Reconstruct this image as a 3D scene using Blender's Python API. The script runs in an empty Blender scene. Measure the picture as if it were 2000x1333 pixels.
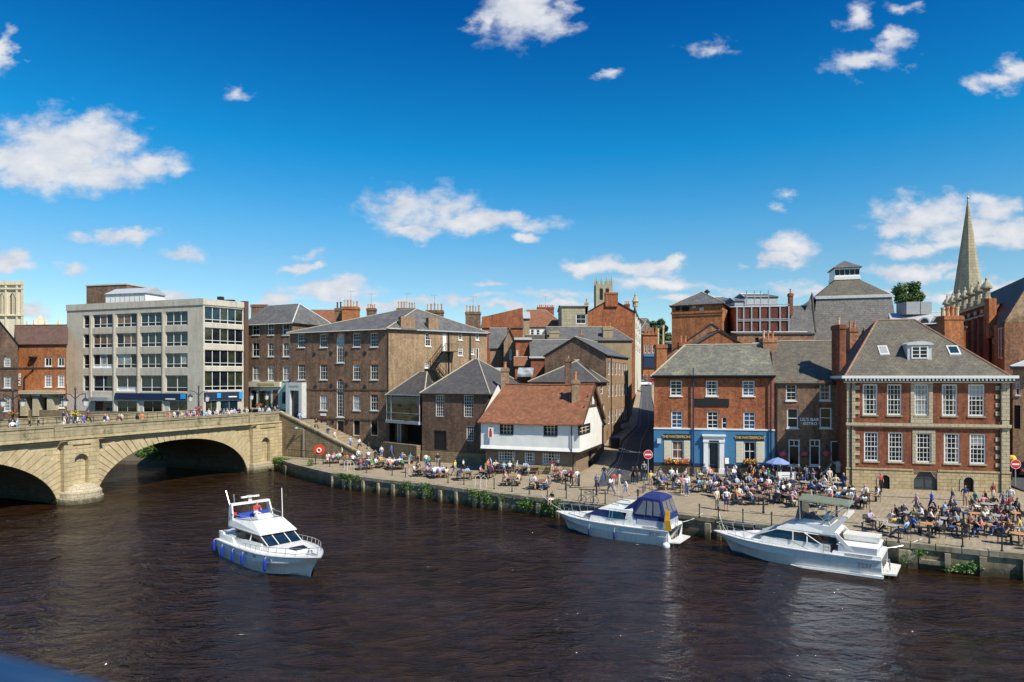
import bpy, math, random
from mathutils import Vector, Matrix
R = math.radians
random.seed(7)
scene = bpy.context.scene
COL = scene.collection
# ---------------------------------------------------------------- camera
H, FPX, HOR, CX = 11.6, 1333.0, 740.0, 1000.0      # eye height, focal length in photo pixels, horizon row, centre column
cam_d = bpy.data.cameras.new("camera")
cam = bpy.data.objects.new("camera", cam_d); COL.objects.link(cam)
cam_d.sensor_width = 36; cam_d.lens = FPX / 2000 * 36
cam.location = (0, 0, H); cam.rotation_euler = (R(90), 0, 0)
cam_d.shift_y = (HOR - 666.5) / 2000
cam_d.clip_start = 0.05; cam_d.clip_end = 6000
cam_d.dof.use_dof = True; cam_d.dof.focus_distance = 55; cam_d.dof.aperture_fstop = 3.5
scene.camera = cam
# ---------------------------------------------------------------- light
SUN_AZ, SUN_EL = 46.0, 49.0        # degrees towards the viewer from +X, height
SUN = Vector((math.cos(R(SUN_AZ)) * math.cos(R(SUN_EL)), -math.sin(R(SUN_AZ)) * math.cos(R(SUN_EL)), math.sin(R(SUN_EL))))
sl = bpy.data.lights.new("sun", 'SUN'); sl.energy = 4.8; sl.angle = R(0.5); sl.color = (1, 0.93, 0.80)
so = bpy.data.objects.new("sun", sl); COL.objects.link(so)
so.rotation_euler = SUN.to_track_quat('Z', 'Y').to_euler()
scene.view_settings.view_transform = 'Standard'; scene.view_settings.look = 'None'
scene.view_settings.exposure = 0.32; scene.view_settings.gamma = 1
scene.cycles.use_denoising = True
scene.cycles.max_bounces = 5; scene.cycles.transparent_max_bounces = 8
scene.cycles.caustics_reflective = False; scene.cycles.caustics_refractive = False
scene.cycles.sample_clamp_indirect = 4
# ---------------------------------------------------------------- node helpers
class NT:
    def __init__(s, tree): s.t = tree; s.n = tree.nodes; s.l = tree.links
    def new(s, typ, **kw):
        nd = s.n.new(typ)
        for k, v in kw.items(): setattr(nd, k, v)
        return nd
    def put(s, sock, v):
        if isinstance(v, bpy.types.NodeSocket): s.l.new(v, sock)
        elif v is not None:
            if hasattr(sock, 'default_value') and sock.type in ('RGBA',) and len(v) == 3: v = (*v, 1)
            sock.default_value = v
    def math(s, op, a, b=None, c=None, clamp=False):
        nd = s.new('ShaderNodeMath', operation=op, use_clamp=clamp)
        s.put(nd.inputs[0], a)
        if b is not None: s.put(nd.inputs[1], b)
        if c is not None: s.put(nd.inputs[2], c)
        return nd.outputs[0]
    def vec(s, op, a, b=None):
        nd = s.new('ShaderNodeVectorMath', operation=op)
        s.put(nd.inputs[0], a)
        if b is not None: s.put(nd.inputs[1], b)
        return nd.outputs['Value'] if op in ('LENGTH', 'DOT_PRODUCT') else nd.outputs[0]
    def mix(s, f, a, b, mode='MIX'):
        nd = s.new('ShaderNodeMix', data_type='RGBA', blend_type=mode)
        s.put(nd.inputs[0], f); s.put(nd.inputs[6], a); s.put(nd.inputs[7], b)
        return nd.outputs[2]
    def noise(s, v, scale, detail=3, rough=.55, dist=0):
        nd = s.new('ShaderNodeTexNoise')
        if v is not None: s.put(nd.inputs['Vector'], v)
        nd.inputs['Scale'].default_value = scale; nd.inputs['Detail'].default_value = detail
        nd.inputs['Roughness'].default_value = rough; nd.inputs['Distortion'].default_value = dist
        return nd.outputs['Fac']
    def ramp(s, f, stops):
        nd = s.new('ShaderNodeValToRGB'); e = nd.color_ramp.elements
        while len(e) < len(stops): e.new(0.5)
        for el, (p, c) in zip(e, stops):
            el.position = p; el.color = (*c, 1) if len(c) == 3 else c
        s.put(nd.inputs[0], f); return nd.outputs[0]
    def mr(s, v, a, b, c=0., d=1., smooth=False):
        nd = s.new('ShaderNodeMapRange', clamp=True)
        if smooth: nd.interpolation_type = 'SMOOTHSTEP'
        for k, x in zip(range(5), (v, a, b, c, d)): s.put(nd.inputs[k], x)
        return nd.outputs[0]
# ---------------------------------------------------------------- sky with fair weather clouds
world = bpy.data.worlds.new("World"); scene.world = world; world.use_nodes = True
w = NT(world.node_tree); w.n.clear()
sky = w.new('ShaderNodeTexSky', sky_type='NISHITA', sun_disc=False)
sky.sun_elevation = R(SUN_EL); sky.sun_rotation = math.atan2(SUN.x, SUN.y)
sky.altitude = 50; sky.air_density = 1.0; sky.dust_density = 0.25; sky.ozone_density = 3.0
gen = w.new('ShaderNodeTexCoord').outputs['Generated']
sep = w.new('ShaderNodeSeparateXYZ'); w.put(sep.inputs[0], gen)
ysafe = w.math('MAXIMUM', sep.outputs[1], 0.04)
gx = w.math('DIVIDE', sep.outputs[0], ysafe); gz = w.math('DIVIDE', sep.outputs[2], ysafe)
cmb = w.new('ShaderNodeCombineXYZ'); w.put(cmb.inputs[0], gx); w.put(cmb.inputs[1], gz)
P0 = cmb.outputs[0]
stretch = w.vec('MULTIPLY', P0, (1, 1.6, 1))
nz = w.new('ShaderNodeTexNoise'); w.put(nz.inputs['Vector'], stretch)
nz.inputs['Scale'].default_value = 13; nz.inputs['Detail'].default_value = 5; nz.inputs['Roughness'].default_value = .6
wob = w.vec('MULTIPLY', w.vec('SUBTRACT', nz.outputs['Color'], (.5, .5, .5)), (.11, .06, 0))
P1 = w.vec('ADD', P0, wob)
# clouds given as sky directions (tangent of azimuth, tangent of height) in 1/1333 units
CLOUDS = [(-870,-440,155,72,1),(-960,-415,70,38,1),(-700,-420,75,26,.8),(-800,-400,110,32,.9),(-830,-480,90,40,.9),(-990,-640,22,42,.8),
 (-545,-557,30,12,.45),(-760,-280,82,15,.6),(-640,-243,60,11,.4),(-985,-228,48,19,.85),(-865,-216,40,9,.35),
 (-210,-330,85,40,.75),(-130,-335,70,34,.6),(-60,-305,145,21,1),(-185,-290,60,17,.9),(25,-272,36,11,.7),(-395,-248,20,9,.3),(-400,-221,36,10,.8),
 (-360,-176,105,19,.8),(-450,-158,60,14,.6),(-42,-196,34,8,.4),(20,-720,88,62,.9),(60,-700,60,40,.8),(115,-740,30,26,.5),(-50,-700,34,32,.7),
 (180,-594,22,10,.5),(392,-646,46,16,.7),(670,-713,36,22,.7),(700,-622,75,22,.8),(745,-655,42,24,.9),(770,-730,30,10,.5),(950,-585,60,22,.8),(985,-605,48,26,.8),
 (225,-222,110,19,.7),(150,-220,65,14,.9),(300,-230,50,15,.8),(290,-186,90,18,.9),(80,-170,80,10,.5),
 (545,-255,52,28,.95),(515,-228,40,18,.8),(545,-360,30,9,.5),(530,-328,24,9,.4),(450,-218,18,9,.3),
 (810,-325,110,32,1),(760,-300,70,24,.9),(950,-335,70,26,1),(900,-290,130,36,.9),(780,-248,70,18,1),(900,-262,110,18,.8),(990,-285,80,30,1),
 (760,-205,105,16,.9),(860,-212,60,14,.8),(930,-190,70,14,.7),(600,-180,70,10,.5),(410,-175,60,10,.4),
 (700,-162,130,12,.5),(-680,-160,60,12,.6),(-20,-140,90,9,.6),(-940,-130,60,16,.6),(-170,-154,60,9,.5),(-520,-150,50,10,.5),(620,-172,120,11,.6),(120,-150,110,10,.6),(-250,-150,110,10,.6),(-720,-150,60,10,.6),(340,-150,90,10,.6),(870,-160,90,12,.7),(-80,-160,70,10,.5)]
acc = None; vacc = None
for cx, cy, rx, ry, st in CLOUDS:
    if cy > -285: st = min(1.0, st*1.4)
    if acc is None: acc = w.math('ADD', -1.0, 0.0)
    d = w.vec('MULTIPLY', w.vec('SUBTRACT', P1, (cx/1333, -cy/1333, 0)), (1333/(rx*1.12), 1333/(ry*1.25), 0))
    m = w.math('MULTIPLY', w.math('SUBTRACT', 1.0, w.vec('LENGTH', d)), st)
    acc = w.math('SMOOTH_MAX', acc, m, .12)
fine = w.noise(stretch, 24, 5, .58)
dens = w.math('ADD', acc, w.math('MULTIPLY', w.math('SUBTRACT', fine, .5), 1.35))
alpha = w.mr(dens, -.08, .66, 0, .96, True)
front = w.mr(sep.outputs[1], .05, .12)
alpha = w.math('MULTIPLY', alpha, front)
# underside greyer than the sunlit top: compare the density a little lower with the density here
lump = w.noise(w.vec('ADD', stretch, (.012, .02, 0)), 22, 4, .55)
shade = w.math('ADD', w.math('MULTIPLY', w.math('SUBTRACT', lump, .5), 1.6), w.mr(dens, .15, 1.0, .25, .75), None, True)
ccol = w.mix(shade, (4.6, 5.1, 6.0), (7.4, 7.4, 7.5))
hs = w.new('ShaderNodeHueSaturation'); hs.inputs['Saturation'].default_value = 1.35; hs.inputs['Value'].default_value = 1.0
w.put(hs.inputs['Color'], sky.outputs[0])
# pale cyan horizon, deep blue above; unseen zenith paled for neutral fill light
g_ = [(0.0, (1.25, 1.12, 1.0)), (.158, (1.5, 1.22, .98)), (.2125, (1.15, 1.28, 1.06)), (.313, (.22, 1.20, 1.10)), (.48, (.05, .68, .88)), (.74, (.2, .78, .92)), (.9, (1.6, 1.3, 1.0)), (1.0, (1.8, 1.4, 1.0))]
rmp = w.ramp(sep.outputs[2], [(a, tuple(x/2 for x in c)) for a, c in g_])
skyc = w.mix(1.0, w.mix(1.0, hs.outputs[0], (1.6, 2.0, 2.28), 'MULTIPLY'), rmp, 'MULTIPLY')
bg = w.new('ShaderNodeBackground'); bg.inputs['Strength'].default_value = 0.095
w.put(bg.inputs['Color'], w.mix(alpha, skyc, ccol))
wo = w.new('ShaderNodeOutputWorld'); w.l.new(bg.outputs[0], wo.inputs[0])
world.cycles.sampling_method = 'MANUAL'; world.cycles.sample_map_resolution = 512
# ---------------------------------------------------------------- materials
MATS = {}
def base_mat(name):
    m = bpy.data.materials.new(name); m.use_nodes = True
    t = NT(m.node_tree); b = m.node_tree.nodes['Principled BSDF']
    MATS[name] = m
    return m, t, b
def plain(name, col, rough=.6, metal=0, var=.12, scale=3., spec=None):
    m, t, b = base_mat(name)
    co = t.new('ShaderNodeTexCoord').outputs['Object']
    if var:
        f = t.noise(co, scale, 4)
        c = t.mix(t.mr(f, .3, .7), tuple(x*(1-var) for x in col), tuple(min(1, x*(1+var)) for x in col))
        t.put(b.inputs['Base Color'], c)
    else: b.inputs['Base Color'].default_value = (*col, 1)
    b.inputs['Roughness'].default_value = rough; b.inputs['Metallic'].default_value = metal
    if spec is not None: b.inputs['Specular IOR Level'].default_value = spec
    return m
def brick(name, c1, c2, c3, mortar=(.34, .30, .25), bw=.23, bh=.078, stain=.35, ms=.012, patch=.9, rough=.9):
    """masonry laid out in the metric UVs, with brick to brick, patchy and weather variation"""
    m, t, b = base_mat(name)
    tc = t.new('ShaderNodeTexCoord'); uv = tc.outputs['UV']; ob = tc.outputs['Object']
    bt = t.new('ShaderNodeTexBrick'); t.put(bt.inputs['Vector'], uv)
    bt.inputs['Scale'].default_value = 1; bt.inputs['Brick Width'].default_value = bw; bt.inputs['Row Height'].default_value = bh
    bt.inputs['Mortar Size'].default_value = ms; bt.inputs['Mortar Smooth'].default_value = .3; bt.inputs['Bias'].default_value = 0
    t.put(bt.inputs['Color1'], c1); t.put(bt.inputs['Color2'], c2); t.put(bt.inputs['Mortar'], mortar)
    mott = t.noise(ob, 3.2, 5, .7)
    c = t.mix(t.mr(mott, .44, .60, 0, patch), bt.outputs['Color'], t.mix(.8, bt.outputs['Color'], tuple(min(1, x*1.18) for x in c3)))
    c = t.mix(t.mr(t.noise(ob, 6.5, 4, .8), .47, .66, 0, .75), c, tuple(x*.50 for x in c2))
    c = t.mix(t.mr(t.noise(ob, 1.1, 5, .75), .5, .68, 0, .35), c, tuple(min(1, x*1.5) for x in c3))
    big = t.noise(ob, .35, 4, .6)
    c = t.mix(t.mr(big, .42, .75, 0, stain), c, (.045, .036, .03))
    st = t.noise(t.vec('MULTIPLY', ob, (1.8, 1.8, .22)), 1.0, 5, .7)
    c = t.mix(t.mr(st, .50, .70, 0, .55), c, tuple(x*.30 for x in c1)); c = t.mix(t.mr(st, .46, .28, 0, .35), c, tuple(min(1, x*1.6) for x in c3))
    t.put(b.inputs['Base Color'], c); b.inputs['Roughness'].default_value = rough
    b.inputs['Specular IOR Level'].default_value = .2
    bp = t.new('ShaderNodeBump'); bp.inputs['Strength'].default_value = .5; bp.inputs['Distance'].default_value = .02
    t.put(bp.inputs['Height'], t.math('ADD', bt.outputs['Fac'], t.math('MULTIPLY', mott, -1.5)))
    bp.invert = True
    t.l.new(bp.outputs[0], b.inputs['Normal'])
    return m
def tiles(name, c1, c2, moss=(.17, .17, .10), bw=.3, bh=.22, mossy=.35, rough=.65):
    m, t, b = base_mat(name)
    tc = t.new('ShaderNodeTexCoord'); uv = tc.outputs['UV']; ob = tc.outputs['Object']
    bt = t.new('ShaderNodeTexBrick'); t.put(bt.inputs['Vector'], uv)
    bt.inputs['Scale'].default_value = 1; bt.inputs['Brick Width'].default_value = bw; bt.inputs['Row Height'].default_value = bh
    bt.inputs['Mortar Size'].default_value = .018; bt.inputs['Mortar Smooth'].default_value = .2
    t.put(bt.inputs['Color1'], c1); t.put(bt.inputs['Color2'], c2); t.put(bt.inputs['Mortar'], tuple(x*.35 for x in c1))
    n1 = t.noise(ob, 1.1, 5, .65); n2 = t.noise(ob, 5, 4, .7)
    c = t.mix(t.mr(n1, .42, .7, 0, .6), bt.outputs['Color'], tuple(x*.55 for x in c2))
    mo = t.math('MULTIPLY', t.mr(t.noise(ob, .7, 5, .7), .48, .7), t.mr(n2, .4, .6))
    c = t.mix(t.math('MULTIPLY', mo, mossy*2, None, True), c, moss)
    n3 = t.noise(ob, 2.6, 5, .8); c = t.mix(t.mr(n3, .52, .68, 0, .5), c, tuple(min(1, x*1.7) for x in c1)); c = t.mix(t.mr(n3, .46, .34, 0, .55), c, tuple(x*.4 for x in c2))
    t.put(b.inputs['Base Color'], c); b.inputs['Roughness'].default_value = rough
    bp = t.new('ShaderNodeBump'); bp.inputs['Strength'].default_value = .6; bp.inputs['Distance'].default_value = .03
    t.put(bp.inputs['Height'], t.math('ADD', bt.outputs['Fac'], t.math('MULTIPLY', n2, -.6))); bp.invert = True
    t.l.new(bp.outputs[0], b.inputs['Normal'])
    return m
def stonewall(name, c1, c2, bw=.75, bh=.36, stain=(.07, .06, .035), amt=.4, moss=None, ms=.02):
    m, t, b = base_mat(name)
    tc = t.new('ShaderNodeTexCoord'); uv = tc.outputs['UV']; ob = tc.outputs['Object']
    bt = t.new('ShaderNodeTexBrick'); t.put(bt.inputs['Vector'], uv)
    bt.inputs['Scale'].default_value = 1; bt.inputs['Brick Width'].default_value = bw; bt.inputs['Row Height'].default_value = bh
    bt.inputs['Mortar Size'].default_value = ms; bt.inputs['Mortar Smooth'].default_value = .4
    t.put(bt.inputs['Color1'], c1); t.put(bt.inputs['Color2'], c2); t.put(bt.inputs['Mortar'], tuple(x*.45 for x in c2))
    n1 = t.noise(ob, .6, 5, .65); n2 = t.noise(ob, 3.5, 5, .7)
    streak = t.noise(t.vec('MULTIPLY', ob, (1.6, 1.6, .18)), 1.3, 4, .6)
    c = t.mix(t.mr(n2, .35, .7, 0, .45), bt.outputs['Color'], tuple(x*.62 for x in c1))
    c = t.mix(t.mr(t.math('MULTIPLY', t.math('ADD', n1, streak), .5), .47, .66, 0, amt), c, stain)
    if moss: c = t.mix(t.math('MULTIPLY', t.mr(n1, .5, .62), t.mr(n2, .42, .6, 0, .8)), c, moss)
    gp = t.new('ShaderNodeSeparateXYZ'); t.put(gp.inputs[0], t.new('ShaderNodeNewGeometry').outputs['Position'])      # algae and tide mark just above the river
    c = t.mix(t.mr(t.math('ADD', gp.outputs[2], t.math('MULTIPLY', n2, -.9)), -.25, .30, .85, 0), c, (.038, .036, .016))
    t.put(b.inputs['Base Color'], c); b.inputs['Roughness'].default_value = .9; b.inputs['Specular IOR Level'].default_value = .2
    bp = t.new('ShaderNodeBump'); bp.inputs['Strength'].default_value = .6; bp.inputs['Distance'].default_value = .04; bp.invert = True
    t.put(bp.inputs['Height'], t.math('ADD', bt.outputs['Fac'], t.math('MULTIPLY', n2, -.8)))
    t.l.new(bp.outputs[0], b.inputs['Normal'])
    return m
def glassy(name, col, rough=.06, spec=.6):
    m, t, b = base_mat(name)
    co = t.new('ShaderNodeTexCoord').outputs['Object']
    f = t.noise(co, 1.1, 3)
    t.put(b.inputs['Base Color'], t.mix(t.mr(f, .4, .6), tuple(x*.5 for x in col), col))
    b.inputs['Roughness'].default_value = rough; b.inputs['IOR'].default_value = 1.5
    b.inputs['Specular IOR Level'].default_value = spec
    bp = t.new('ShaderNodeBump'); bp.inputs['Strength'].default_value = .12; bp.inputs['Distance'].default_value = .02
    t.put(bp.inputs['Height'], t.noise(co, 1.7, 2)); t.l.new(bp.outputs[0], b.inputs['Normal'])
    return m
# masonry
brick('brick_dark', (.13, .082, .058), (.095, .064, .050), (.21, .125, .08), mortar=(.17, .13, .10), stain=.5)
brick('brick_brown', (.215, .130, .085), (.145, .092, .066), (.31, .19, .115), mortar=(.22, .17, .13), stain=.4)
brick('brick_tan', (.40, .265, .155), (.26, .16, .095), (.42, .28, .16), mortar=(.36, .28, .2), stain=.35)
brick('brick_red', (.36, .105, .045), (.25, .072, .036), (.44, .16, .065), mortar=(.28, .17, .11), stain=.22)
brick('brick_deep', (.27, .088, .048), (.20, .066, .040), (.33, .12, .06), mortar=(.22, .12, .08), stain=.2)
brick('brick_orange', (.46, .155, .055), (.33, .105, .045), (.52, .21, .08), mortar=(.34, .2, .12), stain=.3)
brick('brick_mixed', (.36, .16, .085), (.22, .105, .065), (.46, .23, .12), mortar=(.32, .22, .15), stain=.45)
stonewall('sandstone', (.60, .485, .29), (.49, .385, .22), 1.25, .42, stain=(.15, .12, .07), amt=.52)
stonewall('shaded_stone', (.13, .11, .08), (.09, .075, .055), 1.0, .4, stain=(.03, .026, .02), amt=.6)  # vault stone, its colour darkened to stand for shade under the arch
stonewall('sandstone_parapet', (.42, .36, .23), (.36, .30, .19), 2.4, .52, stain=(.09, .08, .05), amt=.6, moss=(.08, .10, .03))
stonewall('sandstone_block', (.60, .485, .295), (.51, .40, .23), .5, .5, stain=(.16, .12, .06), amt=.3, ms=.001)
stonewall('ashlar', (.58, .50, .35), (.50, .42, .28), .6, .3, stain=(.2, .16, .1), amt=.25)
stonewall('gold_stone', (.60, .47, .27), (.48, .37, .21), .62, .3, stain=(.16, .12, .07), amt=.45)
stonewall('inn_stone', (.42, .30, .20), (.33, .235, .155), .35, .12, stain=(.14, .10, .07), amt=.35)
stonewall('rubble', (.36, .27, .155), (.25, .19, .12), .55, .27, stain=(.07, .055, .035), amt=.55)
stonewall('quay_stone', (.33, .275, .19), (.23, .195, .135), 1.1, .42, stain=(.055, .045, .028), amt=.8, moss=(.09, .12, .03))
stonewall('minster_stone', (.78, .70, .52), (.70, .62, .45), 1.5, .8, stain=(.4, .34, .22), amt=.4)
stonewall('spire_stone', (.50, .44, .30), (.40, .35, .24), 1.0, .5, stain=(.15, .13, .08), amt=.5)
stonewall('concrete', (.62, .565, .46), (.585, .53, .43), 3.2, 3.1, stain=(.25, .22, .17), amt=.45, ms=.012)
stonewall('render_tan', (.42, .33, .20), (.38, .30, .18), 5, 5, stain=(.15, .12, .07), amt=.4, ms=.001)
stonewall('paving', (.43, .35, .24), (.34, .275, .19), .42, .3, stain=(.17, .14, .10), amt=.45, ms=.02)
stonewall('kerb_stone', (.40, .345, .25), (.32, .275, .20), 1.4, .5, stain=(.11, .10, .06), amt=.75, moss=(.12, .14, .05))
# roofs
tiles('slate', (.150, .145, .142), (.105, .104, .108), moss=(.24, .22, .14), mossy=.5)
tiles('slate_dark', (.105, .094, .092), (.075, .069, .070), moss=(.17, .15, .10), mossy=.3)
tiles('slate_green', (.185, .178, .140), (.135, .132, .108), moss=(.27, .26, .16), mossy=.8)
tiles('slate_brown', (.145, .122, .092), (.105, .092, .074), moss=(.20, .18, .10), mossy=.5)
tiles('tile_orange', (.37, .145, .065), (.25, .095, .045), moss=(.13, .085, .045), bw=.2, bh=.13, mossy=.45)
tiles('tile_plum', (.19, .105, .075), (.14, .078, .058), moss=(.12, .10, .07), bw=.2, bh=.13)
tiles('slate_theatre', (.26, .235, .21), (.20, .185, .17), moss=(.13, .12, .10), bw=.45, bh=.3, mossy=.5)
plain('lead', (.42, .44, .46), .5); plain('lead_pale', (.58, .59, .57), .6)
plain('ridge_clay', (.32, .17, .11), .85, var=.3, scale=4); plain('ridge_stone', (.40, .36, .26), .85)
# paints etc
plain('white_paint', (.80, .80, .77), .45, var=.05); plain('white_stucco', (.80, .79, .75), .8, var=.08, scale=1.2)
plain('cream_paint', (.72, .66, .50), .5, var=.06); plain('mint_paint', (.48, .66, .52), .5, var=.06)
plain('pub_blue', (.05, .185, .35), .5, var=.10, scale=1.0); plain('pub_navy', (.010, .026, .08), .6, var=.1)
plain('rail_blue', (.012, .04, .10), .3, var=0); plain('black_paint', (.012, .012, .014), .35, var=0); plain('iron', (.02, .02, .022), .45, var=.1)
plain('navy_fascia', (.006, .022, .065), .7, var=.05); plain('logo_blue', (.03, .33, .72), .4, var=0)
plain('grey_door', (.055, .065, .07), .5); plain('black_timber', (.025, .02, .016), .7); plain('brown_timber', (.10, .055, .03), .7)
plain('grey_metal', (.36, .38, .38), .45, .3); plain('rust', (.13, .032, .02), .8, var=.45, scale=1.5); plain('galv', (.36, .37, .37), .5, .2)
plain('gold', (.50, .34, .11), .5, var=0); plain('sign_white', (.85, .85, .84), .5, var=0); plain('sign_red', (.62, .02, .02), .4, var=0)
plain('pot_clay', (.50, .20, .09), .8); plain('pot_buff', (.55, .42, .25), .8); plain('blue_cloth', (.20, .27, .50), .8)
plain('asphalt', (.055, .058, .065), .85, var=.2, scale=2); plain('road_line', (.22, .22, .21), .7); plain('dark_void', (.006, .006, .007), .8, var=0)
plain('bark', (.09, .065, .045), .9); plain('soil', (.10, .08, .055), .95)
plain('picnic_wood', (.20, .125, .075), .8, var=.3, scale=6); plain('table_orange', (.50, .24, .09), .6); plain('table_grey', (.34, .32, .29), .6)
plain('chair_black', (.022, .022, .026), .5, var=.1); plain('chair_steel', (.45, .46, .47), .35, .7, var=.05)
stonewall('timber_pile', (.46, .40, .26), (.38, .32, .2), 8, 3, stain=(.12, .10, .05), amt=.6, ms=.001); plain('red_board', (.62, .06, .02), .5)
plain('pink_flower', (.70, .12, .22), .7, var=.3, scale=20); plain('red_flower', (.60, .06, .03), .7, var=.4, scale=20); plain('yellow_flower', (.72, .48, .05), .7, var=.3, scale=20)
def leafmat(name, a, b2):
    m, t, b = base_mat(name)
    oi = t.new('ShaderNodeNewGeometry').outputs['Random Per Island']
    t.put(b.inputs['Base Color'], t.mix(oi, a, b2)); b.inputs['Roughness'].default_value = .6
    b.inputs['Subsurface Weight'].default_value = 0
    return m
leafmat('leaf', (.035, .085, .012), (.11, .19, .03)); leafmat('leaf_dark', (.018, .045, .010), (.05, .10, .022))
leafmat('ivy', (.04, .11, .015), (.16, .25, .045))
glassy('glass', (.014, .017, .023), .08, .32); glassy('glass_blind', (.40, .42, .42), .15, .5); glassy('glass_blue', (.03, .08, .2), .08)
glassy('glass_teal', (.012, .04, .058), .05, .6); glassy('glass_curtain', (.24, .13, .08), .15, .5); glassy('glass_dark', (.008, .010, .012), .1, .4)
glassy('glass_mid', (.05, .055, .06), .1, .45); glassy('curtain_cloth', (.34, .31, .26), .4, .3)
glassy('glass_green', (.045, .055, .03), .05, .8); glassy('boat_glass', (.012, .03, .055), .04, .8)
# boats
m, t, b = base_mat('gelcoat'); ob = t.new('ShaderNodeTexCoord').outputs['Object']      # white gelcoat with faint run marks and grime
st_ = t.noise(t.vec('MULTIPLY', ob, (5, 5, .7)), 1.0, 4, .7)
t.put(b.inputs['Base Color'], t.mix(t.mr(st_, .52, .72, 0, .55), (.80, .79, .75), (.50, .47, .40))); b.inputs['Roughness'].default_value = .2; plain('gelcoat_grey', (.42, .45, .50), .35, var=.05)
plain('chrome', (.65, .66, .68), .22, .9, var=0); plain('canopy_blue', (.010, .022, .13), .75, var=.15); plain('canopy_clear', (.15, .16, .175), .12)
plain('bimini', (.15, .175, .125), .8, var=.1); plain('fender_blue', (.01, .04, .34), .35, var=.05); plain('fender_white', (.75, .74, .70), .4)
plain('seat_blue', (.015, .045, .30), .6); plain('flag_yellow', (.75, .38, .02), .7); plain('teak', (.40, .19, .07), .6); plain('antifoul', (.012, .016, .03), .6)
plain('hull_text', (.17, .19, .25), .5, var=0); plain('ensign_red', (.55, .04, .03), .7)
plain('car_white', (.75, .76, .77), .25, var=0); plain('car_black', (.015, .016, .02), .2, var=0); plain('car_blue', (.02, .05, .2), .25, var=0); plain('tyre', (.015, .015, .015), .8, var=0)
plain('car_red', (.4, .02, .02), .25, var=0); plain('lamp_glass', (.62, .62, .58), .2, var=0)
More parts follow.
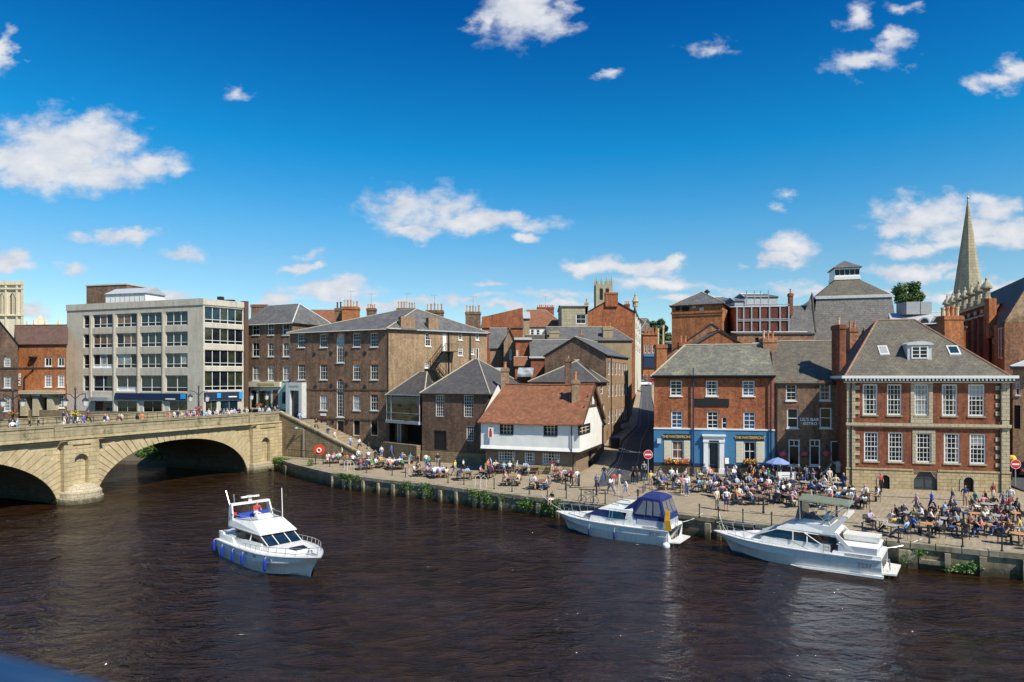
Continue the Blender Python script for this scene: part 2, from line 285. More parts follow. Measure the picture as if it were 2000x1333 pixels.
# ---------------------------------------------------------------- geometry helpers
def at(px, Y): return Vector(((px-CX)/FPX*Y, Y, 0))
def pz(py, Y): return H-(py-HOR)/FPX*Y
def on(px, py, z=0):
    Y = (H-z)*FPX/(py-HOR); return Vector(((px-CX)/FPX*Y, Y, z))
class MB:
    """collects faces in world metres; build() links them as one mesh object relative to its thing"""
    def __init__(s): s.v = []; s.f = []; s.m = []; s.fuv = {}
    def poly(s, pts, mi=0, uvs=None):
        i = len(s.v); s.v += [tuple(p) for p in pts]; s.f.append(tuple(range(i, i+len(pts)))); s.m.append(mi)
        if uvs: s.fuv[len(s.f)-1] = uvs
    def mesh(s, vs, fs, mi=0):
        i = len(s.v); s.v += [tuple(p) for p in vs]
        for f in fs: s.f.append(tuple(i+k for k in f)); s.m.append(mi)
    def prism(s, base, top, mi=0, cap=True):
        n = len(base); vs = list(base)+list(top)
        fs = [(k, (k+1) % n, n+(k+1) % n, n+k) for k in range(n)]
        if cap: fs += [tuple(range(n-1, -1, -1)), tuple(range(n, 2*n))]
        s.mesh(vs, fs, mi)
    def rings(s, rings, mi=0, cap=True):
        n = len(rings[0]); vs = [p for r in rings for p in r]; fs = []
        for a in range(len(rings)-1):
            for k in range(n):
                fs.append((a*n+k, a*n+(k+1) % n, (a+1)*n+(k+1) % n, (a+1)*n+k))
        if cap: fs += [tuple(range(n-1, -1, -1)), tuple(range((len(rings)-1)*n, len(rings)*n))]
        s.mesh(vs, fs, mi)
    def tube(s, pts, r, n=6, mi=0, r2=None):
        pts = [Vector(p) for p in pts]; rs = []
        for i, p in enumerate(pts):
            d = (pts[min(i+1, len(pts)-1)]-pts[max(i-1, 0)]).normalized()
            a = d.cross(Vector((0, 0, 1)) if abs(d.z) < .9 else Vector((1, 0, 0))).normalized(); b = d.cross(a)
            rr = r if r2 is None else r+(r2-r)*i/(len(pts)-1)
            rs.append([p+(a*math.cos(t)+b*math.sin(t))*rr for t in [2*math.pi*k/n for k in range(n)]])
        s.rings(rs, mi)
    def lathe(s, c, prof, n=10, mi=0):
        c = Vector(c)
        s.rings([[c+Vector((r*math.cos(2*math.pi*k/n), r*math.sin(2*math.pi*k/n), z)) for k in range(n)] for r, z in prof], mi)
    def blob(s, c, rx, ry, rz, n=8, mi=0, rnd=0):
        c = Vector(c); m = max(4, n//2+1)
        rs = []
        for i in range(1, m):
            ph = math.pi*i/m
            rs.append([c+Vector((rx*math.sin(ph)*math.cos(2*math.pi*k/n)*(1+random.uniform(-rnd, rnd)), ry*math.sin(ph)*math.sin(2*math.pi*k/n)*(1+random.uniform(-rnd, rnd)), -rz*math.cos(ph))) for k in range(n)])
        s.rings(rs, mi)
    def build(s, name, mats, parent=None, smooth=False):
        me = bpy.data.meshes.new(name)
        root = parent
        while root is not None and root.parent is not None: root = root.parent
        o = root.location if root is not None else Vector((0, 0, 0))
        me.from_pydata([(x-o[0], y-o[1], z-o[2]) for x, y, z in s.v], [], s.f)
        if isinstance(mats, str): mats = [mats]
        for k in mats: me.materials.append(MATS[k])
        me.polygons.foreach_set('material_index', [min(k, len(mats)-1) for k in s.m])
        if smooth: me.polygons.foreach_set('use_smooth', [True]*len(s.f))
        me.update()
        uvl = me.uv_layers.new(name='UVMap'); dat = [0.0]*(2*len(me.loops))
        vv = s.v
        for fi, p in enumerate(me.polygons):
            if fi in s.fuv:
                for li, uv in zip(p.loop_indices, s.fuv[fi]): dat[2*li] = uv[0]; dat[2*li+1] = uv[1]
                continue
            nx, ny, nz_ = p.normal
            hl = math.hypot(nx, ny)
            if hl < .05: ux, uy = (1., 0.), (0., 1.); 
            else: ux = (-ny/hl, nx/hl)
            for li, vi in zip(p.loop_indices, p.vertices):
                x, y, z = vv[vi]
                if hl < .05: dat[2*li] = x; dat[2*li+1] = y
                else:
                    dat[2*li] = x*ux[0]+y*ux[1]
                    dat[2*li+1] = z/max(hl, .25) if hl > .7 else (z*hl-(x*nx+y*ny)/hl*nz_)
        uvl.data.foreach_set('uv', dat)
        ob = bpy.data.objects.new(name, me); COL.objects.link(ob)
        if parent is not None: ob.parent = parent
        return ob
LABELS = {}
def tag(o, label=None, cat=None, group=None, kind=None):
    if label:
        if label in LABELS: print("DUPLABEL", label)
        LABELS[label] = 1; o['label'] = label
    if cat: o['category'] = cat
    if group: o['group'] = group
    if kind: o['kind'] = kind
    return o
def empty(name, loc, label=None, cat=None, group=None, rz=0):
    o = bpy.data.objects.new(name, None); COL.objects.link(o); o.location = loc; o.rotation_euler = (0, 0, rz)
    o.empty_display_size = .2
    tag(o, label, cat, group); return o
def copy_tree(o, parent=None):
    c = o.copy(); COL.objects.link(c)
    if parent is not None: c.parent = parent
    for ch in list(o.children): copy_tree(ch, c)
    return c
class Fr:
    """vertical plane from A to B (left to right for the viewer): u along, d outwards, z up"""
    def __init__(s, A, B):
        s.o = Vector((A[0], A[1], 0)); d = Vector((B[0]-A[0], B[1]-A[1], 0)); s.L = d.length; s.x = d.normalized(); s.n = Vector((s.x.y, -s.x.x, 0))
    def w(s, u, d, z): return s.o+s.x*u+s.n*d+Vector((0, 0, z))
    def u(s, px):
        rx = (px-CX)/FPX                       # (rx*t, t) = o + x*u
        den = s.x.x-rx*s.x.y
        return (rx*s.o.y-s.o.x)/den
    def z(s, px, py):
        Y = s.o.y+s.x.y*s.u(px); return H-(py-HOR)/FPX*Y
    def box(s, mb, u0, u1, d0, d1, z0, z1, mi=0):
        mb.prism([s.w(u0, d0, z0), s.w(u1, d0, z0), s.w(u1, d1, z0), s.w(u0, d1, z0)], [s.w(u0, d0, z1), s.w(u1, d0, z1), s.w(u1, d1, z1), s.w(u0, d1, z1)], mi)
    def quad(s, mb, u0, u1, z0, z1, d=0, mi=0): mb.poly([s.w(u0, d, z0), s.w(u1, d, z0), s.w(u1, d, z1), s.w(u0, d, z1)], mi)
def panel(mb, fr, u0, u1, z0, z1, ops, dep=.16, mi=0):
    us = sorted({u0, u1, *[o[0] for o in ops], *[o[1] for o in ops]}); zs = sorted({z0, z1, *[o[2] for o in ops], *[o[3] for o in ops]})
    us = [u for u in us if u0-1e-6 <= u <= u1+1e-6]; zs = [z for z in zs if z0-1e-6 <= z <= z1+1e-6]
    for i in range(len(us)-1):
        j = 0
        while j < len(zs)-1:
            uc = (us[i]+us[i+1])/2
            def hole(k): zc = (zs[k]+zs[k+1])/2; return any(o[0] < uc < o[1] and o[2] < zc < o[3] for o in ops)
            if hole(j): j += 1; continue
            k = j
            while k+1 < len(zs)-1 and not hole(k+1): k += 1
            fr.quad(mb, us[i], us[i+1], zs[j], zs[k+1], 0, mi); j = k+1
    for a, b, c, d in [o[:4] for o in ops]:
        for (p, q) in (((a, c), (a, d)), ((b, d), (b, c)), ((a, d), (b, d)), ((b, c), (a, c))):
            mb.poly([fr.w(p[0], 0, p[1]), fr.w(q[0], 0, q[1]), fr.w(q[0], -dep, q[1]), fr.w(p[0], -dep, p[1])], mi)
class House:
    def __init__(s, name, label, cat, c, zb, ze, wall='brick_brown', group=None):
        """c: four ground corners front-left, front-right, back-right, back-left"""
        s.c = [Vector((p[0], p[1], 0)) for p in c]; s.zb, s.ze, s.wallm = zb, ze, wall
        m = (s.c[0]+s.c[1]+s.c[2]+s.c[3])/4
        s.root = empty(name, (m.x, m.y, zb), label, cat, group)
        s.F = [Fr(s.c[i], s.c[(i+1) % 4]) for i in range(4)]
        s.ops = [[], [], [], []]; s.wmb = MB(); s.gables = []
        s.tops = [None]*4
    def part(s, mb, name, mat, parent=None, label=None, smooth=False):
        o = mb.build(name, mat, parent or s.root, smooth)
        if label: o['label'] = label
        return o
    def window(s, fi, x0, y0, x1, y1, nx=2, ny=4, glass='glass', frame='white_paint', sill='white_paint', ref=None, rail=True, arch=False, lintel=None, fw=.06, bar=.024, name='window', deep=.13, door=None):
        fr = s.F[fi]; ref = ref or (x0+x1)/2
        a, b = fr.u(x0), fr.u(x1); c, d = fr.z(ref, y1), fr.z(ref, y0)
        return s.window_m(fi, a, b, c, d, nx, ny, glass, frame, sill, rail, arch, lintel, fw, bar, name, deep, door)
    def window_m(s, fi, a, b, c, d, nx=2, ny=4, glass='glass', frame='white_paint', sill='white_paint', rail=True, arch=False, lintel=None, fw=.075, bar=.028, name='window', deep=.13, door=None):
        fr = s.F[fi]
        s.ops[fi].append((a, b, c, d))
        mb = MB()
        B = lambda u0, u1, z0, z1, e=0: fr.box(mb, u0, u1, -deep, -deep+.07+e, z0, z1)
        B(a, a+fw, c, d); B(b-fw, b, c, d); B(a+fw, b-fw, d-fw, d); B(a+fw, b-fw, c, c+fw*1.2)
        for i in range(1, nx): u = a+(b-a)*i/nx; B(u-bar/2, u+bar/2, c+fw*1.2, d-fw, -.035)
        for j in range(1, ny):
            z = c+(d-c)*j/ny
            if rail and j == ny//2: B(a+fw, b-fw, z-.032, z+.032, -.012)
            else: B(a+fw, b-fw, z-bar/2, z+bar/2, -.037)
        if arch:
            r = (b-a)/2; zc = d-r
            for sg in (-1, 1):
                pts = [fr.w((a+b)/2+sg*r, -.02, d)]+[fr.w((a+b)/2+sg*r*math.cos(t), -.02, zc+r*math.sin(t)) for t in [math.pi/2*k/6 for k in range(7)]]
                pts2 = [p+fr.n*-.10 for p in pts]
                if sg < 0: s.wmb.poly(pts)
                else: s.wmb.poly(pts[::-1])
                for k in range(1, 7): s.wmb.poly([pts[k], pts[k+1], pts2[k+1], pts2[k]] if k+1 < 8 else pts[:3])
            prev = None
            for k in range(9):
                t = math.pi*k/8; q = [fr.w((a+b)/2+(r-e)*math.cos(t), -deep+.07, zc+(r-e)*math.sin(t)) for e in (0, fw)]
                if prev: mb.poly([prev[0], q[0], q[1], prev[1]])
                prev = q
        w_ = s.part(mb, name, frame)
        g = MB(); fr.quad(g, a, b, c, d, -deep+.01)
        plainp = glass == 'glass'
        if plainp: glass = random.choice(('glass', 'glass', 'glass', 'glass_dark', 'glass_mid'))
        s.part(g, 'pane', glass, w_)
        if plainp and random.random() < .22 and b-a > .7:      # drawn back curtains
            for q0, q1 in ((a+fw, a+(b-a)*random.uniform(.2, .32)), (b-(b-a)*random.uniform(.2, .32), b-fw)):
                g2 = MB(); fr.quad(g2, q0, q1, c+fw, d-fw, -deep+.014); s.part(g2, 'curtain', 'curtain_cloth', w_)
            glass = ''
        if plainp and glass: glass = 'glass'
        if glass == 'glass' and random.random() < .14:      # a half drawn blind behind the upper sash
            g2 = MB(); fr.quad(g2, a+fw, b-fw, c+(d-c)*random.choice((.5, .6, .75)), d-fw, -deep+.016); s.part(g2, 'blind', 'glass_blind', w_)
        if sill:
            k = MB(); fr.box(k, a-.07, b+.07, -.1, .09, c-.11, c); s.part(k, 'sill', sill, w_)
        if lintel:
            k = MB()
            if arch:
                r = (b-a)/2; zc = d-r
                for j in range(12):
                    t0, t1 = math.pi*j/12, math.pi*(j+1)/12
                    k.poly([fr.w((a+b)/2+rr*math.cos(t), .02, zc+rr*math.sin(t)) for rr, t in ((r, t0), (r+.3, t0), (r+.3, t1), (r, t1))])
            else:
                k.prism([fr.w(a-.03, -.1, d), fr.w(b+.03, -.1, d), fr.w(b+.03, .02, d), fr.w(a-.03, .02, d)], [fr.w(a-.14, -.1, d+.3), fr.w(b+.14, -.1, d+.3), fr.w(b+.14, .02, d+.3), fr.w(a-.14, .02, d+.3)])
            s.part(k, 'lintel', lintel, w_)
        return w_
    def opening(s, fi, x0, y0, x1, y1, mat='dark_void', ref=None, name='door', frame=None, deep=.16):
        fr = s.F[fi]; ref = ref or (x0+x1)/2
        a, b = fr.u(x0), fr.u(x1); c, d = fr.z(ref, y1), fr.z(ref, y0)
        s.ops[fi].append((a, b, c, d)); mb = MB(); fr.quad(mb, a, b, c, d, -deep+.01)
        o = s.part(mb, name, mat)
        if frame:
            k = MB()
            for q in ((a, a+.08, c, d), (b-.08, b, c, d), (a+.08, b-.08, d-.08, d)): fr.box(k, q[0], q[1], -.12, -.03, q[2], q[3])
            s.part(k, 'frame', frame, o)
        return o
    def slab(s, fi, x0, y0, x1, y1, mat, name, d0=0.003, d1=.06, ref=None, parent=None, label=None):
        fr = s.F[fi]; ref = ref or (x0+x1)/2
        mb = MB(); fr.box(mb, fr.u(x0), fr.u(x1), d0, d1, fr.z(ref, y1), fr.z(ref, y0)); return s.part(mb, name, mat, parent, label)
    def walls(s, faces=(0, 1, 2, 3), mats=None):
        mats = mats or [s.wallm]
        for i in faces:
            fr = s.F[i]; z1 = s.ze if s.tops[i] is None else s.tops[i]
            mi = i if len(mats) == 4 else 0
            panel(s.wmb, fr, 0, fr.L, s.zb, z1, s.ops[i], mi=mi)
        s.wall = s.part(s.wmb, 'wall', mats)
        s.wall.data.name = 'wall'
        return s.wall
    def roof(s, zr, axis='x', i0=0., i1=0., oh=.3, mat='slate', ridge='ridge_stone', th=.14, shift=0., gable=True, gutter=None, ohg=None):
        """axis 'x': ridge parallel to the front; i0 i1: hip inset at its two ends; 0 makes a gable"""
        c = s.c; ze = s.ze; ohg = oh if ohg is None else ohg
        if axis == 'x': a0, a1, b0, b1 = c[0], c[1], c[3], c[2]; gi = (3, 1)
        else: a0, a1, b0, b1 = c[3], c[0], c[2], c[1]; gi = (2, 0)
        e = (a1-a0).normalized()
        f = .5+shift
        m0 = a0.lerp(b0, f); m1 = a1.lerp(b1, f); ed = (m1-m0).normalized()
        r0 = m0+ed*(i0 if i0 else -ohg*.0); r1 = m1-ed*(i1 if i1 else 0)
        sd = (b0-a0).normalized(); half = (b0-a0).length*f
        slope = (zr-ze)/max(half, .1); slope0 = (zr-ze)/i0 if i0 else 0; slope1 = (zr-ze)/i1 if i1 else 0
        ex0 = oh if i0 else ohg; ex1 = oh if i1 else ohg
        A0 = a0-ed*ex0-sd*oh; A1 = a1+ed*ex1-sd*oh; B0 = b0-ed*ex0+sd*oh; B1 = b1+ed*ex1+sd*oh
        zl = ze-slope*oh+.02
        up = lambda p, z: Vector((p.x, p.y, z))
        if not i0: r0 = r0-ed*ohg
        if not i1: r1 = r1+ed*ohg
        V = [up(A0, zl), up(A1, zl), up(B1, zl), up(B0, zl), up(r0, zr+.02), up(r1, zr+.02)]
        top = [(0, 1, 5, 4), (2, 3, 4, 5)]
        if i0: top.append((3, 0, 4))
        if i1: top.append((1, 2, 5))
        mb = MB(); mb.mesh(V, top, 0)
        mb.mesh([v-Vector((0, 0, th)) for v in V], [tuple(reversed(t)) for t in top], 0)
        cnt = {}
        for t in top:
            for k in range(len(t)):
                a, b = t[k], t[(k+1) % len(t)]; cnt[(min(a, b), max(a, b))] = cnt.get((min(a, b), max(a, b)), []) + [(a, b)]
        for k, l in cnt.items():
            if len(l) == 1:
                a, b = l[0]; mb.poly([V[a]-Vector((0, 0, th)), V[b]-Vector((0, 0, th)), V[b], V[a]], 2)
        lines = [(V[4], V[5])]
        if i0: lines += [(V[0], V[4]), (V[3], V[4])]
        if i1: lines += [(V[1], V[5]), (V[2], V[5])]
        for p, q in lines: mb.tube([p+Vector((0, 0, .02)), q+Vector((0, 0, .02))], .085, 6, 1)
        s.roofo = s.part(mb, 'roof', [mat, ridge, 'black_timber'])
        if gutter:
            g = MB(); g.tube([V[0]-Vector((0, 0, .08))-sd*.06, V[1]-Vector((0, 0, .08))-sd*.06], .07, 6)
            s.part(g, 'gutter', gutter)
        wallz = ze
        if gable:
            for fi, inset, p, q, m in ((gi[0], i0, a0, b0, m0), (gi[1], i1, a1, b1, m1)):
                if not inset: s.wmb.poly([up(p, ze), up(q, ze), up(m, zr-.05)] if True else [], fi if False else 0)
        s.V = V
        return s.roofo
    def chimney(s, x0, x1, y0, y1, Y, pots=2, mat='brick_brown', dep=None, pot='pot_clay', ph=None, cap=True, potr=.12):
        a, b = at(x0, Y), at(x1, Y); z0, z1 = pz(y1, Y)-1.2, pz(y0, Y); wdt = b.x-a.x; dep = dep or max(.6, wdt*.55)
        fr = Fr((a.x, a.y), (b.x, b.y)); mb = MB()
        fr.box(mb, 0, wdt, -dep, 0, z0, z1-.25)
        if cap: fr.box(mb, -.07, wdt+.07, -dep-.07, .07, z1-.42, z1-.12); fr.box(mb, -.02, wdt+.02, -dep-.02, .02, z1-.14, z1)
        else: fr.box(mb, 0, wdt, -dep, 0, z1-.26, z1)
        o = s.part(mb, 'chimney', mat)
        if pots > 3:
            p = MB(); q = fr.w(wdt*.5, -dep*.5, z1+.3); e = q+Vector((0, 0, 2.0)); p.tube([q, e], .025, 4); p.tube([e-fr.x*.5, e+fr.x*.6], .02, 4)
            for j in range(5): c_ = e-fr.x*.45+fr.x*.24*j; p.tube([c_-Vector((0, .3, .12)), c_+Vector((0, .3, .12))], .014, 4)
            s.part(p, 'aerial', 'grey_metal', o)
        ph = ph or .65
        for k in range(pots):
            u = wdt*(k+.5)/pots; p = MB(); hh = ph*random.uniform(.85, 1.1)
            p.lathe(fr.w(u, -dep/2, z1-.02), [(potr, 0), (potr*.85, hh*.8), (potr*1.1, hh*.82), (potr*1.1, hh), (potr*.8, hh)], 8)
            s.part(p, 'chimney_pot', pot if k % 3 or pots < 3 else 'pot_buff', o)
        return o
def rect(A, B, depth, skew=0):
    """four ground corners from the two front ones"""
    A, B = Vector((A[0], A[1], 0)), Vector((B[0], B[1], 0)); d = (B-A).normalized(); n = Vector((-d.y, d.x, 0))
    n = (n+d*skew)*depth
    return [A, B, B+n, A+n]
def text(s, size, mat, loc, fr, parent, name='lettering', depth=.01, align='CENTER', vertical=False, bold=0.0, spacing=1.0):
    cu = bpy.data.curves.new('txt', 'FONT'); cu.body = s; cu.size = size; cu.extrude = depth; cu.align_x = align; cu.align_y = 'CENTER'; cu.offset = bold; cu.space_character = spacing
    t = bpy.data.objects.new('txt', cu); COL.objects.link(t)
    bpy.context.view_layer.update()
    me = bpy.data.meshes.new_from_object(t.evaluated_get(bpy.context.evaluated_depsgraph_get()))
    bpy.data.objects.remove(t)
    X, N, Z = fr.x, fr.n, Vector((0, 0, 1))
    if vertical: X, Z = Vector((0, 0, 1)), -fr.x
    root = parent
    while root.parent is not None: root = root.parent
    for v in me.vertices:
        c = v.co.copy(); p = loc+X*c.x+Z*c.y+N*c.z; v.co = p-root.location
    me.materials.clear(); me.materials.append(MATS[mat])
    o = bpy.data.objects.new(name, me); COL.objects.link(o); o.parent = parent
    return o
# ================================================================ SETTING
# water -----------------------------------------------------------
m, t, b = base_mat('water')
co = t.new('ShaderNodeTexCoord').outputs['Object']
cx_ = t.vec('MULTIPLY', co, (.55, 1.0, 1.0))
n_big = t.noise(cx_, .28, 3, .5, .8); n_mid = t.noise(cx_, 1.15, 4, .55, 1.0); n_fine = t.noise(cx_, 4.5, 3, .6, .6); n_calm = t.noise(co, .09, 3, .5)
hgt = t.math('ADD', t.math('MULTIPLY', n_big, 1.1), t.math('ADD', t.math('MULTIPLY', n_mid, .75), t.math('MULTIPLY', n_fine, .20)))
bp = t.new('ShaderNodeBump'); bp.inputs['Distance'].default_value = 1.15
t.put(bp.inputs['Strength'], t.mr(n_calm, .40, .60, .35, 1.0)); t.put(bp.inputs['Height'], hgt)
t.l.new(bp.outputs[0], b.inputs['Normal'])
t.put(b.inputs['Base Color'], t.mix(t.mr(n_mid, .35, .65), (.0120, .0052, .0022), (.036, .0170, .0065)))
b.inputs['Roughness'].default_value = .03; b.inputs['IOR'].default_value = 1.62
mb = MB(); mb.poly([(-700, -80, 0), (500, -80, 0), (500, 700, 0), (-700, 700, 0)])
tag(mb.build('river_water', 'water'), kind='structure')
# quay ------------------------------------------------------------
EP = [(505, 89.5), (545, 86.0), (565, 82.2), (590, 78.6), (620, 75.6), (650, 72.9), (711, 70.0), (769, 67.6), (840, 65.2), (932, 61.6), (1053, 57.9), (1092, 56.8), (1250, 52.8), (1400, 49.3), (1600, 45.0), (1779, 41.9), (1932, 40.0), (2000, 39.3), (2150, 37.8)]
EDGE = [at(px, Y) for px, Y in EP]
EDGE.append(EDGE[-1]+(EDGE[-1]-EDGE[-2]).normalized()*60)
def edge_n(i):
    a, b_ = EDGE[max(i-1, 0)], EDGE[min(i+1, len(EDGE)-1)]; d = (b_-a).normalized(); return Vector((-d.y, d.x, 0))
def zq(x, y):
    """height of the quay paving at a point"""
    best = 1e9
    p = Vector((x, y, 0))
    for i in range(len(EDGE)-1):
        a, d = EDGE[i], EDGE[i+1]-EDGE[i]; tt = max(0, min(1, (p-a).dot(d)/d.length_squared)); best = min(best, (p-a-d*tt).length)
    return 1.5+.5*min(1, best/16)
def ong(px, py):
    z = 1.8
    for _ in range(6):
        p = on(px, py, z); z = zq(p.x, p.y)
    return on(px, py, z)
mb = MB(); offs = [0.55, 2, 5, 9, 13, 17, 70]
rows = []
for o_ in offs: rows.append([EDGE[i]+edge_n(i)*o_+Vector((0, 0, 1.5+.5*min(1, o_/16))) for i in range(len(EDGE))])
for a in range(len(rows)-1):
    for i in range(len(EDGE)-1): mb.poly([rows[a][i], rows[a][i+1], rows[a+1][i+1], rows[a+1][i]])
tag(mb.build('quay_paving', 'paving'), kind='structure')
# coping stones and wall below
mb = MB(); cp = MB()
for i in range(len(EDGE)-1):
    a, b_ = EDGE[i], EDGE[i+1]; na, nb = edge_n(i), edge_n(i+1)
    mb.poly([a+Vector((0, 0, -1.5)), b_+Vector((0, 0, -1.5)), b_+Vector((0, 0, 1.22)), a+Vector((0, 0, 1.22))])
    L_ = (b_-a).length; n_ = max(1, int(L_/1.3))
    for k in range(n_):
        t0, t1 = k/n_, (k+1)/n_-.012
        p, q = a.lerp(b_, t0), a.lerp(b_, t1); n0 = na.lerp(nb, t0); n1 = na.lerp(nb, t1); h = 1.512+random.uniform(-.012, .012); o_ = .10+random.uniform(-.02, .02)
        up = Vector((0, 0, 1))
        cp.prism([p-n0*o_+up*1.2, q-n1*o_+up*1.2, q+n1*.56+up*1.2, p+n0*.56+up*1.2], [p-n0*o_+up*h, q-n1*o_+up*h, q+n1*.56+up*h, p+n0*.56+up*h])
qw = tag(mb.build('quay_wall', 'quay_stone'), 'low dark weathered stone quay wall rising from the brown river', 'quay wall')
cp.build('coping', 'kerb_stone', qw)
# kerb line across the right part of the quay
mb = MB()
for (x0, y0, x1, y1) in ((1395, 996, 1700, 1026), (1700, 969, 2000, 985)):
    p, q = ong(x0, y0), ong(x1, y1); d = (q-p).normalized(); n_ = Vector((-d.y, d.x, 0))
    L_ = (q-p).length
    k = 0
    while k < L_-1:
        a = p+d*k; b2 = p+d*(k+.98); za = zq(a.x, a.y)+.05
        mb.prism([Vector((v.x, v.y, za-.3)) for v in (a, b2, b2+n_*.22, a+n_*.22)], [Vector((v.x, v.y, za)) for v in (a, b2, b2+n_*.22, a+n_*.22)]); k += 1
tag(mb.build('kerb', 'kerb_stone'), kind='structure')
# ground behind ---------------------------------------------------
mb = MB()
out = [p+edge_n(i)*3 for i, p in enumerate(EDGE)]
pts = [(-43, 96), (-70, 105), (-130, 116), (-900, 250), (-900, 3000), (3000, 3000), (3000, -100), (140, -60)]
# triangulated fan strips: behind the edge to a far line
far = [(-43, 96)]+[(p.x, p.y) for p in out]
fx = [(-900, 3000)]+[(-900+3900*i/(len(out)-1), 3000) for i in range(len(out))]
for i in range(len(far)-1): mb.poly([(*far[i], 1.15), (*far[i+1], 1.15), (*fx[i+1], 1.15), (*fx[i], 1.15)])
mb.poly([(-43, 96, 1.15), (-900, 3000, 1.15), (-900, 250, 1.15), (-130, 116, 1.15), (-70, 105, 1.15)])
tag(mb.build('ground', 'soil'), kind='structure')
# raised street level at the end of the bridge
mb = MB()
P = [(-29.9, 89.3), (-8, 139), (-20, 260), (-300, 260), (-300, 150), (-130, 112), (-75, 104), (-42.7, 94.9)]
mb.prism([(x, y, 0) for x, y in P], [(x, y, 6.2) for x, y in P])
tag(mb.build('bridge_street', 'asphalt'), kind='structure')
mb = MB()
B2 = [(-43.0, 94.4), (-75, 103.6), (-130, 111.5), (-300, 150)]
for p, q in zip(B2[:-1], B2[1:]): mb.poly([(*q, -1), (*p, -1), (*p, 6.9), (*q, 6.9)])
tag(mb.build('embankment_wall', 'rubble'), 'rough stone embankment wall seen through the bridge arch', 'wall')
# side street climbing away from the quay -------------------------
SL = [(5.6, 62.0), (6.8, 66.5), (9.8, 76), (12.3, 88), (17.1, 100), (25.5, 140), (36.5, 200), (60, 330)]
SR = [(14.2, 63.5), (14.6, 67.5), (17.0, 77), (20.3, 92), (22.8, 104), (30.0, 145), (42.5, 205), (70, 330)]
SZ = [1.72, 2.02, 2.35, 3.4, 4.5, 7.8, 11.3, 12.0]
mb = MB(); pv = MB(); ln = MB()
def strip(mb_, f0, f1, dz, i0=0, i1=None):
    for i in range(i0, (i1 or len(SL))-1):
        q = []
        for j, f in ((i, f0), (i, f1), (i+1, f1), (i+1, f0)):
            q.append((SL[j][0]*(1-f)+SR[j][0]*f, SL[j][1]*(1-f)+SR[j][1]*f, SZ[j]+(dz if j else dz*.2)))
        mb_.poly(q)
strip(mb, -.05, 1.3, 0.02)
tag(mb.build('street', 'asphalt'), kind='structure')
strip(pv, -.03, .24, .12); strip(pv, .90, 1.2, .12)
strip(pv, .24, .245, .06)
tag(pv.build('pavement', 'paving'), kind='structure')
strip(ln, .29, .305, .03, 1, 6); strip(ln, .33, .342, .03, 1, 6); strip(ln, .60, .612, .03, 1, 6)
tag(ln.build('road_markings', 'road_line'), kind='structure')
def zs(x, y):
    for i in range(len(SL)-1):
        m0, m1 = (SL[i][1]+SR[i][1])/2, (SL[i+1][1]+SR[i+1][1])/2
        if y <= m1 or i == len(SL)-2: return SZ[i]+(SZ[i+1]-SZ[i])*max(0, min(1, (y-m0)/(m1-m0)))+.03
# right hand street beside the mansion
mb = MB(); mb.poly([(42.6, 55, 2.03), (52, 52, 2.03), (80, 110, 3.5), (60, 116, 3.5)])
tag(mb.build('side_road', 'asphalt'), kind='structure')
# ================================================================ BRIDGE
dB = Vector((.404, .915, 0)).normalized()
oB = Vector((-41.0, 64.4, 0))-dB*60
FB = Fr(oB, oB+dB*100)
UE = FB.u(545)
bridge = empty('stone_bridge', (-41, 64.4, 0), 'golden sandstone arched road bridge over the river at the left', 'bridge')
ZS, ZP = 5.85, 7.35      # springing of the cornice, parapet top
ua0, ua1 = FB.u(187), FB.u(483)
ub1 = FB.u(112); ub0 = ub1-22.9
arches = [(ub0, ub1, 5.15), (ua0, ua1, 4.95)]
WD = 14.0
def az(u):
    for a, b_, h in arches:
        if a < u < b_:
            x = (u-(a+b_)/2)/((b_-a)/2); return -.3+(h+.3)*math.sqrt(max(0, 1-abs(x)**2.25))
    return -2
us = [0]
for a, b_, h in arches:
    us.append(a-1e-4); us += [(a+b_)/2-(b_-a)/2*math.cos(math.pi*k/48) for k in range(49)]; us.append(b_+1e-4)
us.append(UE); us = sorted(us)
for side, name in ((0, 'spandrel_wall'), (-WD, 'far_spandrel_wall')):
    mb = MB()
    for p, q in zip(us[:-1], us[1:]):
        if q-p < 1e-3: continue
        mb.poly([FB.w(p, side, az(p+1e-5)), FB.w(q, side, az(q-1e-5)), FB.w(q, side, 6.1), FB.w(p, side, 6.1)])
    mb.build(name, 'sandstone', bridge)
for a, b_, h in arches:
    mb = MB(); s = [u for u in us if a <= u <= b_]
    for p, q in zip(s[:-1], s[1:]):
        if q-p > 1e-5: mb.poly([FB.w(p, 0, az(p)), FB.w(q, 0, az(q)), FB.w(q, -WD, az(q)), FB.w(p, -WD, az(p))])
    mb.build('vault', 'shaded_stone', bridge)
    # ring of wedge stones, fanning out
    rg = MB(); N = 44; c = (a+b_)/2; hw = (b_-a)/2
    for k in range(N):
        t0, t1 = math.pi*k/N+.004, math.pi*(k+1)/N-.004
        def pt(tt, e):
            x = math.cos(tt); xx = c-hw*x; z = -.3+(h+.3)*max(0, 1-abs(x)**2.25)**.5
            # outward direction fans from a centre below the crown
            dx, dz = -(x*hw), (z+3.2); l = math.hypot(dx, dz); return xx+dx/l*e, z+dz/l*e
        e = 1.25+(.35 if k % 2 else 0)+1.1*abs(math.cos((t0+t1)/2))**1.5
        q = [pt(t0, 0), pt(t1, 0), pt(t1, e), pt(t0, e)]
        q = [(x, min(z, ZS-.02)) for x, z in q]
        if max(z for x, z in q) < 0: continue
        o_ = .07+random.uniform(0, .025)
        rg.prism([FB.w(x, -.1, z) for x, z in q], [FB.w(x, o_, z) for x, z in q])
    rg.build('arch_ring', 'sandstone_block', bridge)
